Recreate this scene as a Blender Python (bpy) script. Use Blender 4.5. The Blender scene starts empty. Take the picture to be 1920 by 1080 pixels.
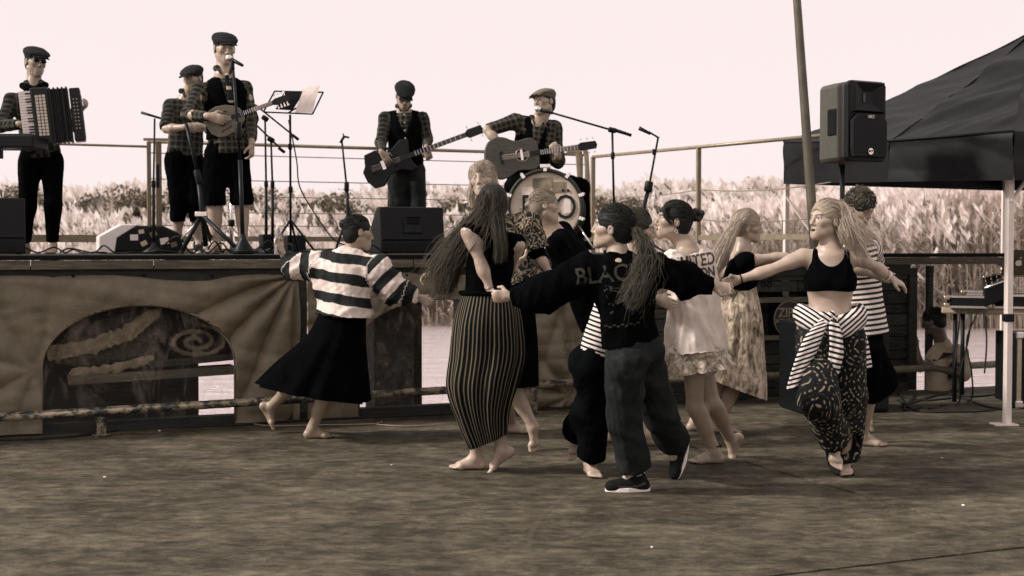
import bpy, math, random
import numpy as np
from mathutils import Vector, Matrix

# ------------------------------------------------------------------ camera, sky, sun
SC = bpy.context.scene
COL = SC.collection
F = 2400.0
CAMZ = 1.35
PITCH = math.atan(75.0 / F)
cam_data = bpy.data.cameras.new("camera")
cam_data.sensor_width = 36.0
cam_data.lens = F / 1920.0 * 36.0
cam_data.clip_start = 0.1
cam_data.clip_end = 2000.0
cam_data.dof.use_dof = True
cam_data.dof.focus_distance = 7.6
cam_data.dof.aperture_fstop = 3.4
cam = bpy.data.objects.new("camera", cam_data)
COL.objects.link(cam)
cam.location = (0, 0, CAMZ)
cam.rotation_euler = (math.radians(90) - PITCH, 0, 0)
SC.camera = cam

SUN_DIR = Vector((-0.80, -0.15, 0.56)).normalized()      # towards the sun
sun_elev = math.asin(SUN_DIR.z)
sun_rot = math.atan2(SUN_DIR.x, SUN_DIR.y)
world = bpy.data.worlds.new("World")
SC.world = world
world.use_nodes = True
wt = world.node_tree
wt.nodes.clear()
w_out = wt.nodes.new("ShaderNodeOutputWorld")
w_sky = wt.nodes.new("ShaderNodeTexSky")
w_sky.sky_type = 'NISHITA'
w_sky.sun_disc = False
w_sky.sun_elevation = sun_elev
w_sky.sun_rotation = sun_rot
w_bw = wt.nodes.new("ShaderNodeRGBToBW")
wt.links.new(w_sky.outputs[0], w_bw.inputs[0])
w_tint = wt.nodes.new("ShaderNodeCombineColor")
for i, k in enumerate((1.0, 0.87, 0.87)):
    m = wt.nodes.new("ShaderNodeMath"); m.operation = 'MULTIPLY'
    m.inputs[1].default_value = k
    wt.links.new(w_bw.outputs[0], m.inputs[0])
    wt.links.new(m.outputs[0], w_tint.inputs[i])
w_bg1 = wt.nodes.new("ShaderNodeBackground")            # the clear part of the sky
w_bg1.inputs[1].default_value = 0.012
wt.links.new(w_tint.outputs[0], w_bg1.inputs[0])
w_bg2 = wt.nodes.new("ShaderNodeBackground")            # even white overcast veil
w_bg2.inputs[0].default_value = (0.98, 0.855, 0.85, 1)
w_bg2.inputs[1].default_value = 0.955
w_add = wt.nodes.new("ShaderNodeAddShader")
wt.links.new(w_bg1.outputs[0], w_add.inputs[0])
wt.links.new(w_bg2.outputs[0], w_add.inputs[1])
wt.links.new(w_add.outputs[0], w_out.inputs[0])

sun_data = bpy.data.lights.new("sun", 'SUN')
sun_data.energy = 4.8
sun_data.angle = math.radians(6)
sun_data.color = (1.0, 0.9, 0.86)
sun = bpy.data.objects.new("sun", sun_data)
COL.objects.link(sun)
sun.rotation_euler = (-SUN_DIR).to_track_quat('-Z', 'Y').to_euler()

SC.view_settings.view_transform = 'Standard'
SC.view_settings.look = 'None'
SC.view_settings.exposure = 0.0
SC.view_settings.gamma = 1.0
SC.view_settings.use_curve_mapping = False
SC.cycles.max_bounces = 6
SC.cycles.transparent_max_bounces = 12

# ------------------------------------------------------------------ picture <-> place
CAM = np.array((0.0, 0.0, CAMZ))
_cf = np.array((0.0, math.cos(PITCH), -math.sin(PITCH)))
_cu = np.array((0.0, math.sin(PITCH), math.cos(PITCH)))
def ray(x, y):
    v = np.array(((x - 960) / F, 0, 0)) + _cf - _cu * ((y - 540) / F)
    return v / v[1]
def P(x, y, d):
    return CAM + ray(x, y) * d
def GR(x, y, z=0.0):
    r = ray(x, y)
    return CAM + r * ((z - CAMZ) / r[2])
def V(*a):
    return np.array(a, dtype=float)
def nrm(v):
    return v / (np.linalg.norm(v) + 1e-12)

# ------------------------------------------------------------------ tones of the toned picture
_TL = [0.0, 0.02, 0.04, 0.09, 0.16, 0.28, 0.5, 0.8]
_TR = [0.80, 0.84, 0.97, 1.13, 1.20, 1.18, 1.19, 1.05]
_TG = [1.0] * 8
_TB = [1.05, 0.97, 0.80, 0.69, 0.66, 0.67, 0.83, 0.97]
def tone(L):
    return (L * np.interp(L, _TL, _TR), L * np.interp(L, _TL, _TG), L * np.interp(L, _TL, _TB), 1.0)

# ------------------------------------------------------------------ material helpers
class NT:
    def __init__(self, name):
        self.m = bpy.data.materials.new(name)
        self.m.use_nodes = True
        self.t = self.m.node_tree
        self.b = self.t.nodes["Principled BSDF"]
        self.out = self.t.nodes["Material Output"]
    def n(self, typ, **kw):
        nd = self.t.nodes.new("ShaderNode" + typ)
        for k, v in kw.items():
            setattr(nd, k, v)
        return nd
    def l(self, a, b):
        self.t.links.new(a, b)
    def math(self, op, a, b=None, c=None):
        nd = self.n("Math", operation=op)
        for i, v in enumerate((a, b, c)):
            if v is None: continue
            if isinstance(v, (int, float)): nd.inputs[i].default_value = v
            else: self.l(v, nd.inputs[i])
        return nd.outputs[0]
    def ramp(self, fac, stops, interp='LINEAR'):
        r = self.n("ValToRGB")
        r.color_ramp.interpolation = interp
        el = r.color_ramp.elements
        while len(el) < len(stops): el.new(0.5)
        for e, (p, c) in zip(el, stops):
            e.position = p
            e.color = c if isinstance(c, tuple) else tone(c)
        self.l(fac, r.inputs[0])
        return r.outputs[0]
    def mix(self, fac, a, b, mode='MIX'):
        nd = self.n("Mix", data_type='RGBA', blend_type=mode)
        for s, v in ((nd.inputs[0], fac), (nd.inputs[6], a), (nd.inputs[7], b)):
            if isinstance(v, (int, float)): s.default_value = v
            elif isinstance(v, tuple): s.default_value = v
            else: self.l(v, s)
        return nd.outputs[2]
    def coords(self, kind='Object', scale=(1, 1, 1), rot=(0, 0, 0)):
        tc = self.n("TexCoord")
        mp = self.n("Mapping")
        mp.inputs['Scale'].default_value = scale
        mp.inputs['Rotation'].default_value = rot
        self.l(tc.outputs[kind], mp.inputs[0])
        return mp.outputs[0]
    def attr(self, name, out='Vector'):
        a = self.n("Attribute", attribute_name=name)
        return a.outputs[out]
    def noise(self, vec, scale, detail=4, rough=0.55, dist=0.0):
        nd = self.n("TexNoise")
        nd.inputs['Scale'].default_value = scale
        nd.inputs['Detail'].default_value = detail
        nd.inputs['Roughness'].default_value = rough
        nd.inputs['Distortion'].default_value = dist
        if vec is not None: self.l(vec, nd.inputs['Vector'])
        return nd.outputs[0]
    def bump(self, h, strength=0.3, dist=0.01):
        b = self.n("Bump")
        b.inputs['Strength'].default_value = strength
        b.inputs['Distance'].default_value = dist
        self.l(h, b.inputs['Height'])
        self.l(b.outputs[0], self.b.inputs['Normal'])
    def color(self, c):
        if isinstance(c, tuple): self.b.inputs['Base Color'].default_value = c
        else: self.l(c, self.b.inputs['Base Color'])
    def set(self, rough=None, metal=None, spec=None, sheen=None):
        if rough is not None: self.b.inputs['Roughness'].default_value = rough
        if metal is not None: self.b.inputs['Metallic'].default_value = metal
        if spec is not None: self.b.inputs['Specular IOR Level'].default_value = spec
        if sheen is not None:
            self.b.inputs['Sheen Weight'].default_value = sheen
            self.b.inputs['Sheen Roughness'].default_value = 0.6

def mul(c, k):
    return (c[0] * k, c[1] * k, c[2] * k, 1.0)

def m_plain(name, L, rough=0.6, var=0.25, scale=14, metal=0.0, bump=0.0, bscale=60, spec=0.4, sheen=None):
    m = NT(name)
    c = m.coords()
    f = m.noise(c, scale, 5, 0.6)
    m.color(m.ramp(f, [(0.25, L * (1 - var)), (0.75, min(L * (1 + var), 0.9))]))
    if L < .04: L_ = 1; spec = min(spec, .16); rough = max(rough, .42)
    m.set(rough, metal, spec, sheen)
    if bump: m.bump(m.noise(c, bscale, 4, 0.6), bump, 0.004)
    return m.m

def m_cloth(name, L, var=0.18, rough=0.95, sheen=None):
    m = NT(name)
    c = m.coords()
    f = m.noise(c, 9, 5, 0.65)
    m.color(m.ramp(f, [(0.3, L * (1 - var)), (0.7, min(L * (1 + var), 0.88))]))
    m.set(rough, 0, 0.015 if L < .02 else 0.06, sheen)
    w = m.noise(m.coords(scale=(1, 1, 0.25)), 220, 2, 0.7)
    g = m.noise(c, 26, 4, 0.6)
    m.bump(m.math('ADD', m.math('MULTIPLY', w, 0.35), g), 0.35, 0.006)
    return m.m

def m_stripe(name, La, Lb, period, duty=0.5, axis=0, soft=0.02, wobble=0.0, rough=0.9):
    """stripes along the cloth's own coordinates (attribute pat: x along, y across, metres)"""
    m = NT(name)
    pat = m.attr("pat")
    sp = m.n("SeparateXYZ"); m.l(pat, sp.inputs[0])
    x = sp.outputs[axis]
    if wobble:
        x = m.math('ADD', x, m.math('MULTIPLY', m.noise(m.coords(), 5, 2), wobble))
    fr = m.math('FRACT', m.math('DIVIDE', x, period))
    a, b = tone(La), tone(Lb)
    col = m.ramp(fr, [(0.0, a), (duty - soft, a), (duty + soft, b), (1 - soft, b), (1.0, a)])
    g = m.noise(m.coords(), 30, 4, 0.6)
    col = m.mix(0.25, col, m.ramp(g, [(0.3, (0.5, 0.5, 0.5, 1)), (0.7, (1, 1, 1, 1))]), 'MULTIPLY')
    m.color(col)
    m.set(rough, 0, 0.06)
    m.bump(g, 0.3, 0.006)
    return m.m

def m_plaid(name, La, Lb, period=0.05, Lc=None):
    La, Lb = La * .65, Lb * .55
    Lc = Lc * .6 if Lc else None
    m = NT(name)
    sp = m.n("SeparateXYZ"); m.l(m.attr("pat"), sp.inputs[0])
    def band(x, per, duty):
        fr = m.math('FRACT', m.math('DIVIDE', x, per))
        return m.math('LESS_THAN', fr, duty)
    s = m.math('MULTIPLY', m.math('ADD', band(sp.outputs[0], period, 0.5), band(sp.outputs[1], period, 0.5)), 0.5)
    fine = m.math('MAXIMUM', band(m.math('ADD', sp.outputs[0], 0.3 * period), period, 0.07),
                  band(m.math('ADD', sp.outputs[1], 0.3 * period), period, 0.07))
    col = m.ramp(s, [(0.0, Lb), (1.0, La)])
    col = m.mix(fine, col, tone(Lc if Lc else Lb * 1.7))
    g = m.noise(m.coords(), 34, 4, 0.6)
    col = m.mix(0.4, col, m.ramp(g, [(0.3, (0.5, 0.5, 0.5, 1)), (0.7, (1, 1, 1, 1))]), 'MULTIPLY')
    m.color(col)
    m.set(0.95, 0, 0.06)
    m.bump(g, 0.35, 0.006)
    return m.m

# ------------------------------------------------------------------ objects
def tag(o, label=None, cat=None, group=None, kind=None):
    if label: o["label"] = label
    if cat: o["category"] = cat
    if group: o["group"] = group
    if kind: o["kind"] = kind
    return o
def empty(name, loc, label, cat, group=None):
    o = bpy.data.objects.new(name, None)
    o.empty_display_size = 0.1
    COL.objects.link(o)
    o.location = tuple(loc)
    return tag(o, label, cat, group)
def link_mesh(name, verts, faces, mat, parent=None, smooth=True, mats=None, midx=None):
    """verts in world space; made local to the parent chain (no rotations there)"""
    verts = np.asarray(verts, dtype=float)
    if parent is not None:
        off = V(0, 0, 0); q = parent
        while q is not None:
            off = off + np.array(q.location); q = q.parent
        verts = verts - off
        loc = (0, 0, 0)
    else:
        c = V((verts[:, 0].min() + verts[:, 0].max()) / 2, (verts[:, 1].min() + verts[:, 1].max()) / 2, verts[:, 2].min())
        verts = verts - c
        loc = tuple(c)
    me = bpy.data.meshes.new(name)
    if isinstance(faces, np.ndarray):
        n = len(faces); k = faces.shape[1]
        me.vertices.add(len(verts)); me.loops.add(n * k); me.polygons.add(n)
        me.vertices.foreach_set("co", verts.astype(np.float32).ravel())
        me.loops.foreach_set("vertex_index", faces.astype(np.int32).ravel())
        me.polygons.foreach_set("loop_start", np.arange(0, n * k, k, dtype=np.int32))
        me.update(calc_edges=True)
    else:
        me.from_pydata([tuple(v) for v in verts], [], faces)
        me.update()
    for mm in (mats or [mat]):
        me.materials.append(mm)
    if midx is not None:
        me.polygons.foreach_set("material_index", np.asarray(midx, dtype=np.int32))
    if smooth:
        me.polygons.foreach_set("use_smooth", np.ones(len(me.polygons), dtype=bool))
    o = bpy.data.objects.new(name, me)
    COL.objects.link(o)
    o.location = loc
    if parent is not None: o.parent = parent
    return o
def set_vec(o, name, arr):
    a = o.data.attributes.new(name, 'FLOAT_VECTOR', 'POINT')
    a.data.foreach_set("vector", np.asarray(arr, dtype=np.float32).ravel())
def set_col(o, name, arr):
    a = o.data.attributes.new(name, 'FLOAT_COLOR', 'POINT')
    c = np.ones((len(arr), 4), dtype=np.float32); c[:, :3] = np.asarray(arr)[:, :3]
    a.data.foreach_set("color", c.ravel())

class MB:
    """collects primitive shapes in world space into one mesh"""
    def __init__(self):
        self.v = []; self.f = []
    def add(self, vs, fs):
        n = len(self.v)
        self.v += [tuple(v) for v in vs]
        self.f += [tuple(i + n for i in f) for f in fs]
        return self
    def box(self, c, ax, ay, az, sx, sy, sz):
        """centre, three unit axes, full sizes"""
        c = np.asarray(c, float)
        vs = []
        for k in (-.5, .5):
            for j in (-.5, .5):
                for i in (-.5, .5):
                    vs.append(c + np.asarray(ax) * i * sx + np.asarray(ay) * j * sy + np.asarray(az) * k * sz)
        return self.add(vs, [(0, 2, 3, 1), (4, 5, 7, 6), (0, 1, 5, 4), (2, 6, 7, 3), (0, 4, 6, 2), (1, 3, 7, 5)])
    def bar(self, a, b, w, t, up=(0, 0, 1)):
        a = np.asarray(a, float); b = np.asarray(b, float)
        x = nrm(b - a); y = nrm(np.cross(np.asarray(up, float), x)); z = np.cross(x, y)
        return self.box((a + b) / 2, x, y, z, np.linalg.norm(b - a), w, t)
    def tube(self, pts, r, seg=8, cap=True, flat=None):
        pts = [np.asarray(p, float) for p in pts]
        n = len(pts)
        rs = r if hasattr(r, '__len__') else [r] * n
        t0 = nrm(pts[1] - pts[0])
        up = V(0, 0, 1) if abs(t0[2]) < 0.9 else V(1, 0, 0)
        x = nrm(np.cross(up, t0))
        vs = []; fs = []
        for i, p in enumerate(pts):
            t = nrm(pts[min(i + 1, n - 1)] - pts[max(i - 1, 0)])
            x = nrm(x - t * np.dot(x, t)); y = np.cross(t, x)
            for k in range(seg):
                a = 2 * math.pi * k / seg
                vs.append(p + (x * math.cos(a) + y * math.sin(a)) * rs[i])
        for i in range(n - 1):
            for k in range(seg):
                k2 = (k + 1) % seg
                fs.append((i * seg + k, i * seg + k2, (i + 1) * seg + k2, (i + 1) * seg + k))
        if cap:
            fs.append(tuple(reversed(range(seg))))
            fs.append(tuple((n - 1) * seg + k for k in range(seg)))
        return self.add(vs, fs)
    def prism(self, outline, c, ax, ay, t):
        """outline in the (ax, ay) plane, extruded along ax x ay by t (centred)"""
        c = np.asarray(c, float); ax = np.asarray(ax, float); ay = np.asarray(ay, float)
        az = np.cross(ax, ay); n = len(outline)
        vs = [c + ax * x + ay * y - az * t / 2 for x, y in outline] + [c + ax * x + ay * y + az * t / 2 for x, y in outline]
        fs = [tuple(reversed(range(n))), tuple(range(n, 2 * n))]
        for i in range(n):
            j = (i + 1) % n
            fs.append((i, j, n + j, n + i))
        return self.add(vs, fs)
    def ring(self, c, ax, ay, rx, ry, r, seg=40, s2=8):
        c = np.asarray(c, float); ax = np.asarray(ax, float); ay = np.asarray(ay, float); az = np.cross(ax, ay)
        vs = []; fs = []
        for i in range(seg):
            a = 2 * math.pi * i / seg
            o = ax * math.cos(a) * rx + ay * math.sin(a) * ry; d = nrm(o)
            for k in range(s2):
                b = 2 * math.pi * k / s2
                vs.append(c + o + (d * math.cos(b) + az * math.sin(b)) * r)
        for i in range(seg):
            for k in range(s2):
                i2 = (i + 1) % seg; k2 = (k + 1) % s2
                fs.append((i * s2 + k, i2 * s2 + k, i2 * s2 + k2, i * s2 + k2))
        return self.add(vs, fs)
    def lathe(self, c, axis, prof, seg=20):
        """prof = (along, radius) pairs"""
        axis = nrm(np.asarray(axis, float)); c = np.asarray(c, float)
        pts = [c + axis * a for a, _ in prof]
        up = V(0, 0, 1) if abs(axis[2]) < 0.9 else V(1, 0, 0)
        x = nrm(np.cross(up, axis)); y = np.cross(axis, x)
        vs = []; fs = []; n = len(prof)
        for p, (_, r) in zip(pts, prof):
            for k in range(seg):
                a = 2 * math.pi * k / seg
                vs.append(p + (x * math.cos(a) + y * math.sin(a)) * max(r, 1e-4))
        for i in range(n - 1):
            for k in range(seg):
                k2 = (k + 1) % seg
                fs.append((i * seg + k, i * seg + k2, (i + 1) * seg + k2, (i + 1) * seg + k))
        fs.append(tuple(reversed(range(seg)))); fs.append(tuple((n - 1) * seg + k for k in range(seg)))
        return self.add(vs, fs)
    def build(self, name, mat, parent=None, bevel=0.0, smooth=False):
        o = link_mesh(name, self.v, self.f, mat, parent, smooth=smooth)
        if bevel:
            b = o.modifiers.new("bevel", 'BEVEL'); b.width = bevel; b.segments = 2; b.limit_method = 'ANGLE'
            b.angle_limit = math.radians(40)
        if smooth == 'auto' or smooth is False:
            pass
        return o

def text_part(name, s, c, ax, ay, size, mat, parent, align='CENTER', depth=0.0012, bold=False, squash=1.0):
    """flat lettering, turned into a mesh standing at c with reading direction ax and up ay"""
    cu = bpy.data.curves.new(name + "_curve", 'FONT')
    cu.body = s; cu.size = size; cu.align_x = align; cu.align_y = 'CENTER'; cu.extrude = depth
    cu.resolution_u = 3
    if bold: cu.offset = size * 0.015
    tmp = bpy.data.objects.new(name + "_tmp", cu); COL.objects.link(tmp)
    dg = bpy.context.evaluated_depsgraph_get()
    me = bpy.data.meshes.new_from_object(tmp.evaluated_get(dg))
    vs = np.array([v.co[:] for v in me.vertices]); fs = [tuple(p.vertices) for p in me.polygons]
    bpy.data.objects.remove(tmp)
    bpy.data.meshes.remove(me)
    ax = nrm(np.asarray(ax, float)); ay = nrm(np.asarray(ay, float)); az = np.cross(ax, ay)
    w = np.asarray(c, float) + vs[:, :1] * ax * squash + vs[:, 1:2] * ay + vs[:, 2:3] * az
    return link_mesh(name, w, fs, mat, parent, smooth=False)

# ------------------------------------------------------------------ distance-field modelling
class Fld:
    """smooth union of tapered capsules and ellipsoids, turned into one continuous skin"""
    def __init__(self):
        self.p = []
    def cone(self, a, b, r1, r2, k=0.02, flat=None, fs=1.0, op='u', tag=None):
        a = np.asarray(a, float); b = np.asarray(b, float)
        self.p.append(('c', a, b, r1, r2, k, None if flat is None else nrm(np.asarray(flat, float)), fs, op, tag))
        return self
    def ell(self, c, R, r, k=0.02, op='u', tag=None):
        self.p.append(('e', np.asarray(c, float), np.asarray(R, float), np.asarray(r, float), 0, k, None, 1, op, tag))
        return self
    def bounds(self, pr):
        if pr[0] == 'c':
            m = max(pr[3], pr[4]) * max(1, pr[7])
            return np.minimum(pr[1], pr[2]) - m, np.maximum(pr[1], pr[2]) + m
        m = pr[3].max()
        ext = np.sqrt(((pr[2].T * pr[3]) ** 2).sum(1))
        return pr[1] - ext, pr[1] + ext
    def dist(self, pr, X, Y, Z):
        if pr[0] == 'c':
            a, b, r1, r2, flat, s = pr[1], pr[2], pr[3], pr[4], pr[6], pr[7]
            px, py, pz = X - a[0], Y - a[1], Z - a[2]
            ba = b - a
            if flat is not None:
                q = (px * flat[0] + py * flat[1] + pz * flat[2]) * (1 / s - 1)
                px = px + q * flat[0]; py = py + q * flat[1]; pz = pz + q * flat[2]
                ba = ba + (1 / s - 1) * np.dot(ba, flat) * flat
            L2 = max(np.dot(ba, ba), 1e-9)
            h = np.clip((px * ba[0] + py * ba[1] + pz * ba[2]) / L2, 0, 1)
            d = np.sqrt((px - h * ba[0]) ** 2 + (py - h * ba[1]) ** 2 + (pz - h * ba[2]) ** 2) - (r1 + (r2 - r1) * h)
            return d
        c, R, r = pr[1], pr[2], pr[3]
        px, py, pz = X - c[0], Y - c[1], Z - c[2]
        u = (px * R[0, 0] + py * R[0, 1] + pz * R[0, 2])
        v = (px * R[1, 0] + py * R[1, 1] + pz * R[1, 2])
        w = (px * R[2, 0] + py * R[2, 1] + pz * R[2, 2])
        k0 = np.sqrt((u / r[0]) ** 2 + (v / r[1]) ** 2 + (w / r[2]) ** 2)
        k1 = np.sqrt((u / r[0] ** 2) ** 2 + (v / r[1] ** 2) ** 2 + (w / r[2] ** 2) ** 2) + 1e-9
        return k0 * (k0 - 1) / k1
    def mesh(self, h=0.011, fine=None, hf=0.0045, smooth=1):
        lo = V(9e9, 9e9, 9e9); hi = -lo
        for pr in self.p:
            if pr[8] != 'u': continue
            a, b = self.bounds(pr); lo = np.minimum(lo, a); hi = np.maximum(hi, b)
        lo -= 0.03; hi += 0.03
        ax = []
        for i in range(3):
            xs = [lo[i]]
            while xs[-1] < hi[i]:
                x = xs[-1]
                st = h
                for (c, r) in (fine or []):
                    if c[i] - r < x < c[i] + r: st = hf; break
                xs.append(x + st)
            ax.append(np.array(xs))
        f = np.full([len(a) for a in ax], 1.0, dtype=np.float32)
        for pr in self.p:
            a, b = self.bounds(pr); pad = pr[5] + 2.2 * h
            sl = []
            for i in range(3):
                i0 = np.searchsorted(ax[i], a[i] - pad); i1 = np.searchsorted(ax[i], b[i] + pad)
                sl.append(slice(max(i0, 0), max(i1, 0)))
            X = ax[0][sl[0]][:, None, None]; Y = ax[1][sl[1]][None, :, None]; Z = ax[2][sl[2]][None, None, :]
            if X.size == 0 or Y.size == 0 or Z.size == 0: continue
            d = self.dist(pr, X, Y, Z).astype(np.float32)
            g = f[sl[0], sl[1], sl[2]]
            k = max(pr[5], 1e-4)
            if pr[8] == 'u':
                t = np.clip(0.5 + 0.5 * (g - d) / k, 0, 1)
                r = g + (d - g) * t - k * t * (1 - t)
            else:
                t = np.clip(0.5 - 0.5 * (-d - g) / k, 0, 1)   # smooth subtraction: max(g, -d)
                r = (-d) + (g + d) * t + k * t * (1 - t)
            f[sl[0], sl[1], sl[2]] = r
        return nets(f, ax, smooth)

def nets(f, ax, smooth=1):
    s = f < 0
    n = np.array(f.shape)
    cn = n - 1
    ids = []; pos = []; quads = []
    for d in range(3):
        sa = [slice(None)] * 3; sb = [slice(None)] * 3
        sa[d] = slice(0, -1); sb[d] = slice(1, None)
        A = s[tuple(sa)]; B = s[tuple(sb)]
        idx = np.argwhere(A != B)
        o1, o2 = [(1, 2), (2, 0), (0, 1)][d]
        ok = (idx[:, o1] > 0) & (idx[:, o2] > 0) & (idx[:, o1] < n[o1] - 1) & (idx[:, o2] < n[o2] - 1)
        idx = idx[ok]
        j = idx.copy(); j[:, d] += 1
        f0 = f[idx[:, 0], idx[:, 1], idx[:, 2]]; f1 = f[j[:, 0], j[:, 1], j[:, 2]]
        t = (f0 / (f0 - f1))
        p = np.stack([ax[0][idx[:, 0]], ax[1][idx[:, 1]], ax[2][idx[:, 2]]], 1)
        p[:, d] = ax[d][idx[:, d]] * (1 - t) + ax[d][j[:, d]] * t
        cs = []
        for (a, b) in ((-1, -1), (0, -1), (0, 0), (-1, 0)):
            c = idx.copy(); c[:, o1] += a; c[:, o2] += b
            lin = (c[:, 0] * cn[1] + c[:, 1]) * cn[2] + c[:, 2]
            cs.append(lin); ids.append(lin); pos.append(p)
        q = np.stack(cs, 1)
        flip = f0 > 0
        q[flip] = q[flip][:, ::-1]
        quads.append(q)
    ids = np.concatenate(ids); pos = np.concatenate(pos); quads = np.concatenate(quads)
    u, inv = np.unique(ids, return_inverse=True)
    cnt = np.bincount(inv)
    v = np.stack([np.bincount(inv, pos[:, i]) / cnt for i in range(3)], 1)
    q = np.searchsorted(u, quads)
    for _ in range(smooth):
        v = lap(v, q, 0.5)
    return v, q

def lap(v, q, w):
    e = np.concatenate([q[:, [0, 1]], q[:, [1, 2]], q[:, [2, 3]], q[:, [3, 0]]])
    n = len(v)
    c = np.bincount(e[:, 0], minlength=n) + np.bincount(e[:, 1], minlength=n)
    m = np.stack([np.bincount(e[:, 0], v[e[:, 1], i], n) + np.bincount(e[:, 1], v[e[:, 0], i], n) for i in range(3)], 1)
    m /= np.maximum(c, 1)[:, None]
    return v * (1 - w) + m * w

def normals(v, q):
    n = np.cross(v[q[:, 2]] - v[q[:, 0]], v[q[:, 3]] - v[q[:, 1]])
    out = np.zeros_like(v)
    for k in range(4):
        for i in range(3):
            out[:, i] += np.bincount(q[:, k], n[:, i], len(v))
    return out / (np.linalg.norm(out, axis=1, keepdims=True) + 1e-12)

def wrinkle(p, seed, fx, fy, fz):
    """cheap smooth noise, about -1..1"""
    r = np.random.RandomState(seed)
    q = p * np.array((fx, fy, fz))
    s = np.zeros(len(p))
    wob = np.stack([np.sin(q @ r.randn(3) * 0.55 + r.rand() * 6) for _ in range(3)], 1) * 1.1
    q = q + wob
    for i in range(5):
        a = r.randn(3) * (0.8 + 0.35 * i)
        s += (1 - 2 * np.abs(np.sin(q @ a + r.rand() * 6))) / (1 + 0.45 * i)
    return s / 2.6

# ================================================================== PEOPLE
def solve(par, x, y, L, sgn):
    """the point seen at (x, y) that lies L away from par; sgn -1 nearer, +1 farther, 0 same depth"""
    r = ray(x, y)
    if sgn == 0:
        return CAM + r * (par[1])
    o = CAM - par
    a = r @ r; b = 2 * (o @ r); c = o @ o - L * L
    D = b * b - 4 * a * c
    if D <= 0: t = -b / (2 * a)
    else: t = (-b + sgn * math.sqrt(D)) / (2 * a)
    return CAM + r * t

class Sk: pass
def frame(yaw, pitch=0, roll=0):
    """columns right, forward, up; yaw 0 looks at the camera, +90 to picture right"""
    a = math.radians(yaw)
    f = V(math.sin(a), -math.cos(a), 0); u = V(0, 0, 1)
    r = np.cross(f, u)
    p = math.radians(pitch)
    f2 = f * math.cos(p) + u * math.sin(p); u2 = u * math.cos(p) - f * math.sin(p)
    q = math.radians(roll)
    r3 = r * math.cos(q) + u2 * math.sin(q); u3 = u2 * math.cos(q) - r * math.sin(q)
    return r3, f2, u3

def make_sk(d, s, sex, pel, neck, head, pyaw, cyaw, hrot, R, L, RL, LL, base_z=0.0, curl=(0.5, 0.5), shw=None):
    """pel/neck/head = (x, y, depth offset); R, L = arm dicts; RL, LL = leg dicts (anatomical right, left)"""
    k = Sk(); k.s = s; k.sex = sex; k.d = d; k.base_z = base_z
    k.Pel = P(pel[0], pel[1], d + pel[2]); k.N = P(neck[0], neck[1], d + neck[2]); k.H = P(head[0], head[1], d + head[2])
    k.U = nrm(k.N - k.Pel)
    def fr(yaw):
        r, f, u = frame(yaw)
        r = nrm(r - k.U * (r @ k.U)); f = np.cross(k.U, r)
        return r, f
    k.pr, k.pf = fr(pyaw); k.cr, k.cf = fr(cyaw)
    k.hr, k.hf, k.hu = frame(*hrot)
    w = (0.185 if sex == 'm' else 0.158) * s if shw is None else shw
    for side, arm, leg, sg, cu in (('R', R, RL, 1, curl[0]), ('L', L, LL, -1, curl[1])):
        S = k.N + k.cr * sg * w - k.U * 0.055 * s
        if 's' in arm: S = P(arm['s'][0], arm['s'][1], S[1] + (arm['s'][2] if len(arm['s']) > 2 else 0))
        e = arm['e']; E = solve(S, e[0], e[1], 0.29 * s, e[2])
        wv = arm['w']; W = solve(E, wv[0], wv[1], 0.25 * s, wv[2])
        if 'h' in arm: hd = nrm(solve(W, arm['h'][0], arm['h'][1], 0.09 * s, arm['h'][2]) - W)
        else: hd = nrm(W - E)
        pn = np.asarray(arm.get('n', -k.cr * sg), float)
        pn = nrm(pn - hd * (pn @ hd))
        th = np.cross(hd, pn) * sg
        setattr(k, 'S' + side, S); setattr(k, 'E' + side, E); setattr(k, 'W' + side, W)
        setattr(k, 'hd' + side, hd); setattr(k, 'pn' + side, pn); setattr(k, 'th' + side, th); setattr(k, 'cu' + side, arm.get('curl', cu))
        Hp = k.Pel + k.pr * sg * 0.088 * s - k.U * 0.05 * s
        if 'hip' in leg: Hp = P(leg['hip'][0], leg['hip'][1], Hp[1])
        if 'g' in leg:
            g = GR(leg['g'][0], leg['g'][1], base_z) if base_z == 0 else P(leg['g'][0], 540, d + (leg['g'][2] if len(leg['g']) > 2 else 0))
            A = V(g[0], g[1], base_z + 0.078 * s)
            kn = leg['k']; K = P(kn[0], kn[1], (Hp[1] + A[1]) / 2 + (kn[2] if len(kn) > 2 else 0) * 0.16)
        else:
            kn = leg['k']; K = solve(Hp, kn[0], kn[1], 0.42 * s, kn[2])
            a_ = leg['a']; A = solve(K, a_[0], a_[1], 0.40 * s, a_[2])
        fy, fp = leg.get('f', (pyaw, 0))
        fr_, ff, fu = frame(fy, fp)
        setattr(k, 'P' + side, Hp); setattr(k, 'K' + side, K); setattr(k, 'A' + side, A)
        setattr(k, 'ff' + side, ff); setattr(k, 'fu' + side, fu); setattr(k, 'fr' + side, fr_)
    g = (k.AR + k.AL) / 2
    k.base = V(g[0], g[1], base_z)
    k.flooroff = 0
    return k

def hl(k, x, y, z):
    """head-local metres to world"""
    q = 1.0 * k.hs
    return k.H + (k.hr * x + k.hf * y + k.hu * z) * q

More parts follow.
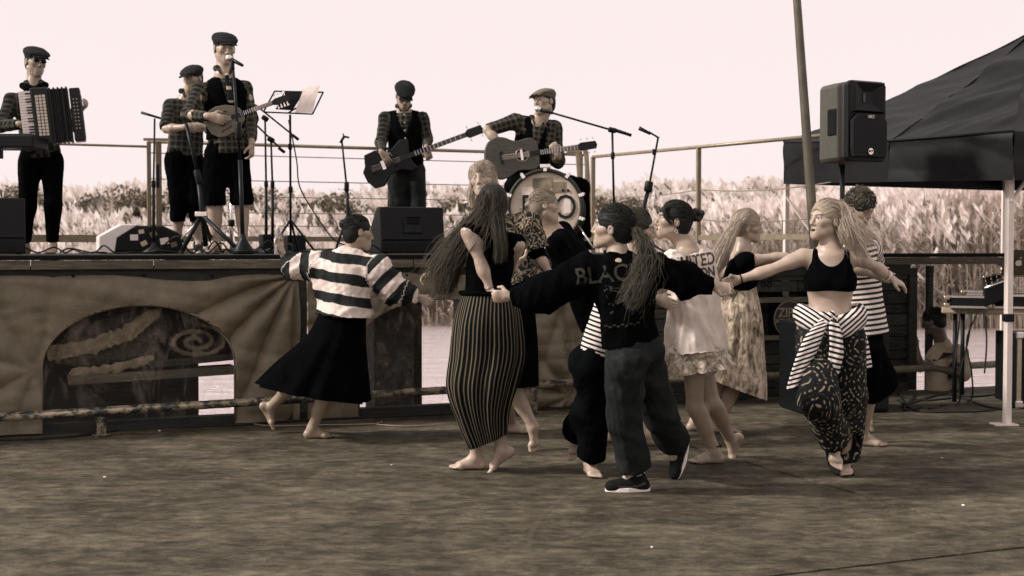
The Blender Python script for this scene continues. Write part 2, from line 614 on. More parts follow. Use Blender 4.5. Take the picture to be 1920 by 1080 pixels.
def body_field(k, legs='bare', shoes=(False, False), mouth=0.0):
    s = k.s; f = Fld(); m = k.sex == 'm'
    RU = np.stack([k.cr, k.cf, k.U]); RP = np.stack([k.pr, k.pf, k.U])
    ln = np.linalg.norm(k.N - k.Pel)
    f.ell(k.Pel + k.U * .02 * s, RP, V(.158 if not m else .148, .108, .12) * s, .05)
    f.ell(k.Pel + k.U * ln * .38, RP, V(.118 if not m else .13, .088, .14) * s, .06)
    f.ell(k.N - k.U * ln * .36, RU, V(.135 if not m else .155, .1, .17) * s, .06)
    f.cone(k.SR, k.SL, .052 * s if m else .044 * s, .052 * s if m else .044 * s, .05)
    f.cone(k.N - k.U * .02 * s, k.N + k.U * 0.01, .075 * s, .055 * s, .06)
    if not m:
        for sg in (-1, 1):
            f.cone(k.N - k.U * .2 * s + k.cr * sg * .068 * s + k.cf * .075 * s, k.N - k.U * .16 * s + k.cr * sg * .06 * s + k.cf * .05 * s, .052 * s, .04 * s, .04)
    for sg in (-1, 1):
        f.cone(k.Pel + k.pr * sg * .07 * s - k.pf * .055 * s - k.U * .03 * s, k.Pel + k.pr * sg * .07 * s - k.U * .05 * s, .070 * s, .07 * s, .04)
    # neck and head
    k.hs = k.hs * 1.0
    skb = hl(k, 0, -.03, -.05)
    nr = (.056 if m else .046) * s
    f.cone(k.N - k.U * .02 * s, skb, nr * 1.08, nr, .035)
    f.cone(k.N + k.cf * .02 * s, hl(k, 0, .01, -.07), nr * .8, nr * .72, .03)
    H = np.stack([k.hr, k.hf, k.hu]); q = k.hs
    def e(x, y, z, a, b, c, kk=.018, op='u'): f.ell(hl(k, x, y, z), H, V(a, b, c) * q, kk, op)
    def c(a, b, r1, r2, kk=.012, op='u'): f.cone(hl(k, *a), hl(k, *b), r1 * q, r2 * q, kk, op=op)
    e(0, -.015, .032, .074, .093, .084)
    e(0, .028, -.018, .058 if m else .056, .062, .080 if m else .076, .03)
    jw = .056 if m else .044
    for sg in (-1, 1):
        c((sg * jw, .0, -.055), (sg * .012, .074, -.095), .018, .017, .03)
        c((sg * .036, .058, -.012), (sg * .05, .03, -.005), .022, .02, .02)
        c((sg * .009, .083, .030), (sg * .038, .073, .033), .010, .010, .014)
        e(sg * .031, .099, .009, .018, .014, .011, .014, 's')
        e(sg * .031, .0745, .009, .0135, .0135, .012, .004)
        e(sg * .079, -.006, -.008, .009, .019, .030, .006)
        e(sg * .087, -.002, -.006, .006, .009, .017, .005, 's')
        c((sg * .010, .094, -.030), (sg * .012, .088, -.030), .0085, .008, .006)
    c((0, .078, -.096), (0, .074, -.088), .018 if m else .015, .02, .02)
    c((0, .086, .026), (0, .108, -.024), .0075, .0105, .010)
    c((0, .072, -.062), (0, .07, -.07), .026, .026, .02)
    mo = mouth
    c((-.021, .086, -.053 + mo * .2), (.0, .0905, -.052 + mo * .2), .0045, .0062, .006); c((.021, .086, -.053 + mo * .2), (.0, .0905, -.052 + mo * .2), .0045, .0062, .006)
    c((-.015, .088, -.068 - mo), (.015, .088, -.068 - mo), .0065, .0065, .006)
    if mo: e(0, .1, -.062 - mo * .45, .018, .02, .003 + mo * .5, .005, 's')
    # arms
    af = 1.0 if m else .84
    for sd, sg in (('R', 1), ('L', -1)):
        S, E, W = getattr(k, 'S' + sd), getattr(k, 'E' + sd), getattr(k, 'W' + sd)
        f.cone(S, S + (E - S) * .35, .05 * s * af, .047 * s * af, .04)
        f.cone(S + (E - S) * .3, E, .046 * s * af, .036 * s * af, .03)
        f.cone(E, E + (W - E) * .3, .037 * s * af, .039 * s * af, .025)
        f.cone(E + (W - E) * .25, W, .039 * s * af, .024 * s * af, .025)
        hand_prims(f, W, getattr(k, 'hd' + sd), getattr(k, 'pn' + sd), getattr(k, 'th' + sd), getattr(k, 'cu' + sd), s * (1.0 if m else .93))
    lf = 1.0 if m else .97
    for i, (sd, sg) in enumerate((('R', 1), ('L', -1))):
        Hp, K, A = getattr(k, 'P' + sd), getattr(k, 'K' + sd), getattr(k, 'A' + sd)
        f.cone(Hp, K, .078 * s * lf, .053 * s * lf, .04)
        back = nrm(np.cross(getattr(k, 'fr' + sd), (A - K)))
        if back @ getattr(k, 'ff' + sd) > 0: back = -back
        f.cone(K, A, .050 * s * lf, .036 * s, .03)
        f.cone(K + (A - K) * .16 + back * .012 * s, K + (A - K) * .48 + back * .012 * s, .05 * s * lf, .042 * s * lf, .04)
        if shoes[i]:
            f.cone(A, A + getattr(k, 'ff' + sd) * .06, .034 * s, .03 * s, .02)
        else:
            foot_prims(f, A, getattr(k, 'ff' + sd), getattr(k, 'fu' + sd), getattr(k, 'fr' + sd) * sg, s * (1 if m else .95))
    return f

def hand_prims(f, W, d, n, th, curl, s):
    f.cone(W - d * .02 * s, W + d * .03 * s, .023 * s, .026 * s, .015, flat=n, fs=.8)
    f.cone(W + d * .028 * s, W + d * .072 * s + n * .004, .034 * s, .040 * s, .012, flat=n, fs=.42)
    for i, (o, ln) in enumerate(((.029, .070), (.0095, .078), (-.0105, .072), (-.029, .056))):
        p = W + (d * .080 + th * o) * s
        a = 0
        for j, (fr, ca) in enumerate(((.44, .55), (.31, .75), (.25, .6))):
            a += ca * curl * (1 + .07 * i)
            spread = th * (o * 1.4) * (1 - curl * .8)
            q = p + nrm(d * math.cos(a) + n * math.sin(a) + spread) * ln * fr * s
            f.cone(p, q, (.0088 - .0009 * j) * s, (.0082 - .0009 * j) * s, .005)
            p = q
    p = W + (d * .028 + th * .026 + n * .006) * s
    q = p + nrm(th * .75 + d * .7 + n * (.2 + .4 * curl)) * .040 * s
    r = q + nrm(th * (.35 - .5 * curl) + d * .9 + n * (.2 + .5 * curl)) * .032 * s
    f.cone(p, q, .0125 * s, .0105 * s, .012); f.cone(q, r, .0102 * s, .0085 * s, .005)

def foot_prims(f, A, fd, fu, out, s):
    """out = direction to the outer side of the foot"""
    f.cone(A - fu * .005, A - fd * .028 * s - fu * .044 * s, .036 * s, .033 * s, .02)
    f.cone(A + fd * .012 * s - fu * .012 * s, A + fd * .105 * s - fu * .052 * s, .034 * s, .022 * s, .025, flat=out, fs=1.05)
    f.cone(A - fd * .035 * s - fu * .052 * s, A + fd * .10 * s - fu * .056 * s + out * .02 * s, .026 * s, .020 * s, .02)
    f.cone(A + fd * .115 * s - fu * .056 * s - out * .020 * s, A + fd * .10 * s - fu * .058 * s + out * .026 * s, .021 * s, .018 * s, .02)
    for i, (o, st, ln, r) in enumerate(((-.026, .128, .036, .0135), (-.007, .132, .028, .0095), (.008, .126, .026, .009), (.021, .118, .024, .0088), (.033, .108, .022, .0085))):
        p = A + (fd * st - fu * .062 + out * o) * s
        f.cone(p, p + (fd * ln - fu * .004) * s, r * s, r * s * .92, .006)

SKIN = {}
def m_skin(name):
    if name in SKIN: return SKIN[name]
    m = NT(name)
    col = m.attr("tint", 'Color')
    g = m.noise(m.coords(), 16, 6, 0.7)
    col = m.mix(0.55, col, m.ramp(g, [(0.3, (0.78, 0.76, 0.75, 1)), (0.7, (1.05, 1.05, 1.05, 1))]), 'MULTIPLY')
    m.color(col); m.set(0.42, 0, 0.5)
    m.b.inputs['Subsurface Weight'].default_value = 0.0
    m.bump(m.noise(m.coords(), 160, 3), 0.12, 0.002)
    SKIN[name] = m.m
    return m.m

def build_body(k, root, mat, L=.36, brow=.05, lips=.22, eyes='open', stubble=0.0, shoes=(False, False), mouth=0.0, coarse=.012, hand_fine=.0048, foot_fine=None, look=0.0, nails=False, inked=None):
    f = body_field(k, shoes=shoes, mouth=mouth)
    fine = [(k.H, .15 * k.hs)]
    fine += [(k.WR + k.hdR * .07, .115), (k.WL + k.hdL * .07, .115)]
    for i, sd in enumerate('RL'):
        if not shoes[i]: fine.append((getattr(k, 'A' + sd) + getattr(k, 'ff' + sd) * .06 - getattr(k, 'fu' + sd) * .05, .12))
    v, q = f.mesh(coarse, fine, hand_fine, 1)
    o = link_mesh("body", v, q, mat, root)
    L = L * .86
    base = np.array(tone(L)[:3]) * np.array((1.02, .955, 1.03))
    c = np.tile(base, (len(v), 1))
    r = v - k.H
    x = (r @ k.hr) / k.hs; y = (r @ k.hf) / k.hs; z = (r @ k.hu) / k.hs
    def put(mask, Lx, w=1.0):
        m_ = np.clip(mask, 0, 1)[:, None] * w
        c[:] = c * (1 - m_) + np.array(tone(Lx)[:3]) * m_
    face = (y > .04)
    ax = np.abs(x)
    if stubble:
        put(face * np.clip((-.03 - z) / .02, 0, 1) * np.clip((.12 + z) / .01, 0, 1) * (np.linalg.norm(r, axis=1) < .14), L * .45, stubble)
    blotch = wrinkle(v, 77, 22, 22, 22)
    c *= (1 + .07 * blotch)[:, None]
    put(np.clip(1.2 - ((ax - .04) / .02) ** 2 - ((z + .02) / .022) ** 2, 0, 1) * face, L * .80, .6)
    # lips, brows, lash lines, eyes
    lp = np.clip(1.6 - (((x) / .021) ** 2 + ((z + .061 + mouth * .4) / (.012 + mouth * .8)) ** 2) * 1.3, 0, 1) * face * (y > .075)
    put(lp, lips)
    if mouth:
        mm = ((x / .017) ** 2 + ((z + .062 + mouth * .45) / (.002 + mouth * .45)) ** 2 < 1) * face * 1.0
        put(mm, .02)
    else:
        put(((ax < .018) & (np.abs(z + .0605) < .0022)) * face * 1.0, .08, .7)
    bz = .031 - 2.2 * (ax - .03) ** 2 * 6
    put(np.clip(1.5 - np.abs(z - bz) / .0048, 0, 1) * (ax > .011) * (ax < .047) * face, brow, .85)
    ex = (ax - .031) / .0135; ez = (z - .009) / (.0062 if eyes == 'open' else .003)
    ee = ex ** 2 + ez ** 2
    if eyes == 'open':
        put((ee < 1) * face * 1.0, .55)
        ir = (((ax - .031 - look * np.sign(x)) / .0058) ** 2 + ((z - .0092) / .0058) ** 2 < 1) & (ee < 1.1)
        put(ir * face * 1.0, .015)
        put(((ee > .75) & (ee < 1.9) & (z > .009)) * face * 1.0, .02, .85)
        put(((ee > .9) & (ee < 1.6) & (z <= .009)) * face * 1.0, .08, .5)
    else:
        put(((ee < 1.6)) * face * 1.0, .03, .8)
    if inked is not None: inked(k, v, c, put)
    set_col(o, "tint", c)
    return o

# ------------------------------------------------------------------ clothes
def pat_coords(k, v):
    segs = [(k.Pel - k.U * .35, k.N, k.cr, .17)]
    for sd in 'RL':
        S, E, W = getattr(k, 'S' + sd), getattr(k, 'E' + sd), getattr(k, 'W' + sd)
        segs += [(S, E, None, .06), (E, W, None, .05)]
    for sd in 'RL':
        segs += [(getattr(k, 'P' + sd) - k.U * .12, getattr(k, 'K' + sd), k.pr, .09), (getattr(k, 'K' + sd), getattr(k, 'A' + sd), k.pr, .07)]
    best = np.full(len(v), 9e9); out = np.zeros((len(v), 3)); off = 0
    for i, (a, b, lat, rad) in enumerate(segs):
        ba = b - a; L = np.linalg.norm(ba); t = ba / L
        h = np.clip(((v - a) @ t), 0, L)
        d = np.linalg.norm(v - (a + h[:, None] * t), axis=1) - rad
        if lat is None:
            w = V(0, 0, 1) - t * t[2]
            w = nrm(w) if np.linalg.norm(w) > .3 else nrm(V(1, 0, 0) - t * t[0])
        else: w = nrm(lat - t * (lat @ t))
        m = d < best
        best[m] = d[m]
        out[m, 0] = ((v - a) @ t)[m]; out[m, 1] = ((v - a) @ w)[m]; out[m, 2] = i
    return out

def garment(name, f, k, root, mat, h=.011, amp=.006, seed=1, fr=(16, 16, 6), smooth=1, mask=None, pat=True, post=None):
    v, q = f.mesh(h, None, h, smooth)
    if amp:
        n = normals(v, q)
        w = wrinkle(v, seed, *fr) * amp + wrinkle(v, seed + 50, fr[0] * 2.6, fr[1] * 2.6, fr[2] * 2.2) * amp * .38
        v = v + n * w[:, None]
    if post is not None: v = post(v)
    o = link_mesh(name, v, q, mat, root)
    if pat and k is not None: set_vec(o, "pat", pat_coords(k, v))
    return o

def shirt_field(k, inf=.014, sl=(1.0, 1.0), hem=.12, flare=0.0, sleeve_r=None, yoke=.0, waist=.0, bottom=None, cut=True, neck=False):
    """solid cloth volume round the torso and arms; sl = fraction of the whole arm covered"""
    s = k.s; f = Fld(); m = k.sex == 'm'
    RU = np.stack([k.cr, k.cf, k.U]); RP = np.stack([k.pr, k.pf, k.U])
    ln = np.linalg.norm(k.N - k.Pel)
    f.ell(k.N - k.U * ln * .36, RU, V(.135 if not m else .155, .1, .17) * s + inf, .05)
    f.cone(k.SR + k.U * .004, k.SL + k.U * .004, .05 * s + inf * .6, .05 * s + inf * .6, .05)
    if not m:
        f.cone(k.N - k.U * .2 * s + k.cr * .068 * s + k.cf * .075 * s, k.N - k.U * .2 * s - k.cr * .068 * s + k.cf * .075 * s, .052 * s + inf * .5, .052 * s + inf * .5, .04)
    c1 = k.N - k.U * .2 * s; c2 = k.Pel - k.U * hem * s if bottom is None else bottom
    if neck: f.cone(k.N - k.U * .05, k.N + k.U * .014, .099 * s, (.076 if m else .064) * s, .03)
    f.cone(c1, c2, .135 * s + inf, (.145 + waist) * s + inf + flare, .04, flat=k.pf, fs=.74)
    ax_ = nrm(c2 - c1)
    cuts_ = [(c2 + ax_ * .13 - ax_ * .01, np.stack([k.pr, np.cross(ax_, k.pr), ax_]), V(.4, .4, .13))]
    for sd, fr_ in (('R', sl[0]), ('L', sl[1])):
        if fr_ <= 0: continue
        S, E, W = getattr(k, 'S' + sd), getattr(k, 'E' + sd), getattr(k, 'W' + sd)
        a = np.linalg.norm(E - S); b = np.linalg.norm(W - E); T = (a + b) * fr_
        r = sleeve_r or ((.056 + inf * .8) * s, (.046 + inf * .7) * s, (.036 + inf * .5) * s)
        t1 = min(T / a, 1)
        f.cone(S, S + (E - S) * t1, r[0], r[0] + (r[1] - r[0]) * t1, .04)
        if T > a: 
            t2 = (T - a) / b
            f.cone(E, E + (W - E) * t2, r[1], r[1] + (r[2] - r[1]) * t2, .03)
        e_ = S + (E - S) * t1 if T <= a else E + (W - E) * t2
        dd = nrm(E - S) if T <= a else nrm(W - E)
        rr_ = max(r) * 1.35
        u_ = nrm(np.cross(dd, V(.31, .2, .9))); cuts_.append((e_ + dd * .07, np.stack([u_, np.cross(dd, u_), dd]), V(rr_, rr_, .065)))
    if cut:
        for c_, R_, r_ in cuts_: f.ell(c_, R_, r_, .006, 's')
    return f

def trouser_field(k, r=(.105, .075, .06), length=1.0, rise=.06, inf=.012, pel=True):
    s = k.s; f = Fld(); m = k.sex == 'm'
    RP = np.stack([k.pr, k.pf, k.U])
    f.ell(k.Pel + k.U * rise * .3, RP, V(.158 if not m else .148, .108, .11) * s + inf, .05)
    for sg in (-1, 1):
        f.cone(k.Pel + k.pr * sg * .07 * s - k.pf * .055 * s - k.U * .03 * s, k.Pel + k.pr * sg * .07 * s - k.U * .05 * s, .082 * s + inf, .08 * s + inf, .04)
    cuts_ = []
    for sd in 'RL':
        Hp, K, A = getattr(k, 'P' + sd), getattr(k, 'K' + sd), getattr(k, 'A' + sd)
        a = np.linalg.norm(K - Hp); b = np.linalg.norm(A - K); T = (a + b) * length
        t1 = min(T / a, 1)
        f.cone(Hp, Hp + (K - Hp) * t1, r[0] * s, (r[0] + (r[1] - r[0]) * t1) * s, .022)
        if T > a:
            t2 = min((T - a) / b, 1.02)
            f.cone(K, K + (A - K) * t2, r[1] * s, (r[1] + (r[2] - r[1]) * t2) * s, .035)
            e_ = K + (A - K) * t2; dd = nrm(A - K); rr_ = max(r[1:]) * 1.3 * s
        else:
            e_ = Hp + (K - Hp) * t1; dd = nrm(K - Hp); rr_ = max(r[:2]) * 1.15 * s
        u_ = nrm(np.cross(dd, V(.31, .9, .2))); cuts_.append((e_ + dd * .095, np.stack([u_, np.cross(dd, u_), dd]), V(rr_, rr_, .09)))
    for c_, R_, r_ in cuts_: f.ell(c_, R_, r_, .006, 's')
    return f

def loft(name, rings, mat, root, nseg=72, sub=8, pleats=0, pamp=0.0, seed=0, pat=True, close=False, twist=0.0, lap_=0):
    """rings = (centre, axis-a vector, axis-b vector) radii included; open cloth tube"""
    rs = np.random.RandomState(seed)
    C_ = np.array([r[0] for r in rings]); A_ = np.array([r[1] for r in rings]); B_ = np.array([r[2] for r in rings])
    n = len(rings); ts = np.linspace(0, n - 1, (n - 1) * sub + 1)
    def cr(M, t):
        i = int(min(t, n - 2)); u = t - i
        p0 = M[max(i - 1, 0)]; p1 = M[i]; p2 = M[i + 1]; p3 = M[min(i + 2, n - 1)]
        return 0.5 * ((2 * p1) + (-p0 + p2) * u + (2 * p0 - 5 * p1 + 4 * p2 - p3) * u * u + (-p0 + 3 * p1 - 3 * p2 + p3) * u ** 3)
    ph = [rs.rand() * 6.28 for _ in range(6)]
    v = []; pt = []; L = 0; last = None; R0 = np.mean([np.linalg.norm(a) for a in A_])
    for t in ts:
        c, a, b = cr(C_, t), cr(A_, t), cr(B_, t)
        if last is not None: L += np.linalg.norm(c - last)
        last = c
        g = t / (n - 1)
        for j in range(nseg):
            th = 2 * math.pi * j / nseg
            amp = 0
            if pleats:
                amp = pamp * g ** 0.8 * (math.sin(pleats * th + ph[0] + 1.5 * math.sin(2 * th + ph[1]) + twist * g) + .5 * math.sin(pleats * 1.7 * th + ph[2] + 2 * g) + .35 * math.sin(3 * th + ph[3]))
            d = a * math.cos(th) + b * math.sin(th)
            v.append(c + d * (1 + amp)); pt.append((L, th * R0, 0))
    v = np.array(v); m = len(ts)
    q = []
    for i in range(m - 1):
        for j in range(nseg):
            j2 = (j + 1) % nseg
            q.append((i * nseg + j, i * nseg + j2, (i + 1) * nseg + j2, (i + 1) * nseg + j))
    q = np.array(q)
    o = link_mesh(name, v, q, mat, root)
    set_vec(o, "pat", np.array(pt))
    return o

def ribbon(name, pts, widths, wdir, mat, root, thick=.006, sub=8, seed=0, wav=.0, offset=0.0):
    """hanging band of cloth with thickness: pts down the middle, wdir = width direction"""
    pts = np.array(pts, float); n = len(pts); rs = np.random.RandomState(seed)
    ts = np.linspace(0, n - 1, (n - 1) * sub + 1)
    wd = nrm(np.asarray(wdir, float)); vs = []; pt = []; L = 0; last = None; nw = 9
    P_ = []
    for t in ts:
        i = int(min(t, n - 2)); u = t - i
        p0 = pts[max(i - 1, 0)]; p1 = pts[i]; p2 = pts[i + 1]; p3 = pts[min(i + 2, n - 1)]
        P_.append((0.5 * ((2 * p1) + (-p0 + p2) * u + (2 * p0 - 5 * p1 + 4 * p2 - p3) * u * u + (-p0 + 3 * p1 - 3 * p2 + p3) * u ** 3), np.interp(t, range(n), widths)))
    m = len(P_)
    for side in (1, -1):
        L = 0
        for i, (p, w) in enumerate(P_):
            t = nrm(P_[min(i + 1, m - 1)][0] - P_[max(i - 1, 0)][0]); z = np.cross(t, wd)
            if i: L += np.linalg.norm(p - P_[i - 1][0])
            for j in range(nw):
                x = j / (nw - 1) - .5
                bulge = (.25 - x * x) * w * .5 + wav * math.sin(x * 9 + i * .2 + seed)
                vs.append(p + wd * x * w + z * (bulge + side * thick / 2)); pt.append((L + offset, x * w, 0))
    q = []
    o2 = m * nw
    for i in range(m - 1):
        for j in range(nw - 1):
            a = i * nw + j
            q.append((a, a + 1, a + nw + 1, a + nw)); q.append((o2 + a, o2 + a + nw, o2 + a + nw + 1, o2 + a + 1))
        a = i * nw; q.append((a, a + nw, o2 + a + nw, o2 + a)); a = i * nw + nw - 1; q.append((a, o2 + a, o2 + a + nw, a + nw))
    for j in range(nw - 1):
        q.append((j, o2 + j, o2 + j + 1, j + 1)); a = (m - 1) * nw + j; q.append((a, a + 1, o2 + a + 1, o2 + a))
    o = link_mesh(name, np.array(vs), np.array(q), mat, root)
    set_vec(o, "pat", np.array(pt))
    return o

# ------------------------------------------------------------------ hair
def m_hair(name, La, Lb, rough=.42):
    m = NT(name)
    r = m.attr("rnd")
    sp = m.n("SeparateXYZ"); m.l(r, sp.inputs[0])
    f = m.math('ADD', m.math('MULTIPLY', sp.outputs[0], .6), m.math('MULTIPLY', m.noise(m.coords(), 12, 2), .22))
    f = m.math('ADD', f, m.math('MULTIPLY', sp.outputs[1], .25))
    m.color(m.ramp(f, [(0.1, La), (0.85, Lb)]))
    m.set(.5 if La < .02 else rough, 0, .1 if La < .02 else .22)
    m.b.inputs['Anisotropic'].default_value = 0.5
    return m.m

def hair_cap(k, root, mat, front=.062, vol=1.0, back=-.07, extra=None, name="hair", amp=.004, side=0.0, seed=3):
    f = Fld(); H = np.stack([k.hr, k.hf, k.hu]); q = k.hs
    f.ell(hl(k, 0, -.016, .034), H, V(.083 * vol, .103 * vol, .093 * vol) * q, .01)
    f.ell(hl(k, 0, -.05, -.02), H, V(.070 * vol, .062 * vol, .075) * q, .03)
    if extra:
        for a, b, r1, r2 in extra: f.cone(hl(k, *a), hl(k, *b), r1 * q, r2 * q, .02)
    f.ell(hl(k, 0, .12, front - .115), H, V(.078 + side, .088, .115) * q, .012, 's')
    f.ell(hl(k, 0, .03, -.085), H, V(.10, .055, .085) * q, .012, 's')
    v, qd = f.mesh(.0065, None, .0065, 1)
    n = normals(v, qd)
    r = v - k.H
    x = r @ k.hr; y = r @ k.hf; z = r @ k.hu
    ang = np.arctan2(x, z + .02) * 16 + wrinkle(v, seed, 10, 10, 10) * 2.2
    v = v + n * ((np.sin(ang * 1.7) + .6 * np.sin(ang * 4.1 + y * 20)) * amp * .22)[:, None]
    o = link_mesh(name, v, qd, mat, root)
    rn = np.zeros((len(v), 3)); rn[:, 0] = .22 + .12 * np.sin(ang * 2.3)
    set_vec(o, "rnd", rn)
    return o

def strands(k, parent, mat, guide, spread, n=350, r=.0016, seed=0, root_zone=None, name="hair_strands", rootpt=None, jitter=.02, steps=10, taper=.3, frizz=.004):
    """locks running from the scalp along a guide path (world points)"""
    n = int(n * 3.4); r = r * .62
    rs = np.random.RandomState(seed)
    G = np.array(guide, float); m = len(G)
    sd = np.array(spread, float)
    us = []
    while len(us) < n:
        u = rs.randn(3); u /= np.linalg.norm(u)
        if root_zone(u): us.append(u)
    u = np.array(us)
    B = np.stack([k.hr, k.hf, k.hu])
    def HL(q): return k.H + (q @ B) * k.hs
    el = lambda w, g: w * np.array((.079, .097, .088)) * g + np.array((0, -.014, .034))
    if rootpt is None: p0 = HL(el(u, 1.0))
    else: p0 = rootpt + (u @ B) * .018
    off = rs.randn(n, 3); off /= np.linalg.norm(off, axis=1, keepdims=True); off *= rs.rand(n, 1) ** .5
    off = off * .45 + (u @ B) * .6
    # gather into locks
    nl = max(6, n // 26); lock = rs.randint(nl, size=n); lo = rs.randn(nl, 3) * .10
    cen = np.stack([np.bincount(lock, off[:, i], nl) for i in range(3)], 1) / np.maximum(np.bincount(lock, minlength=nl), 1)[:, None]
    end = 1.0 - rs.rand(n) ** 1.6 * .38
    ctrl = [p0]
    if rootpt is None:
        wl = B @ (G[0] - k.H); wl = wl / np.linalg.norm(wl)
        mid = u * .75 + wl * .9; mid /= np.linalg.norm(mid, axis=1, keepdims=True)
        mid[:, 1] = np.minimum(mid[:, 1], .25); mid /= np.linalg.norm(mid, axis=1, keepdims=True)
        ctrl.append(HL(el(mid, 1.075)))
    for j in range(m):
        pull = .35 * (j + 1) / m
        o_ = off * (1 - pull) + (off * .3 + lo[lock] + cen[lock]) * pull
        ctrl.append(G[j] + o_ * sd[min(j, len(sd) - 1)] + rs.randn(n, 3) * jitter * sd[min(j, len(sd) - 1)] * 2)
    C_ = np.stack(ctrl, 1); nc = C_.shape[1]
    T = np.linspace(0, 1, steps)[None, :] * ((nc - 1) * end)[:, None]
    A_ = np.minimum(T.astype(int), nc - 2); W_ = (T - A_)[..., None]; I = np.arange(n)[:, None]
    q0 = C_[I, np.maximum(A_ - 1, 0)]; q1 = C_[I, A_]; q2 = C_[I, A_ + 1]; q3 = C_[I, np.minimum(A_ + 2, nc - 1)]
    pts = 0.5 * ((2 * q1) + (-q0 + q2) * W_ + (2 * q0 - 5 * q1 + 4 * q2 - q3) * W_ ** 2 + (-q0 + 3 * q1 - 3 * q2 + q3) * W_ ** 3)
    pts[:, 2:] += np.cumsum(rs.randn(n, steps - 2, 3), 1) * frizz * .4
    rr = r * (.6 + rs.rand(n) * 1.1)
    t = np.gradient(pts, axis=1); t /= np.linalg.norm(t, axis=2, keepdims=True) + 1e-9
    x = np.cross(t, rs.randn(n, 1, 3)); x /= np.linalg.norm(x, axis=2, keepdims=True) + 1e-9
    y = np.cross(t, x)
    w = rr[:, None] * (1 - (1 - taper) * np.linspace(0, 1, steps)[None, :] ** 2)
    vs = np.stack([pts + x * (math.cos(a) * w * 1.7)[..., None] + y * (math.sin(a) * w)[..., None] for a in (0, 2.094, 4.189)], 2)
    c = .5 + .6 * (rs.rand(n) - .5) + .2 * lo[lock, 0] * 4
    rn = np.zeros((n, steps, 3, 3)); rn[..., 0] = c[:, None, None]; rn[..., 1] = np.linspace(0, 1, steps)[None, :, None]
    base = (np.arange(n) * steps * 3)[:, None, None] + (np.arange(steps - 1) * 3)[None, :, None]
    aa = np.array((0, 1, 2)); bb = np.array((1, 2, 0))
    fs = np.stack([base + aa, base + bb, base + 3 + bb, base + 3 + aa], -1).reshape(-1, 4)
    o = link_mesh(name, vs.reshape(-1, 3), fs, mat, parent)
    set_vec(o, "rnd", rn.reshape(-1, 3))
    tag(o, kind="stuff")
    return o

def short_hair(k, parent, mat, flow, n=420, length=.05, seed=0, zone=None, lift=.04, r=.0015, name="hair_strands"):
    """short tufts lying over the scalp, combed along flow (head-local)"""
    rs = np.random.RandomState(seed); vs = []; fs = []; rn = []
    for i in range(n):
        while True:
            u = rs.randn(3); u /= np.linalg.norm(u)
            if (u[2] > -.35 and not (u[1] > .45 and u[2] < .45)) and (zone is None or zone(u)): break
        p = V(u[0] * .081, -.015 + u[1] * .1, .034 + u[2] * .09)
        fl = np.asarray(flow, float) + rs.randn(3) * .28
        base = len(vs); L = length * (.6 + .7 * rs.rand()); c = rs.rand(); st = 5
        pts = [p]
        d = nrm(fl - u * (fl @ u) * .9 + u * lift)
        for j in range(1, st):
            p = p + d * L / (st - 1)
            e = p - V(0, -.015, .034); rad = math.sqrt((e[0] / .084) ** 2 + (e[1] / .104) ** 2 + (e[2] / .094) ** 2)
            lim = 1.05 + lift * .35 * j
            if rad < 1.01: p = V(0, -.015, .034) + e / rad * 1.01
            elif rad > lim: p = V(0, -.015, .034) + e / rad * lim
            d = nrm(d + fl * .08)
            pts.append(p)
        w = np.array([hl(k, *q_) for q_ in pts])
        t = nrm(w[-1] - w[0]); x = nrm(np.cross(t, rs.randn(3))); y = np.cross(t, x)
        for j in range(st):
            ww = r * (1.2 - .9 * j / (st - 1))
            for a in (0, 2.094, 4.189):
                vs.append(w[j] + x * math.cos(a) * ww * 1.8 + y * math.sin(a) * ww); rn.append((c, 0, 0))
        for j in range(st - 1):
            for a in range(3):
                b = (a + 1) % 3
                fs.append((base + j * 3 + a, base + j * 3 + b, base + j * 3 + 3 + b, base + j * 3 + 3 + a))
    o = link_mesh(name, np.array(vs), np.array(fs), mat, parent)
    set_vec(o, "rnd", np.array(rn)); tag(o, kind="stuff")
    return o

def flat_cap(k, root, mat, tall=.0, drop=.0, peak=True, name="cap", wide=1.0, back=.0):
    f = Fld(); H = np.stack([k.hr, k.hf, k.hu]); q = k.hs
    f.ell(hl(k, 0, -.014, .042), H, V(.084, .103, .072) * q, .012)
    ct, st_ = math.cos(.24), math.sin(.24)
    HT = np.stack([k.hr, k.hf * ct - k.hu * st_, k.hu * ct + k.hf * st_])
    f.ell(hl(k, 0, .012 - back, .082 + tall), HT, V(.098 * wide, .122 * wide, .036 + tall * .7) * q, .03)
    f.ell(hl(k, 0, -.03, .08 + tall), H, V(.092 * wide, .085, .045 + tall * .6) * q, .03)
    f.ell(hl(k, 0, .04, -.072), H, V(.22, .30, .105) * q, .008, 's')
    o = garment(name, f, None, root, mat, .0075, .0025, 5, (30, 30, 30), pat=False)
    set_vec(o, "pat", (np.array([v.co[:] for v in o.data.vertices]) @ np.stack([k.hr, k.hf, k.hu]).T))
    if peak:
        g = Fld()
        for i in range(5):
            a = (i - 2) * .42
            p0 = hl(k, math.sin(a) * .06, .05 + math.cos(a) * .03, .052 - drop * .3); p1 = hl(k, math.sin(a) * .078, .05 + math.cos(a) * .098, .042 - drop - abs(a) * .010)
            g.cone(p0, p1, .017 * q, .013 * q, .02, flat=k.hu, fs=.45)
        pk = garment("peak", g, None, o, mat, .006, 0, pat=False)
        set_vec(pk, "pat", np.array([v.co[:] for v in pk.data.vertices]))
    return o

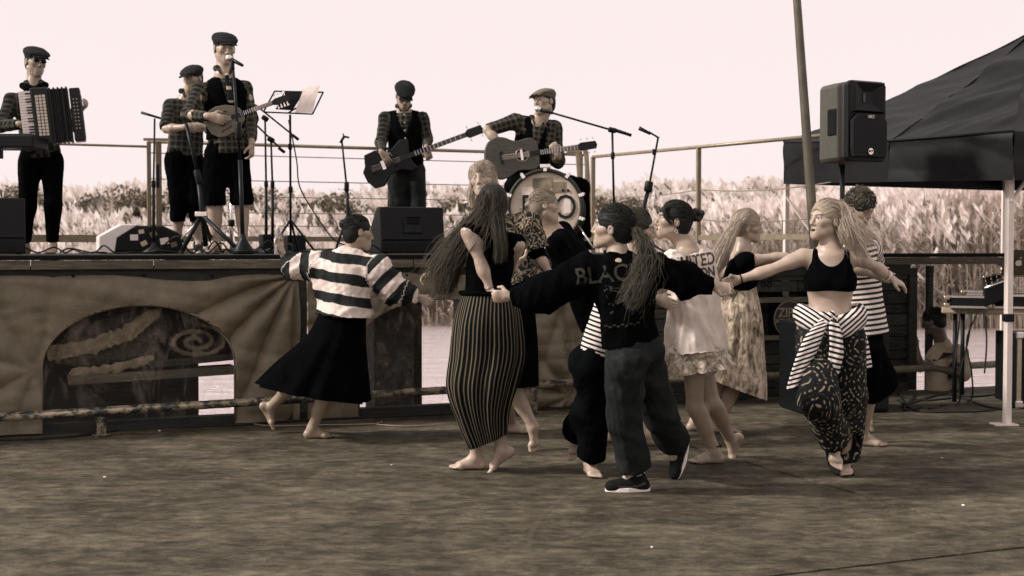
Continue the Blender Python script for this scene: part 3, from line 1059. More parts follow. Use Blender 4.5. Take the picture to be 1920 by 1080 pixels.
def sunglasses(k, root, mat):
    f = Fld(); H = np.stack([k.hr, k.hf, k.hu]); q = k.hs
    for sg in (-1, 1):
        f.ell(hl(k, sg * .031, .092, .01), H, V(.025, .006, .017) * q, .004)
        f.cone(hl(k, sg * .054, .086, .018), hl(k, sg * .078, .005, .014), .003 * q, .003 * q, .003)
    f.cone(hl(k, -.012, .098, .018), hl(k, .012, .098, .018), .003 * q, .003 * q, .004)
    return garment("sunglasses", f, None, root, mat, .004, 0, pat=False)

def shoe(k, sd, root, mup, msole, name="shoe", stripe=None):
    A = getattr(k, 'A' + sd); fd = getattr(k, 'ff' + sd); fu = getattr(k, 'fu' + sd); r = getattr(k, 'fr' + sd); s = k.s
    f = Fld()
    f.cone(A + fu * .012, A - fd * .022 - fu * .035, .043 * s, .038 * s, .02)
    f.cone(A + fd * .02 - fu * .012, A + fd * .12 - fu * .042, .040 * s, .030 * s, .03)
    f.cone(A - fd * .03 - fu * .045, A + fd * .15 - fu * .046, .036 * s, .036 * s, .025)
    f.ell(A - fu * .134 * s, np.stack([r, fd, fu]), V(.3, .4, .072) * s, .004, 's')
    o = garment(name, f, None, root, mup, .007, .001, 4, (40, 40, 40), pat=False)
    out = []
    for i in range(28):
        a = 2 * math.pi * i / 28
        x = math.cos(a) * .128; w = (.044 if math.cos(a) > 0 else .038) * (1 - .1 * math.cos(a))
        out.append((.058 + x, math.sin(a) * w * (1.0 if abs(math.cos(a)) < .9 else 1.0)))
    m = MB(); m.prism([(x * s, y * s) for x, y in out], A - fu * .0625 * s, fd, np.cross(fu, fd), .026 * s)
    so = m.build("sole", msole, o, bevel=.004)
    # laces
    m = MB()
    for j in range(4):
        p = A + fd * (.045 + j * .018) + fu * (.018 - j * .013)
        m.tube([p - r * .018, p + fu * .004, p + r * .018], .0026, 5)
    m.build("laces", mup, o)
    return o

# ------------------------------------------------------------------ shared materials
M = {}
M['skin'] = m_skin("skin")
M['metal_dark'] = m_plain("dark_metal", .012, .42, .3, 30, .2)
M['metal_mid'] = m_plain("mid_metal", .35, .35, .2, 30, .8)
M['metal_bright'] = m_plain("bright_metal", .7, .25, .15, 30, .9)
M['black_plastic'] = m_plain("black_plastic", .007, .45, .3, 30, bump=.15, bscale=300)
M['black_mat'] = m_plain("matt_black", .005, .8, .3, 20)
M['grille'] = m_plain("grille_black", .010, .6, .3, 60, .0)
M['rubber'] = m_plain("rubber", .02, .7, .3, 30)
M['white_paint'] = m_plain("white_paint", .72, .4, .08, 12)
M['paper'] = m_plain("paper", .7, .8, .08, 12)
M['galv'] = m_plain("galvanised_steel", .21, .42, .22, 18, .35)
M['wire'] = m_plain("steel_wire", .25, .4, .2, 30, .5)
M['chrome'] = m_plain("chrome", .75, .15, .1, 10, 1.0)

# ================================================================== SETTING
ANG = math.atan2(11.57 - 9.08, 2.46 + 3.63)
SU = V(math.cos(ANG), math.sin(ANG), 0)
SN = V(-math.sin(ANG), math.cos(ANG), 0)
SO = V(-3.63, 9.08, 0)
UP = V(0, 0, 1)
def SP(u, n, z):                     # stage coordinates: along the front, behind it, up
    return SO + SU * u + SN * n + UP * z
def S(x, y, off=0.0):                # seen point on the plane of the stage front (off behind it)
    r = ray(x, y)
    t = ((SO + SN * off - CAM) @ SN) / (r @ SN)
    return CAM + r * t
def su(p): return (p - SO) @ SU
STZ = 1.30
rnd = random.Random(7)

# ---- floor: four big screeded slabs with open joints
mf = NT("worn_floor")
c = mf.coords(rot=(0, 0, 0))
cs = mf.coords(scale=(0.8, 1.2, 1))
big = mf.noise(cs, 1.6, 5, .62, .4)
mid = mf.noise(mf.coords(scale=(.75, 1.25, 1)), 8, 12, .80, .3)
fine = mf.noise(c, 150, 4, .8)
scr = mf.noise(mf.coords(scale=(1.2, 9, 1), rot=(0, 0, -.1)), 4, 6, .7)
t1 = mf.math('ADD', mf.math('MULTIPLY', big, .30), mf.math('MULTIPLY', mid, .70))
t1 = mf.math('ADD', t1, mf.math('MULTIPLY', mf.math('SUBTRACT', scr, .5), .10))
t1 = mf.math('ADD', t1, mf.math('MULTIPLY', mf.math('SUBTRACT', fine, .5), .42))
fc = lambda L: (L * 1.14, L * 1.02, L * .70, 1)
col = mf.ramp(t1, [(.38, fc(.018)), (.46, fc(.040)), (.53, fc(.074)), (.64, fc(.15))])
sp = mf.noise(c, 38, 2, .5)
stn = mf.noise(mf.coords(scale=(.8, 2.0, 1)), 4.6, 8, .72, .2)
stf = mf.ramp(stn, [(.54, (0, 0, 0, 1)), (.68, (.6, .6, .6, 1))])
col = mf.mix(stf, col, fc(.024))
col = mf.mix(mf.math('MULTIPLY', mf.math('GREATER_THAN', sp, .77), .22), col, tone(.4))
mf.color(col); mf.set(.8, 0, .12)
mf.bump(mf.math('ADD', mf.math('MULTIPLY', mid, .5), mf.math('MULTIPLY', fine, .5)), .45, .006)
MAT_FLOOR = mf.m
j1 = su(GR(1640, 935)); j2 = (GR(1700, 1051) - SO) @ SN
floor = tag(bpy.data.objects.new("floor", None), kind="structure"); COL.objects.link(floor)
floor.location = (0, 0, 0)
for (ua, ub) in ((-9.0, j1), (j1, 13.0)):
    for (na, nb) in ((-13.0, j2), (j2, .02)):
        g = .012
        m = MB()
        m.box(SP((ua + ub) / 2, (na + nb) / 2, -.06), SU, SN, UP, ub - ua - 2 * g, nb - na - 2 * g, .12)
        m.build("slab", MAT_FLOOR, floor, bevel=.002)
m = MB(); m.box(SP(2, -6.5, -.19), SU, SN, UP, 22.6, 13.0, .13); m.build("slab_bed", M['black_mat'], floor)
# worn arc left by a wheel on the floor
m = MB()
arc = [(1120, 905), (1062, 930), (1020, 965), (996, 1000), (990, 1035), (1003, 1078)]
pts = [GR(x, y) for x, y in arc]
C_ = np.array(pts)
vs = []; fs = []
for i in range(len(pts)):
    t = nrm(pts[min(i + 1, len(pts) - 1)] - pts[max(i - 1, 0)]); w = np.cross(UP, t)
    vs += [pts[i] - w * .014 + UP * .004, pts[i] + w * .014 + UP * .004]
for i in range(len(pts) - 1): fs.append((2 * i, 2 * i + 1, 2 * i + 3, 2 * i + 2))
ma = NT("scuff"); ma.color(tone(.13)); ma.set(.8)
tr = ma.n("BsdfTransparent"); mx = ma.n("MixShader")
ma.l(ma.math('MULTIPLY', ma.noise(ma.coords(), 30, 4, .7), .35), mx.inputs[0]); ma.l(tr.outputs[0], mx.inputs[1]); ma.l(ma.b.outputs[0], mx.inputs[2]); ma.l(mx.outputs[0], ma.out.inputs[0])
m.add(vs, fs); tag(m.build("wheel_scuff", ma.m), kind="structure")

# ---- water
mw = NT("water")
mw.color((.93, .83, .82, 1)); mw.set(.24, .92, .8)
mw.b.inputs['IOR'].default_value = 1.33
w1 = mw.noise(mw.coords(scale=(.6, 2.4, 1)), 1.2, 4, .6, .3)
w2 = mw.noise(mw.coords(scale=(.8, 2, 1)), 6, 3, .6)
mw.bump(mw.math('ADD', w1, mw.math('MULTIPLY', w2, .25)), 1.0, .35)
m = MB(); m.box((0, 130, -.62), (1, 0, 0), (0, 1, 0), UP, 460, 300, .2)
water = m.build("water", mw.m); tag(water, kind="structure")

# ---- ground under everything, and the bank rising beyond the water
mg = NT("bank_soil")
mg.color(mg.ramp(mg.noise(mg.coords(), .8, 6, .65), [(.3, .10), (.7, .24)])); mg.set(.95, 0, .1)
mg.bump(mg.noise(mg.coords(), 5, 5, .6), .6, .1)
m = MB(); m.box((0, 350, -3.2), (1, 0, 0), (0, 1, 0), UP, 1600, 900, .4)
tag(m.build("ground", mg.m), kind="structure")
def bank_z(x, y):
    t = min(max((y - 30.5) / 20.0, 0), 1)
    t = t * t * (3 - 2 * t)
    z = -.8 + t * 3.15
    z += .16 * math.sin(x * .21 + y * .13) * t + .1 * math.sin(x * .53 - y * .2) * t
    if y > 52: z -= (y - 52) * .04
    return z
nx, ny = 120, 60
vs = []; fs = []
for j in range(ny + 1):
    y = 28 + 75 * (j / ny) ** 1.4
    for i in range(nx + 1):
        x = -55 + 110 * i / nx
        vs.append((x, y, bank_z(x, y)))
for j in range(ny):
    for i in range(nx):
        a = j * (nx + 1) + i
        fs.append((a, a + 1, a + nx + 2, a + nx + 1))
tag(link_mesh("bank", np.array(vs), fs, mg.m), kind="structure")

# ---- reeds: stems, leaning leaves and pale feathery heads, thousands of them
def reeds(name, n, x0, x1, y0, y1, hmin, hmax, seed, label_mats, dens=None, plume=.75, W=1.0, ztop=None):
    rs = np.random.RandomState(seed)
    vs = []; fs = []; mi = []
    def quad(a, b, c, d, k):
        b0 = len(vs); vs.extend((a, b, c, d)); fs.append((b0, b0 + 1, b0 + 2, b0 + 3)); mi.append(k)
    cnt = 0
    while cnt < n:
        x = x0 + (x1 - x0) * rs.rand(); y = y0 + (y1 - y0) * rs.rand()
        if dens is not None and rs.rand() > dens(x, y): continue
        cnt += 1
        z = bank_z(x, y) - .05
        h = hmin + (hmax - hmin) * rs.rand()
        h *= 1 + .25 * math.sin(x * 1.3 + y) * math.sin(y * .9)
        if ztop: h = min(h, (ztop + .22 * math.sin(x * .7) + rs.normal(0, .12)) - z)
        lean = V(rs.normal(-.10, .10), rs.normal(0, .08), 0)
        p0 = V(x, y, z); p1 = p0 + V(0, 0, h * .55) + lean * h * .4; p2 = p0 + V(0, 0, h) + lean * h
        w = .008 * W
        quad(p0 - V(w, 0, 0), p0 + V(w, 0, 0), p1 + V(w * .8, 0, 0), p1 - V(w * .8, 0, 0), 0)
        quad(p1 - V(w * .8, 0, 0), p1 + V(w * .8, 0, 0), p2 + V(w * .4, 0, 0), p2 - V(w * .4, 0, 0), 0)
        for j in range(4):
            t = .15 + .7 * rs.rand(); q = p0 + (p2 - p0) * t
            a = rs.rand() * 6.28; l = (.16 + .16 * rs.rand()) * min(h, 1.6)
            d = V(math.cos(a), math.sin(a) * .6, .7 + .5 * rs.rand()); e = q + d * l; g = e + V(math.cos(a), math.sin(a) * .6, -.35) * l * .5
            s_ = V(-math.sin(a), math.cos(a), .2) * .015 * W + V(.008, 0, .008) * W
            quad(q - s_, q + s_, e + s_ * .8, e - s_ * .8, 1 + (rs.rand() < .5)); quad(e - s_ * .8, e + s_ * .8, g + s_ * .1, g - s_ * .1, 1)
        if rs.rand() < plume:
            for j in range(3):
                a = rs.rand() * 6.28; l = (.16 + .16 * rs.rand()) * W ** .5
                base = p2 - V(0, 0, .05 + .06 * j)
                tip = base + V(-.25 + .35 * math.cos(a), .3 * math.sin(a), .9) * l
                s_ = V(math.cos(a * 2), math.sin(a * 2), .15) * (.028 + .03 * rs.rand()) * W
                mid_ = base * .55 + tip * .45
                quad(base, mid_ + s_, tip, mid_ - s_, 3)
    o = link_mesh(name, np.array(vs), np.array(fs), None, None, smooth=False, mats=label_mats, midx=mi)
    return tag(o, kind="stuff")
def m_leafy(name, La, Lb, sc=3.0, trans=.35):
    m = NT(name)
    f = m.noise(m.coords(), sc, 5, .7)
    col = m.ramp(f, [(.3, La), (.7, Lb)])
    m.color(col); m.set(.7, 0, .2)
    t = m.n("BsdfTranslucent"); m.l(col, t.inputs[0])
    x = m.n("MixShader"); x.inputs[0].default_value = trans
    m.l(m.b.outputs[0], x.inputs[1]); m.l(t.outputs[0], x.inputs[2]); m.l(x.outputs[0], m.out.inputs[0])
    return m.m
RM = [m_leafy("reed_stem", .3, .6), m_leafy("reed_leaf", .07, .66, .45, .5), m_leafy("reed_leaf_dark", .03, .34, .45, .4), m_leafy("reed_plume", .6, .9, .7, .5)]
reeds("reeds", 6000, -18, 20, 30.5, 37, 1.2, 2.1, 11, RM, W=1.5)
reeds("meadow_grass", 9000, -24, 24, 37, 53, .8, 1.3, 12, RM, plume=.9, W=2.6)
reeds("tall_reeds", 9500, 4.5, 17, 29.5, 36, 2.5, 3.7, 13, RM, W=1.05, ztop=2.55, dens=lambda x, y: min(1, max(.12, (x - 4.5) / 5)))

# ---- bushes on the crest
def bush(c, rx, rz, n, seed, label):
    rs = np.random.RandomState(seed)
    root = empty("bush", c, label, "bush", "dark bushes along the crest of the bank")
    vs = []; fs = []
    lobes = [(V(rs.normal(0, .45) * rx, rs.normal(0, .3) * rx, rz * (.35 + .5 * rs.rand())), .35 + .35 * rs.rand()) for _ in range(9)]
    for i in range(n):
        lc, lr = lobes[rs.randint(len(lobes))]
        u = rs.randn(3); u /= np.linalg.norm(u); rad = lr * (.55 + .5 * rs.rand())
        p = np.array(c) + lc + u * V(rx, rx, rz) * rad * .8
        a = rs.randn(3); a /= np.linalg.norm(a); b = np.cross(a, rs.randn(3)); b /= np.linalg.norm(b)
        s_ = .05 + .06 * rs.rand()
        k = len(vs); vs.extend((p - a * s_, p + b * s_ * .6, p + a * s_, p - b * s_ * .6)); fs.append((k, k + 1, k + 2, k + 3))
    o = link_mesh("crown", np.array(vs), np.array(fs), MAT_BUSH, root, smooth=False)
    m = MB()
    for i in range(4):
        m.tube([np.array(c) - UP * .2, np.array(c) + V(rs.normal(0, .3) * rx, rs.normal(0, .3) * rx, rz * .8)], [.04, .015], 5)
    m.build("stem", RM[2], root)
MAT_BUSH = m_leafy("bush_leaf", .05, .20, 4)
for i, (px, py, d, rx, rz, lab) in enumerate((
        (20, 348, 44, 0.98, .55, "small dark bush on the skyline behind the accordion player, at the left edge"),
        (215, 352, 44, 1.43, .5, "low dark bush on the skyline just right of the accordion player"),
        (300, 348, 44, 1.17, .5, "dark bush on the skyline left of the tall singer, beside the rail post"),
        (365, 356, 44, 1.17, .42, "dark bush on the skyline behind the two men at the singer's microphone"),
        (520, 362, 44, 1.17, .4, "dark bush on the skyline behind the music stand"),
        (640, 356, 44, 1.30, .45, "dark bush on the skyline left of the bass player"),
        (850, 360, 44, 0.91, .6, "round dark bush on the skyline between bass player and seated guitarist"),
        (1160, 362, 44, 1.56, .4, "low wide dark bush on the skyline right of the bass drum"),
        (1340, 381, 44, 1.56, .6, "dark bush among the reeds behind the right rail post"))):
    p = P(px, py - 12, d); z = bank_z(p[0], d)
    bush((p[0] , d, z + .0), rx * 1.25, max(rz, (p[2] - z) / 1.3), 1700, 40 + i, lab)

# ---- the stage: deck boards seen edge on, fascia, tarps, rails
mt = NT("weathered_timber")
tc = mt.coords(scale=(1, 1, 9)); 
g1 = mt.noise(tc, 3.2, 6, .7, 1.2); g2 = mt.noise(mt.coords(), 1.1, 3)
mt.color(mt.ramp(mt.math('ADD', mt.math('MULTIPLY', g1, .7), mt.math('MULTIPLY', g2, .3)), [(.3, .035), (.5, .085), (.72, .19)]))
mt.set(.75, 0, .3); mt.bump(g1, .5, .006)
MAT_TIMBER = mt.m
md = NT("dark_timber")
g1 = md.noise(md.coords(scale=(1, 1, 10)), 3, 6, .7, 1.0)
md.color(md.ramp(g1, [(.3, .012), (.7, .045)])); md.set(.8, 0, .25); md.bump(g1, .5, .006)
MAT_DARKWOOD = md.m
U_END = su(S(1885, 480)); U_WALL0 = su(S(1180, 600)); U_WALL1 = su(S(1706, 600)); U_L = -2.2
stage = empty("stage", SP(2, 1.5, 0), "raised timber stage with tarpaulin skirt that the band stands on", "stage")
for i in range(9):                                    # deck boards
    n0 = -.03 + i * .36
    e = U_END if i < 1 else su(S(1520, 480))
    MB().box(SP((U_L + e) / 2, n0 + .17, STZ - .018), SU, SN, UP, e - U_L, .35, .036).build("deck_board", MAT_DARKWOOD, stage, bevel=.003)
cuts = [U_L, .2, 1.05, 2.15, 3.05, 4.2, 5.1, 6.3, 7.25, 8.4, U_END]
for a, b in zip(cuts[:-1], cuts[1:]):                 # pale fascia boards
    MB().box(SP((a + b) / 2, -.045, STZ - .072), SU, SN, UP, b - a - .006, .032, .066).build("fascia_board", MAT_TIMBER, stage, bevel=.003)
MB().box(SP((U_L + U_END) / 2, -.035, STZ - .022), SU, SN, UP, U_END - U_L, .062, .03).build("edge_trim", M['black_mat'], stage)
for a, b in ((U_L, 1.9), (1.9, 4.6), (4.6, U_WALL1)):
    MB().box(SP((a + b) / 2, .025, STZ - .140), SU, SN, UP, b - a - .008, .07, .12).build("rim_joist", MAT_DARKWOOD, stage, bevel=.003)
for u in np.arange(U_L + .3, U_WALL1, 1.15):          # joists and legs below the deck
    MB().box(SP(u, 1.6, STZ - .11), SU, SN, UP, .06, 3.0, .13).build("joist", MAT_DARKWOOD, stage)
for u in (-1.2, 1.3, 4.0, 6.2):
    for n_ in (1.4, 2.9):
        MB().box(SP(u, n_, .3), SU, SN, UP, .14, .14, 1.8).build("pile", MAT_DARKWOOD, stage)
MB().box(SP(2.2, 1.5, -.3), SU, SN, UP, 9.5, .22, .16).build("cross_beam", MAT_DARKWOOD, stage)
# base sill along the floor edge
a_, b_ = SP(U_L, .06, .03), SP(U_WALL1, .06, .03)
MB().box((a_ + b_) / 2, SU, SN, UP, U_WALL1 - U_L, .1, .1).build("base_sill", MAT_DARKWOOD, stage, bevel=.004)
# bolts under the fascia
for x in (137, 270, 398, 762):
    p = S(x, 517, -.01); m = MB(); m.lathe(p - SN * .012, SN, [(0, .012), (.012, .012)], 8); m.build("bolt", M['black_mat'], stage)
# posts between the tarps
for x, w in ((567, .06), (1100, .08)):
    p = S(x, 640, .02); MB().box((p[0], p[1], .62), SU, SN, UP, w, .06, 1.1).build("post", MAT_DARKWOOD, stage)

# tarps with arched windows
mtp = NT("tarp_fabric")
g = mtp.noise(mtp.coords(), 7, 6, .65)
mtp.color(mtp.ramp(g, [(.3, .10), (.7, .165)])); mtp.set(.5, 0, .3)
mtp.bump(mtp.math('ADD', mtp.math('MULTIPLY', mtp.noise(mtp.coords(scale=(1, 1, .6)), 16, 5, .6), .8), mtp.noise(mtp.coords(), 90, 2)), .35, .01)
mfilm = NT("clear_film")
mfilm.color(tone(.5)); mfilm.set(.12, 0, .6)
tr = mfilm.n("BsdfTransparent"); mx = mfilm.n("MixShader")
fz = mfilm.ramp(mfilm.noise(mfilm.coords(scale=(1, 1, .35)), 6, 6, .7, 1.5), [(.5, (.01, .01, .01, 1)), (.75, (.12, .12, .12, 1))])
mfilm.l(fz, mx.inputs[0]); mfilm.l(tr.outputs[0], mx.inputs[1]); mfilm.l(mfilm.b.outputs[0], mx.inputs[2]); mfilm.l(mx.outputs[0], mfilm.out.inputs[0])
def tarp(u0, u1, z0, z1, anchors, win, label, seed, step=.016, group=None):
    """win = (centre u, half width, sill z, spring z, top z)"""
    nu = int((u1 - u0) / step); nz = int((z1 - z0) / step)
    U_, Z_ = np.meshgrid(np.linspace(u0, u1, nu + 1), np.linspace(z0, z1, nz + 1))
    U = U_.ravel().copy(); Z = Z_.ravel().copy()
    inside = np.zeros(len(U), bool)
    if win:
        uc, hw, zs, zp, zt = win
        du = (U - uc) / hw; dz = np.where(Z > zp, (Z - zp) / (zt - zp), 0)
        rr = np.sqrt(du ** 2 + dz ** 2)
        inside = (rr < 1) & (Z > zs)
        near = (np.abs(rr - 1) * hw < step * .75) & (Z > zs)
        k = 1 / np.maximum(rr, 1e-6)
        U = np.where(near, uc + (U - uc) * k, U); Z = np.where(near & (Z > zp), zp + (Z - zp) * k, Z)
        inside &= ~near
    D = np.zeros(len(U))
    rs = np.random.RandomState(seed)
    for (au, az, amp, fr, reach, ph) in anchors:
        dx = U - au; dy = Z - az; th = np.arctan2(dy, dx); r = np.hypot(dx, dy)
        w = np.exp(-(r / reach) ** 2) * np.clip(r / .25, 0, 1)
        D += amp * w * (1 - 2 * np.abs(np.sin(th * fr + ph + .25 * np.sin(r * 5 + ph))) ** .6)
    D += wrinkle(np.stack([U, Z, U * 0], 1), seed, 1.1, 3.6, 1) * .026
    D += wrinkle(np.stack([U, Z, U * 0], 1), seed + 1, 8, 11, 1) * .004
    top = np.clip((z1 - Z) / .06, 0, 1); D *= top
    v = SO + np.outer(U, SU) + np.outer(D * 1.0, SN) + np.outer(Z, UP)
    w_ = nu + 1
    q = []
    I = inside
    for j in range(nz):
        for i in range(nu):
            a = j * w_ + i
            if I[a] or I[a + 1] or I[a + w_] or I[a + w_ + 1]: continue
            q.append((a, a + 1, a + w_ + 1, a + w_))
    root = empty("tarpaulin", SP((u0 + u1) / 2, 0, z0), label, "tarpaulin", group)
    o = link_mesh("sheet", v, np.array(q), mtp.m, root)
    if win:
        m = MB(); pts = []
        for i in range(41):
            a = math.pi * i / 40
            pts.append(SP(uc + hw * math.cos(a), -.006, zp + (zt - zp) * math.sin(a)))
        pts = [SP(uc + hw, -.006, zs)] + pts + [SP(uc - hw, -.006, zs)]
        m.tube(pts, .009, 6); m.build("window_hem", mtp.m, root, smooth=True)
        m = MB()
        out = [(hw * math.cos(math.pi * i / 30), (zt - zp) * math.sin(math.pi * i / 30)) for i in range(31)] + [(-hw, zs - zp), (hw, zs - zp)]
        m.prism(out, SP(uc, .012, zp), SU, UP, .002)
        m.build("window_film", mfilm.m, root)
        # crinkled edges of the clear film, caught by the light
        mc = []
        for k in range(5):
            a0 = uc + hw * rs.uniform(-.8, .8); z_ = zs + (zt - zs) * rs.uniform(.25, .85)
            mc.append(a0)
    return root
def uz(x, y):
    p = S(x, y); return su(p), p[2]
wa = uz(78, 700); wb = uz(440, 680); wt_ = uz(270, 572); wsill = .035
u567 = uz(560, 600)[0]
an = uz(556, 514)
tarp(U_L, u567, .02, 1.175, [(an[0], an[1], .055, 8, 1.6, .4), (wa[0] - .05, wa[1] + .02, .018, 4, .9, 1.0)],
     ((wa[0] + wb[0]) / 2, (wb[0] - wa[0]) / 2, wsill, wb[1], wt_[1]), "brown tarpaulin skirt with an arched clear window, left half of the stage front", 21, group=None)
wa2 = uz(672, 640); wb2 = uz(980, 640); wt2 = uz(830, 560)
tarp(uz(576, 600)[0], uz(1094, 600)[0], .02, 1.175, [(uz(1090, 512)[0], 1.15, .035, 8, 1.2, .7), (uz(720, 620)[0] - .1, .75, .02, 8, .6, 0), (uz(1070, 760)[0], .1, .05, 5, .8, 1.2)],
     ((wa2[0] + wb2[0]) / 2, (wb2[0] - wa2[0]) / 2, wsill, wa2[1] - .02, wt2[1]), "brown tarpaulin skirt behind the dancers, with an arched window showing water", 27)

# things lying under the deck, seen through the first window
def fld_obj(name, f, mat, label, cat, h=.012, amp=.006, seed=1, fr=(20, 20, 20), parent=None):
    o = garment(name, f, None, parent, mat, h, amp, seed, fr, pat=False)
    if label: tag(o, label, cat)
    return o
MAT_ROLL = m_cloth("rolled_cloth", .11, .5); MAT_ROLLP = m_plain("padded_cloth", .06, .9, .85, 42, bump=.5, bscale=40)
MAT_PALE = m_cloth("pale_cloth", .20, .45)
f = Fld(); c_ = S(362, 638, .35); last = None
for i in range(34):
    a = i * .42; r_ = .022 + .0102 * i * .46
    p = c_ + SU * math.cos(a) * r_ * 1.35 + UP * math.sin(a) * r_ * .72
    if last is not None: f.cone(last - SN * .16, p - SN * .16, .021, .021, .003); f.cone(p - SN * .15, p + SN * .1, .022, .022, .004)
    last = p
fld_obj("rolled_blanket", f, MAT_ROLL, "thick blanket rolled in a spiral, stored under the stage behind the left window", "blanket")
f = Fld(); f.cone(S(150, 640, .42), S(285, 615, .42), .12, .17, .04); f.cone(S(120, 662, .4), S(270, 660, .4), .09, .11, .04)
fld_obj("folded_quilt", f, MAT_ROLLP, "dark speckled quilt bundled under the stage behind the left window", "quilt", amp=.016)
f = Fld()
pp = [S(100, 662, .24), S(170, 650, .22), S(240, 625, .2), S(285, 590, .2)]
for a, b in zip(pp[:-1], pp[1:]): f.cone(a, b, .068, .062, .02, flat=SN, fs=.35)
fld_obj("pale_sheet", f, MAT_PALE, "pale crumpled sheet slung across the dark quilt under the stage", "sheet", amp=.02)
f = Fld()
pp = [S(140, 700, .25), S(220, 690, .25), S(282, 672, .25)]
for a, b in zip(pp[:-1], pp[1:]): f.cone(a, b, .045, .038, .02, flat=SN, fs=.6)
fld_obj("crumpled_strip", f, MAT_PALE, "long pale strip of cloth lying along the beam under the stage", "cloth", amp=.014)
a, b = S(128, 712, .3), S(436, 692, .3)
tag(MB().bar(a, b, .16, .07).build("timber_beam", MAT_TIMBER, bevel=.004), "pale timber beam lying across the left window under the stage", "beam")
a, b = S(280, 683, .22), S(436, 668, .22)
tag(MB().bar(a, b, .12, .05).build("wooden_plank", MAT_DARKWOOD, bevel=.004), "dark plank resting on the pale beam under the rolled blanket", "plank")
pa, pb = S(-10, 760, .7), S(372, 760, .7)
tag(MB().box(((pa + pb) / 2)[:2].tolist() + [.25], SU, SN, UP, su(pb) - su(pa), .04, .62).build("dark_board", MAT_DARKWOOD), "dark board closing the lower part of the left window", "board")
pa, pb = S(-60, 640, .9), S(540, 640, .9)
tag(MB().box(((pa + pb) / 2)[:2].tolist() + [.79], SU, SN, UP, su(pb) - su(pa), .04, .70).build("storage_board", MAT_DARKWOOD), "dark board behind the blankets stored under the stage", "board")
pa = S(730, 680, .5)
mp_ = NT("mossy_concrete"); g = mp_.noise(mp_.coords(), 14, 6, .7); mp_.color(mp_.ramp(g, [(.4, .02), (.62, .06), (.75, .3)])); mp_.set(.9); mp_.bump(g, .8, .02)
tag(MB().box((pa[0], pa[1], .15), SU, SN, UP, .34, .3, 1.7).build("pier", mp_.m, bevel=.02), "rough dark pier under the stage behind the second window", "pier")

# the pipe rail running along the foot of the stage
mpi = NT("chipped_paint_pipe"); g = mpi.noise(mpi.coords(scale=(1, 1, 1.6)), 11, 6, .72)
mpi.color(mpi.ramp(g, [(.45, .02), (.5, .08), (.55, .19)])); mpi.set(.6, 0, .3); mpi.bump(g, .5, .003)
pipe = empty("pipe_rail", SP(0, -.18, 0), "low chipped pipe rail running along the foot of the stage", "rail")
p0 = S(-60, 786, -.2); p1 = S(1094, 716, -.2); p2 = S(1480, 704, -.2); p3 = S(1900, 681, -.05)
MB().tube([p0, p1], .032, 12).build("pipe", mpi.m, pipe, smooth=True)
mpi2 = m_plain("dull_pipe", .13, .7, .5, 30, bump=.4, bscale=50)
MB().tube([p1 + SU * .02, p2, p3], .034, 12).build("pipe", mpi2, pipe, smooth=True)
for x, y in ((190, 776), (1000, 722), (1796, 686)):
    q = S(x, y, -.2); m = MB(); m.tube([(q[0], q[1], .0), (q[0], q[1], q[2] - .02)], .034, 10); m.lathe((q[0], q[1], 0), UP, [(0, .07), (.012, .07)], 14); m.build("support", mpi.m, pipe, smooth=False)

# ---- wooden wall of planks at the right end of the stage front
wall = empty("wooden_wall", SP((U_WALL0 + U_WALL1) / 2, .1, 0), "dark weathered plank wall under the right end of the stage", "wall")
uo0, uo1 = uz(1372, 600)[0], uz(1560, 600)[0]
zw1 = uz(1500, 566)[1]; zw0 = uz(1500, 628)[1]
mats_pl = [MAT_TIMBER, MAT_DARKWOOD]
mpl = []
for k, (a, b, c_) in enumerate(((.012, .03, .07), (.01, .022, .055), (.018, .04, .09))):
    mm = NT("old_plank"); gg = mm.noise(mm.coords(scale=(1, 1, 11)), 3 + k, 6, .72, 1.4)
    mm.color(mm.ramp(gg, [(.3, a), (.5, b), (.72, c_)])); mm.set(.85, 0, .2); mm.bump(gg, .7, .008); mpl.append(mm.m)
rows = [(1.10, .125), (.965, .13), (.86, .10)]
z = 1.165; i = 0
zrows = []
while z > .08:
    h = [.115, .10, .13, .09][i % 4]
    if z - h < .05: h = z - .05
    zrows.append((z - h, z)); z -= h; i += 1
for i, (a, b) in enumerate(zrows):
    segs = [(U_WALL0, U_WALL1)]
    if b > zw0 + .01 and a < zw1 - .01: segs = [(U_WALL0, uo0), (uo1, U_WALL1)]
    for (ua, ub) in segs:
        cut = [ua]
        while cut[-1] < ub - .9: cut.append(cut[-1] + .75 + rnd.random() * .8)
        if ub - cut[-1] < .35 and len(cut) > 1: cut.pop()
        cut.append(ub)
        for p, q in zip(cut[:-1], cut[1:]):
            MB().box(SP((p + q) / 2, .06 + rnd.uniform(-.008, .008), (a + b) / 2), SU, SN, UP, q - p - .007, .045, b - a - .008).build("plank", mpl[rnd.randrange(3)], wall, bevel=.004)
MB().box(SP((uo0 + uo1) / 2, .03, zw0 - .02), SU, SN, UP, uo1 - uo0 + .1, .07, .04).build("sill", MAT_TIMBER, wall)
MB().box(SP((uo0 + uo1) / 2, .03, zw1 + .02), SU, SN, UP, uo1 - uo0 + .1, .07, .045).build("lintel", MAT_TIMBER, wall)
MB().box(SP((U_WALL0 + U_WALL1) / 2 + .2, .75, .6), SU, SN, UP, U_WALL1 - U_WALL0 + .5, .03, 1.2).build("backing", M['black_mat'], wall)
for a, b in ((U_WALL0, uo0 - .03), (uo1 + .03, U_WALL1)): MB().box(SP((a + b) / 2, .108, .6), SU, SN, UP, b - a, .015, 1.12).build("backing", M['black_mat'], wall)
for f_ in (.22, .5, .8):
    MB().box(SP(uo0 + (uo1 - uo0) * f_, .3, (zw0 + zw1) / 2), SU, SN, UP, .05, .05, zw1 - zw0 + .1).build("stud", MAT_DARKWOOD, wall)
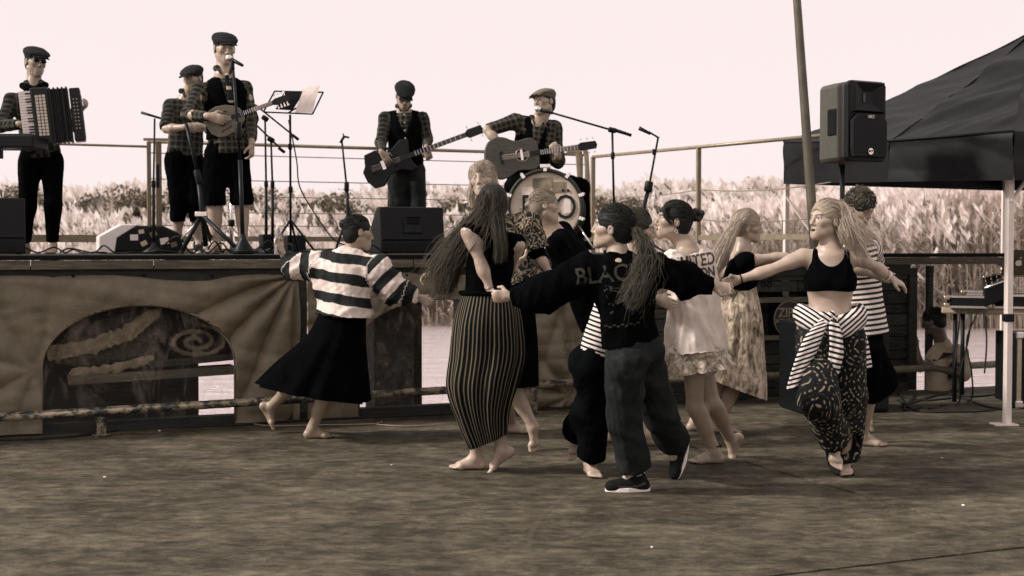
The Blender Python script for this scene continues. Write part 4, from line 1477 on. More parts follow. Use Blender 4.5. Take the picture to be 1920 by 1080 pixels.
MAT_INK = m_plain("dark_ink", .008, .8, .1)
text_part("lettering", "20768", S(1420, 531, .028), SU, UP, .13, MAT_INK, wall, depth=.002)
for x in (1706,):
    p = S(x, 600, .06); MB().box((p[0], p[1], .58), SU, SN, UP, .09, .1, 1.16).build("corner_post", MAT_DARKWOOD, wall)
# festival sign hanging in the dark opening
sg = empty("round_sign", S(1478, 596, -.02), "round dark festival sign with worn lettering, hung in the wall opening behind the tent leg", "sign")
MAT_SIGN = m_plain("sign_face", .03, .6, .3, 20); MAT_SIGNT = m_plain("sign_print", .20, .7, .5, 40)
c0 = S(1480, 598, -.03); m = MB(); m.lathe(c0, SN, [(0, .165), (.012, .165)], 48); m.build("disc", MAT_SIGN, sg)
MB().ring(c0 - SN * .002, SU, UP, .16, .16, .004, 48, 6).build("rim", MAT_SIGNT, sg, smooth=True)
text_part("lettering", "ZIPSI", c0 - SN * .004 + UP * .055, SU, UP, .115, MAT_SIGNT, sg, bold=True)
text_part("lettering", "JAZZ FESTIVAL", c0 - SN * .004 - UP * .015, SU, UP, .046, MAT_SIGNT, sg, bold=True)
text_part("lettering", "VESTERHAV", c0 - SN * .004 - UP * .065, SU, UP, .03, MAT_SIGNT, sg) if False else None
# open bay right of the wall: thin post, brace, and the slanting pale rod behind
p = S(1742, 600, .03); tag(MB().box((p[0], p[1], .58), SU, SN, UP, .055, .055, 1.2).build("thin_post", MAT_DARKWOOD, bevel=.003), "thin dark post holding up the open end of the stage edge", "post")
a, b = S(1716, 509, .6), S(1765, 551, .6)
tag(MB().tube([a, b], .011, 8).build("slanting_rod", M['white_paint'], smooth=True), "thin white rod slanting behind the dark post", "rod")
a, b = S(1800, 484, .15), S(1880, 500, .0)
tag(MB().bar(S(1858, 486, .05), S(1884, 500, .05), .05, .03).build("corner_brace", MAT_TIMBER), "short slanting brace under the right end of the stage edge", "brace")

# ---- railings round the back of the stage
def railing(label, p0, p1, posts, zt, wires, bars, top_r=.018, mat=None, sag=0.0, post_w=.038):
    mat = mat or M['galv']
    root = empty("railing", (p0 + p1) / 2 * V(1, 1, 0) + V(0, 0, STZ), label, "railing")
    MB().tube([p0 * V(1, 1, 0) + V(0, 0, zt[0]), p1 * V(1, 1, 0) + V(0, 0, zt[1])], top_r, 10).build("top_rail", mat, root, smooth=True)
    for t in posts:
        if sag and t == 1.0: continue
        q = p0 + (p1 - p0) * t; zt_ = zt[0] + (zt[1] - zt[0]) * t
        MB().box((q[0], q[1], (STZ + zt_) / 2), SU, SN, UP, post_w, post_w * .7, zt_ - STZ).build("post", mat, root, bevel=.004)
    for h in wires:
        pts = []
        pr_ = sorted(posts)
        for t0, t1 in zip(pr_[:-1], pr_[1:]):
            for k in range(7):
                w = k / 6; t = t0 + (t1 - t0) * w
                q = p0 + (p1 - p0) * t
                pts.append((q[0], q[1], STZ + h - sag * 4 * w * (1 - w)))
        MB().tube(pts, .0055, 5).build("wire", M['wire'], root)
    for h in bars:
        MB().bar(p0 * V(1, 1, 0) + V(0, 0, STZ + h), p1 * V(1, 1, 0) + V(0, 0, STZ + h), .03, .05).build("lower_bar", mat, root)
    return root
NB = 3.05
def back(x): return S(x, 400, NB)
pA, pB = back(280), back(1100)
railing("galvanised railing with thin wires along the back edge of the stage", pA, pB, [0, .52, .985, 1.0], (2.38, 2.38), [.97, .72, .56, .40, .27], [.02, .14], post_w=.04)
q = back(298)
m = MB(); m.box((q[0], q[1], 1.84), SU, SN, UP, .055, .05, 1.08); m.bar((pA[0] - .05, pA[1], 2.4), (q[0] + .15, q[1], 2.4), .05, .025); 
tag(m.build("gate_post", M['galv'], bevel=.004), "broad steel gate post at the left end of the back railing", "post")
pL = back(-60)
r2 = empty("railing", (pL + pA) / 2, "single thin rail behind the accordion player with a flat bar near the deck", "railing")
MB().tube([pL * V(1, 1, 0) + V(0, 0, 2.33), pA * V(1, 1, 0) + V(0, 0, 2.33)], .012, 8).build("top_rail", M['wire'], r2, smooth=True)
MB().bar(pL * V(1, 1, 0) + V(0, 0, STZ + .14), pA * V(1, 1, 0) + V(0, 0, STZ + .14), .03, .07).build("lower_bar", M['galv'], r2)
# frame with two legs at the far right corner, leaning slightly
m = MB()
for (xa, xb) in ((1083, 1096), (1099, 1110)):
    a = P(xa, 284, 14.0); b = P(xb, 470, 14.0); m.bar(a, b, .05, .05, up=(0, 1, 0))
m.bar(P(1062, 283, 14.0), P(1102, 284, 14.0), .05, .05)
tag(m.build("leaning_gate", M['galv'], bevel=.01), "leaning steel gate at the right end of the back railing", "gate")
# right-hand railing coming back towards the floor
qa, qb = P(1112, 294, 13.9), P(1500, 258, 11.4)
tR = .56
qc_ = qa + (qb - qa) * 1.12
railing("side railing with sagging wires at the right end of the stage", qa * V(1, 1, 0), qc_ * V(1, 1, 0), [0, tR / 1.12, 1.0], (qa[2], qc_[2]), [.62, .33], [.15], sag=.04, post_w=.045)

# ---- tall leaning pole
def ppt(x, y, d): return P(x, y, d)
pt_, pb_ = P(1490, -60, 9.5), P(1521, 372, 9.5)
dv = nrm(pb_ - pt_); pb2 = pb_ + dv * ((pb_[2]) / -dv[2])
m = MB(); m.tube([pb2, pb_, pt_, pt_ - dv * 2.5], [.038, .036, .029, .022], 16)
tag(m.build("flag_pole", m_plain("pole_paint", .075, .5, .35, 5, .2), smooth=True), "tall leaning grey pole in front of the tent's left end", "pole")

# ================================================================== DANCERS
from mathutils.bvhtree import BVHTree
MAT_HAIR_DARK = m_hair("dark_hair", .010, .05)
MAT_HAIR_BROWN = m_hair("brown_hair", .014, .11)
MAT_HAIR_LONG = m_hair("long_brown_hair", .006, .075)
MAT_HAIR_BLOND = m_hair("blond_hair", .16, .52)
MAT_HAIR_FAIR = m_hair("fair_hair", .10, .40)
BLACK = m_cloth("black_cotton", .0022, .35)
BLACK2 = m_cloth("black_jersey", .0035, .3)
def denim(name, L):
    m = NT(name)
    g = m.noise(m.coords(), 7, 5, .65); w = m.noise(m.coords(scale=(1, 1, .3)), 320, 2, .7)
    t = m.math('ADD', m.math('MULTIPLY', g, .75), m.math('MULTIPLY', w, .25))
    m.color(m.ramp(t, [(.35, L * .5), (.55, L), (.75, L * 2.6)])); m.set(.9, 0, .15)
    m.bump(m.math('ADD', m.math('MULTIPLY', w, .3), m.noise(m.coords(), 30, 4)), .35, .006)
    return m.m
DENIM = denim("dark_denim", .015)

def person(label, k, hs=None):
    k.hs = hs or (.99 * k.s + .01)
    root = empty("person", k.base, label, "person")
    return root

def decal_text(name, s, on, c, ax, ay, size, mat, shift=.006, squash=1.0, bold=True):
    """print lettering wrapped on the cloth it stands on"""
    o = text_part(name, s, c, ax, ay, size, mat, on, depth=.0004, bold=bold, squash=squash)
    wrap(o, on, np.cross(nrm(np.asarray(ax, float)), nrm(np.asarray(ay, float))), shift)
    return o
def world_off(o):
    off = V(0, 0, 0); q = o
    while q is not None:
        off = off + np.array(q.location); q = q.parent
    return off
def wrap(o, on, out, shift):
    vs = np.array([v.co[:] for v in on.data.vertices]) + world_off(on)
    bvh = BVHTree.FromPolygons([tuple(v) for v in vs], [tuple(p.vertices) for p in on.data.polygons])
    off = world_off(o); out = nrm(out)
    for v in o.data.vertices:
        p = np.array(v.co[:]) + off + out * .5
        h = bvh.ray_cast(Vector(p), Vector(-out))
        if h[0] is None: h = bvh.find_nearest(Vector(p - out * .5))
        v.co = Vector(np.array(h[0]) + out * shift - off)

def band(name, c, t, r, tube, root, mat):
    """bracelet or anklet: ring round the axis t at c"""
    t = nrm(t); x = nrm(np.cross(t, V(.3, .2, 1))); y = np.cross(t, x)
    return MB().ring(c, x, y, r, r, tube, 24, 6).build(name, mat, root, smooth=True)

# ---- woman in the broad-striped jumper and black skirt, running right
k = make_sk(9.0, .97, 'f', (634, 600, 0), (655, 480, 0), (672, 437, .0), 115, 150, (112, -8, 8),
    dict(s=(708, 508, .0), e=(748, 545, 0), w=(786, 558, 0), h=(803, 566, 0), curl=.8),
    dict(s=(598, 498, 0), e=(552, 500, 0), w=(531, 478, 0), h=(524, 462, 0), curl=.5),
    dict(g=(585, 822), k=(612, 742, 0), f=(95, 0)),
    dict(k=(560, 712, 0), a=(508, 762, 1), f=(100, -62)))
root = person("barefoot woman in broad black and white striped jumper and flying black skirt, running right", k)
build_body(k, root, M['skin'], .33, coarse=.013)
MAT_STRIPE = m_stripe("broad_stripe", .60, .022, .142, .5, 0, .02, .05)
f = shirt_field(k, .075, (0.97, 0.97), neck=False, sleeve_r=(.11, .095, .055), bottom=P(645, 590, 9.0), flare=.06)
f.cone(P(700, 520, 9.0), P(730, 556, 9.0), .10, .07, .06); f.cone(P(612, 520, 9.0), P(600, 540, 9.0), .09, .06, .06)
f.cone(P(598, 508, 9.0), P(548, 505, 9.0), .075, .05, .05)
garment("jumper", f, k, root, MAT_STRIPE, .012, .014, 3, (9, 9, 12))
A = (P(694, 752, 9.0) - P(482, 716, 9.0)) / 2
loft("skirt", [(P(643, 586, 9.0), V(.165, 0, 0), V(0, .17, 0)), (P(630, 635, 9.0), V(.21, 0, -.02), V(0, .23, 0)), (P(604, 695, 9.0), V(.33, 0, -.05), V(0, .28, 0)), (P(588, 736, 9.0), A, V(0, .32, 0))],
     BLACK, root, pleats=9, pamp=.05, seed=4)
hc = hair_cap(k, root, MAT_HAIR_DARK, extra=[((0, -.09, .06), (0, -.115, .05), .04, .035)])
short_hair(k, hc, MAT_HAIR_DARK, (0, -1, .1), 360, .08, 5)

# ---- fair-haired woman with the patterned shawl (behind the long-haired one)
k = make_sk(8.5, 1.02, 'f', (955, 575, .05), (932, 396, 0), (905, 338, -.02), -5, -8, (-14, 3, -6),
    dict(s=(886, 425, 0), e=(862, 478, 0), w=(818, 508, 0), h=(792, 520, 0), curl=.7),
    dict(s=(992, 420, 0), e=(1010, 480, 0), w=(1036, 522, 0), h=(1060, 540, 0), curl=.5),
    dict(g=(958, 812), k=(948, 730), f=(70, 0)),
    dict(k=(962, 728, -1), a=(1000, 800, 0), f=(20, -62)))
root = person("fair-haired woman in patterned shawl, her face half hidden behind another dancer's long hair", k)
build_body(k, root, M['skin'], .38, coarse=.013, brow=.2)
MAT_SHAWL = NT("shawl_print")
pt_ = MAT_SHAWL.attr("pat")
vo = MAT_SHAWL.n("TexVoronoi"); vo.inputs['Scale'].default_value = 9; MAT_SHAWL.l(pt_, vo.inputs['Vector'])
wv = MAT_SHAWL.n("TexWave"); wv.inputs['Scale'].default_value = 5; wv.inputs['Distortion'].default_value = 26; wv.inputs['Detail'].default_value = 4; wv.inputs['Detail Scale'].default_value = 2.2; MAT_SHAWL.l(pt_, wv.inputs['Vector'])
t_ = MAT_SHAWL.math('ADD', MAT_SHAWL.math('MULTIPLY', wv.outputs[1], .75), MAT_SHAWL.math('MULTIPLY', vo.outputs[0], .35))
MAT_SHAWL.color(MAT_SHAWL.ramp(t_, [(.34, .010), (.55, .03), (.66, .16), (.74, .03), (.9, .24)])); MAT_SHAWL.set(.9, 0, .15)
MAT_SHAWL.bump(MAT_SHAWL.noise(MAT_SHAWL.coords(), 25, 4), .5, .008)
f = shirt_field(k, .02, (1.0, .55), sleeve_r=(.06, .055, .05), bottom=P(955, 600, 8.5)); garment("dress_top", f, k, root, BLACK, .012, .006, 3, (14, 14, 10))
f = shirt_field(k, .045, (.25, .4), sleeve_r=(.085, .085, .08), bottom=P(968, 535, 8.5), flare=.01); garment("shawl", f, k, root, MAT_SHAWL.m, .012, .012, 9, (14, 14, 7))
loft("skirt", [(P(955, 575, 8.5), V(.17, 0, 0), V(0, .14, 0)), (P(958, 650, 8.5), V(.18, 0, 0), V(0, .17, 0)), (P(955, 722, 8.5), V(.19, 0, 0), V(0, .2, 0))], BLACK, root, pleats=8, pamp=.05, seed=8)
hc = hair_cap(k, root, MAT_HAIR_BLOND, front=.045, vol=1.07, side=-.012)
short_hair(k, hc, MAT_HAIR_BLOND, (.0, -.6, -.5), 800, .09, 20, r=.0013, lift=.06)
gd = [hl(k, -.075, -.02, -.02), hl(k, -.085, -.01, -.09), hl(k, -.08, .0, -.16)]
strands(k, hc, MAT_HAIR_BLOND, gd, [.02, .035, .035], 260, .0018, 31, lambda u: u[2] > .1 and u[0] < .2, steps=10)
gd = [hl(k, .075, -.02, -.02), hl(k, .085, -.02, -.09), hl(k, .085, -.03, -.17)]
strands(k, hc, MAT_HAIR_BLOND, gd, [.02, .035, .035], 260, .0018, 32, lambda u: u[2] > .1 and u[0] > -.2, steps=10)
strands(k, hc, MAT_HAIR_BLOND, [hl(k, .0, .09, .06), hl(k, -.015, .1, .035)], [.045, .05], 160, .0016, 33, lambda u: u[2] > .6 and u[1] > -.1, steps=8)

# ---- dark-clad dancer leaning right behind
k = make_sk(9.0, .97, 'f', (1122, 590, .1), (1040, 436, 0), (1022, 388, -.02), 80, 70, (92, -5, 12),
    dict(s=(1045, 462, -.1), e=(1090, 520, 0), w=(1135, 560, 0)),
    dict(e=(1085, 480, 1), w=(1130, 510, 1)),
    dict(g=(1212, 836), k=(1196, 735), f=(85, 0)),
    dict(g=(1150, 830), k=(1160, 730), f=(85, 0)))
root = person("dancer with tied-back fair hair and loose black top, leaning right before the bass drum", k)
build_body(k, root, M['skin'], .36, coarse=.014, brow=.15)
f = shirt_field(k, .035, (1, 1), sleeve_r=(.08, .08, .05), bottom=P(1122, 610, 9.1)); garment("top", f, k, root, BLACK, .013, .01, 13, (9, 9, 7))
garment("shorts", trouser_field(k, (.115, .10, .1), .5), k, root, BLACK2, .013, .006, 4)
hc = hair_cap(k, root, MAT_HAIR_FAIR, extra=[((0, -.09, .03), (0, -.13, .0), .03, .02)])
short_hair(k, hc, MAT_HAIR_FAIR, (0, -1, -.05), 520, .09, 6)

# ---- woman with very long brown hair and striped wide trousers
d = 7.66
k = make_sk(d, 1.0, 'f', (912, 590, 0), (922, 436, 0), (924, 384, .0), -150, 172, (-165, -5, 6),
    dict(e=(958, 500, 1), w=(962, 500, 1), h=(990, 480, 1)),
    dict(s=(880, 436, -.13), e=(902, 495, 0), w=(919, 544, 0), h=(934, 558, 0), curl=1.0, n=(1, 0, 0)),
    dict(k=(925, 745, 0), a=(940, 842, 0), f=(-82, -38)),
    dict(g=(893, 880), k=(892, 760), f=(-86, 0)))
root = person("barefoot woman with very long flying brown hair, black sleeveless top and pinstriped trousers", k)
build_body(k, root, M['skin'], .43, coarse=.012)
f = shirt_field(k, .008, (0, 0), bottom=P(914, 575, d)); garment("sleeveless_top", f, k, root, BLACK, .011, .004, 5, (12, 12, 10))
MAT_PIN = m_stripe("pinstripe", .006, .12, .022, .68, 1, .06, .012)
R_ = lambda px: px * d / F
loft("wide_trousers", [(P(917, 552, d), V(R_(52), 0, 0), V(0, .165, 0)), (P(914, 600, d), V(R_(63), 0, 0), V(0, .215, 0)), (P(912, 665, d), V(R_(68), 0, 0), V(0, .2, 0)), (P(903, 722, d), V(R_(64), 0, .02), V(0, .2, 0)),
     (P(905, 780, d), V(R_(46), 0, .03), V(0, .15, 0)), (P(914, 828, d), V(R_(34), 0, .045), V(0, .1, 0))], MAT_PIN, root, pleats=7, pamp=.10, seed=2, nseg=130, twist=1.6)
hc = hair_cap(k, root, MAT_HAIR_LONG, vol=1.04, back=-.1)
zone = lambda u: u[2] > -.2 and not (u[1] > .3 and u[2] < .4)
strands(k, hc, MAT_HAIR_LONG, [P(903, 408, d - .06), P(872, 448, d + .02), P(848, 500, d + .03), P(832, 556, d + .05)], [.05, .075, .085, .085], 900, .0019, 41, zone, steps=14, frizz=.008)
strands(k, hc, MAT_HAIR_LONG, [P(932, 415, d - .11), P(938, 455, d - .16), P(936, 492, d - .15)], [.045, .045, .045], 420, .0019, 42, zone, steps=11, frizz=.006)
strands(k, hc, MAT_HAIR_BROWN, [P(898, 412, d - .06), P(860, 455, d + .02), P(828, 500, d + .04), P(806, 545, d + .06)], [.04, .08, .10, .10], 160, .0016, 43, zone, steps=14, frizz=.012)
for (ya, yb) in ((438, 0), (458, 0)):
    band("arm_strap", k.SL + (k.EL - k.SL) * (.18 if ya == 438 else .42), k.EL - k.SL + V(.1, 0, .05), .045, .0022, root, M['metal_dark'])
band("bracelet", k.WL - (k.WL - k.EL) * .1, k.WL - k.EL, .027, .003, root, M['metal_mid'])

strands(k, hc, MAT_HAIR_BROWN, [P(900, 410, d - .08), P(864, 458, d - .02), P(830, 505, d), P(812, 560, d)], [.06, .11, .13, .14], 34, .0015, 44, zone, steps=14, frizz=.03, name='flyaway_hair')
strands(k, hc, MAT_HAIR_BROWN, [P(915, 410, d - .1), P(900, 450, d - .12), P(888, 490, d - .12)], [.06, .09, .10], 22, .0013, 45, zone, steps=12, frizz=.03, name='flyaway_hair')
MB().ring(P(917, 549, d) , V(1, 0, 0), V(0, 1, 0), 52 * d / F + .006, .168, .013, 48, 8).build('waistband', BLACK, root, smooth=True)

# ---- striped-shirt dancer mostly behind the sweatshirt
d = 7.4
k = make_sk(d, .98, 'f', (1121, 676, 0), (1182, 486, 0), (1196, 432, .0), 60, 95, (82, -4, -6),
    dict(e=(1190, 545, 1), w=(1230, 560, 0)), dict(e=(1200, 540, 1), w=(1240, 560, 1)),
    dict(g=(1106, 890), k=(1116, 785), f=(12, 0)),
    dict(k=(1100, 775, 0), a=(1076, 812, 1), f=(-8, -70)))
root = person("barefoot dancer in thin-striped shirt and wide black trousers, mostly hidden behind the black sweatshirt", k)
build_body(k, root, M['skin'], .38, coarse=.013, brow=.15)
MAT_THIN = m_stripe("thin_stripe", .68, .02, .026, .52, 0, .04)
f = shirt_field(k, .02, (.4, .4), bottom=P(1121, 676, d)); garment("striped_shirt", f, k, root, MAT_THIN, .011, .006, 7, (10, 10, 9))
garment("trousers", trouser_field(k, (.104, .092, .098), .90), k, root, BLACK2, .012, .012, 8, (10, 10, 7))
hc = hair_cap(k, root, MAT_HAIR_BROWN, extra=[((0, -.08, .03), (0, -.12, .02), .03, .03)])
short_hair(k, hc, MAT_HAIR_BROWN, (0, -1, .05), 520, .08, 7)

# ---- black sweatshirt, jeans and trainers
d = 6.9
k = make_sk(d, .99, 'f', (1186, 655, 0), (1160, 482, 0), (1148, 427, 0), -130, 178, (-104, 3, 4),
    dict(s=(1228, 506, 0), e=(1290, 526, 0), w=(1338, 536, 0), h=(1357, 541, 0), curl=1.15, n=(.2, -1, .2)),
    dict(s=(1096, 508, 0), e=(1020, 546, 0), w=(958, 556, 0), h=(937, 556, 0), curl=1.1, n=(0, 1, .2)),
    dict(k=(1238, 778, 1), a=(1268, 838, 1), f=(-50, -68)),
    dict(g=(1196, 922), k=(1170, 785), f=(-86, 0)))
root = person("ponytailed woman in oversized black sweatshirt, jeans and dark trainers, arms wide", k)
build_body(k, root, M['skin'], .38, shoes=(True, True), coarse=.012, mouth=.006, hand_fine=.0045, brow=.04)
f = shirt_field(k, .045, (.99, .99), neck=True, sleeve_r=(.095, .10, .052), bottom=P(1184, 645, d), flare=.0)
f.cone(k.SL - V(0, 0, .03), k.EL - V(0, 0, .035), .10, .085, .05)
f.cone(k.EL - V(0, 0, .03), (k.EL + k.WL) / 2 - V(0, 0, .03), .085, .07, .05)
sw = garment("sweatshirt", f, k, root, BLACK, .011, .016, 12, (8, 8, 6))
MAT_PRINT = m_plain("worn_print", .045, .85, .8, 30)
decal_text("lettering", "BLACK", sw, P(1150, 517, d - .4), V(1, 0, .10), V(-.1, 0, 1), .125, MAT_PRINT, squash=.95)
rs = np.random.RandomState(5); m = MB()
for i in range(26):
    a = rs.rand() * 3.14; x = 1165 + 44 * rs.randn() * .6; y = 565 + 26 * rs.randn() * .6
    m.box(P(x, y, d - .4), V(math.cos(a), 0, math.sin(a) * .5), V(0, 1, 0), V(-math.sin(a), 0, 1), .02 + .05 * rs.rand(), .001, .008)
o = tag(m.build("printed_flourish", MAT_PRINT, sw), kind="stuff"); wrap(o, sw, V(0, -1, 0), .002)
decal_text("lettering", "summer night", sw, P(1176, 617, d - .4), V(1, 0, .05), V(0, 0, 1), .045, MAT_PRINT) if False else None
m = MB()
for i in range(9): m.box(P(1143 + i * 8, 617 - i * .8 + (i % 2) * 3, d - .4), V(1, 0, .1), V(0, 1, 0), UP, .016, .001, .009)
o = tag(m.build("printed_line", MAT_PRINT, sw), kind="stuff"); wrap(o, sw, V(0, -1, 0), .002)
garment("jeans", trouser_field(k, (.116, .100, .104), .88), k, root, DENIM, .011, .012, 14, (11, 11, 8))
hc = hair_cap(k, root, MAT_HAIR_DARK, vol=1.02, extra=[((0, -.08, -.01), (0, -.12, -.03), .035, .03)])
short_hair(k, hc, MAT_HAIR_DARK, (0, -1, -.25), 620, .09, 8)
strands(k, hc, MAT_HAIR_LONG, [P(1198, 440, d - .12), P(1212, 475, d - .2), P(1205, 520, d - .24), P(1185, 562, d - .24)], [.018, .04, .07, .085], 620, .002, 51, None or (lambda u: True), rootpt=P(1184, 428, d - .03), steps=12, frizz=.008)
band("hair_tie", P(1184, 429, d - .02), V(1, 0, -.4), .022, .008, root, BLACK)
MAT_SHOE = m_plain("dark_suede", .008, .9, .3, 40, bump=.2); MAT_SOLE = m_plain("pale_sole", .7, .6, .08, 20); MAT_SHOE2 = m_plain("grey_suede", .09, .8, .2, 40)
MAT_SOCK = m_cloth("white_sock", .65, .15)
for sd in 'RL':
    o = shoe(k, sd, root, MAT_SHOE, MAT_SOLE, "trainer")
    A_, fd, fu, fr_ = [getattr(k, q + sd) for q in ('A', 'ff', 'fu', 'fr')]
    sgn = 1 if fr_[1] < 0 else -1
    m = MB()
    for i in range(8):
        t = i / 7; c_ = A_ + fd * (-.045 + .15 * t) - fu * (.018 + .022 * t + .012 * math.sin(t * 3.1)) 
        m.box(c_ + fr_ * sgn * .3, fd, fr_, nrm(fu - fd * .3), .024, .001, .016 * (1 - t * .5))
    st = m.build("side_stripe", MAT_SHOE2, o); wrap(st, o, fr_ * sgn, .0025)
    g = Fld(); g.cone(A_ + fu * .07, A_ + fu * .0, .039, .038, .01); garment("sock", g, None, root, MAT_SOCK, .008, .002, 3, (60, 60, 60), pat=False)

strands(k, hc, MAT_HAIR_BROWN, [P(1200, 445, d - .14), P(1212, 485, d - .22), P(1202, 530, d - .26), P(1185, 575, d - .25)], [.03, .07, .10, .11], 30, .0014, 52, (lambda u: True), rootpt=P(1184, 428, d - .03), steps=12, frizz=.03, name='flyaway_hair')
strands(k, hc, MAT_HAIR_BROWN, [hl(k, 0, -.08, .05), hl(k, .02, -.14, -.02)], [.06, .05], 16, .0012, 53, (lambda u: u[2] > 0), steps=9, frizz=.02, name='flyaway_hair')
# ---- woman with the dark bun, pale T-shirt and ruffled skirt
d = 7.88
k = make_sk(d, 1.0, 'f', (1302, 628, 0), (1290, 466, 0), (1262, 415, 0), -105, -128, (-84, 6, 0),
    dict(e=(1250, 545, 1), w=(1215, 540, 0)),
    dict(s=(1262, 492, -.02), e=(1236, 558, 0), w=(1196, 545, 0)),
    dict(k=(1334, 755, 0), a=(1370, 824, 1), f=(-84, -68)),
    dict(g=(1340, 869), k=(1303, 762), f=(-85, 0)))
root = person("barefoot woman with dark bun, pale long T-shirt over short ruffled skirt", k)
build_body(k, root, M['skin'], .34, coarse=.012, mouth=.006, brow=.02, lips=.16, foot_fine=.006)
MAT_TEE = m_cloth("pale_tee", .56, .2)
f = shirt_field(k, .022, (0, .33), neck=True, sleeve_r=(.085, .088, .08), bottom=P(1305, 658, d), flare=.035, waist=.015)
f.cone(P(1300, 500, d + .03), P(1305, 650, d + .02), .15, .205, .05, flat=V(0, 1, 0), fs=.8)
tee = garment("tee_shirt", f, k, root, MAT_TEE, .010, .019, 15, (12, 12, 3.5))
MAT_TPR = m_plain("grey_print", .09, .85, .4, 60)
decal_text("lettering", "LIMITED", tee, P(1317, 492, d - .5), V(1, 0, .14), V(-.1, 0, 1), .105, MAT_TPR, squash=.8)
decal_text("lettering", "EDITION", tee, P(1322, 517, d - .5), V(1, 0, .14), V(-.1, 0, 1), .085, MAT_TPR, squash=.8)
MAT_RUF = NT("satin_floral"); g = MAT_RUF.noise(MAT_RUF.coords(), 16, 5, .7, 1.5)
MAT_RUF.color(MAT_RUF.ramp(g, [(.35, .06), (.46, .25), (.6, .55)])); MAT_RUF.set(.5, 0, .4); MAT_RUF.bump(g, .3, .01)
loft("ruffled_skirt", [(P(1305, 640, d), V(.17, 0, 0), V(0, .16, 0)), (P(1306, 675, d), V(.20, 0, .0), V(0, .19, 0)), (P(1308, 694, d), V(.225, 0, .035), V(0, .2, 0))], MAT_RUF.m, root, pleats=13, pamp=.09, seed=12, nseg=120)
hc = hair_cap(k, root, MAT_HAIR_DARK, vol=1.03, extra=[((0, -.09, .04), (0, -.13, .05), .03, .02)])
short_hair(k, hc, MAT_HAIR_DARK, (0, -1, .12), 700, .09, 9)
strands(k, hc, MAT_HAIR_DARK, [hl(k, -.06, .07, .06), hl(k, -.075, .06, .01), hl(k, -.08, .02, -.03)], [.012, .014, .014], 60, .0016, 61, lambda u: u[2] > .5 and u[1] > .2, steps=9)
f = Fld()
for i in range(7):
    a = i * .9; f.cone(hl(k, .0, -.145, .055) + (k.hf * math.cos(a) + k.hu * math.sin(a)) * .026, hl(k, .0, -.145, .055) + (k.hf * math.cos(a + .9) + k.hu * math.sin(a + .9)) * .028 + k.hr * (.02 if i % 2 else -.02), .02, .02, .008)
bn = garment("bun", f, None, hc, MAT_HAIR_DARK, .006, .004, 4, (60, 60, 60), pat=False); set_vec(bn, "rnd", np.full((len(bn.data.vertices), 3), .4))
e_ = hl(k, -.084, -.006, -.05)
MB().ring(e_ - UP * .012, k.hf, UP, .009, .012, .002, 16, 5).build("earring", M['chrome'], root, smooth=True)
band("anklet", k.AL + UP * .035, UP + V(.1, 0, 0), .042, .0035, root, BLACK)

# ---- blond dancer in black top and pale fringed skirt, turning right behind
d = 9.3
k = make_sk(d, .97, 'f', (1383, 600, 0), (1390, 474, 0), (1402, 424, 0), 75, 80, (86, -6, -10),
    dict(s=(1396, 490, -.08), e=(1455, 482, 0), w=(1508, 484, 0), h=(1528, 486, 0)),
    dict(e=(1350, 520, 1), w=(1320, 560, 0)),
    dict(g=(1302, 808), k=(1340, 735, 0), f=(82, 0)),
    dict(g=(1348, 812), k=(1372, 735, 0), f=(82, 0)))
root = person("dancer with long straight blond hair, black top and pale fringed skirt swinging out", k)
build_body(k, root, M['skin'], .38, coarse=.014, brow=.25)
f = shirt_field(k, .012, (.12, .12), bottom=P(1383, 545, d)); garment("crop_top", f, k, root, BLACK, .012, .004, 5)
MAT_FR = NT("fringed_cloth"); g = MAT_FR.noise(MAT_FR.coords(scale=(1, 1, .45), rot=(0, .6, 0)), 26, 4, .65, .6)
MAT_FR.color(MAT_FR.ramp(g, [(.34, .06), (.46, .24), (.62, .50)])); MAT_FR.set(.9, 0, .15); MAT_FR.bump(g, .6, .012)
loft("skirt", [(P(1383, 535, d), V(.13, 0, 0), V(0, .12, 0)), (P(1382, 590, d), V(.175, 0, 0), V(0, .20, 0)), (P(1378, 660, d), V(.21, 0, -.03), V(0, .2, 0)), (P(1372, 700, d), V(.24, 0, -.08), V(0, .24, 0)), (P(1366, 722, d), V(.255, 0, -.10), V(0, .25, 0))], MAT_FR.m, root, pleats=14, pamp=.09, seed=5, nseg=110)
hc = hair_cap(k, root, MAT_HAIR_BLOND, vol=1.04)
short_hair(k, hc, MAT_HAIR_BLOND, (.0, -1, -.2), 800, .10, 21, r=.0013)
strands(k, hc, MAT_HAIR_BLOND, [P(1378, 428, d - .1), P(1362, 460, d - .14), P(1346, 495, d - .14), P(1330, 540, d - .1)], [.04, .065, .075, .07], 720, .0021, 71, lambda u: u[2] > -.3 and not (u[1] > .3 and u[2] < .4), steps=13, frizz=.006)

# ---- boy in striped shirt and black shorts (behind)
d = 8.46
k = make_sk(d, .94, 'm', (1624, 640, 0), (1606, 446, 0), (1613, 388, -.04), 70, 55, (38, -32, -8),
    dict(s=(1594, 486, -.05), e=(1606, 502, -1), w=(1640, 514, 0), h=(1662, 520, 0)),
    dict(s=(1634, 470, .08), e=(1645, 505, 1), w=(1660, 512, 1)),
    dict(g=(1618, 836), k=(1630, 735, 0), f=(80, 0)),
    dict(k=(1656, 712, 0), a=(1628, 762, 1), f=(85, -60)))
root = person("barefoot boy with tousled brown hair looking down, thin-striped T-shirt and black shorts", k)
build_body(k, root, M['skin'], .34, coarse=.013, eyes='closed', brow=.06)
f = shirt_field(k, .03, (.3, .3), neck=True, sleeve_r=(.07, .07, .065), bottom=P(1628, 628, d), flare=.015); garment("striped_shirt", f, k, root, m_stripe("boy_stripe", .66, .025, .034, .5, 0, .05), .012, .008, 16, (9, 9, 6))
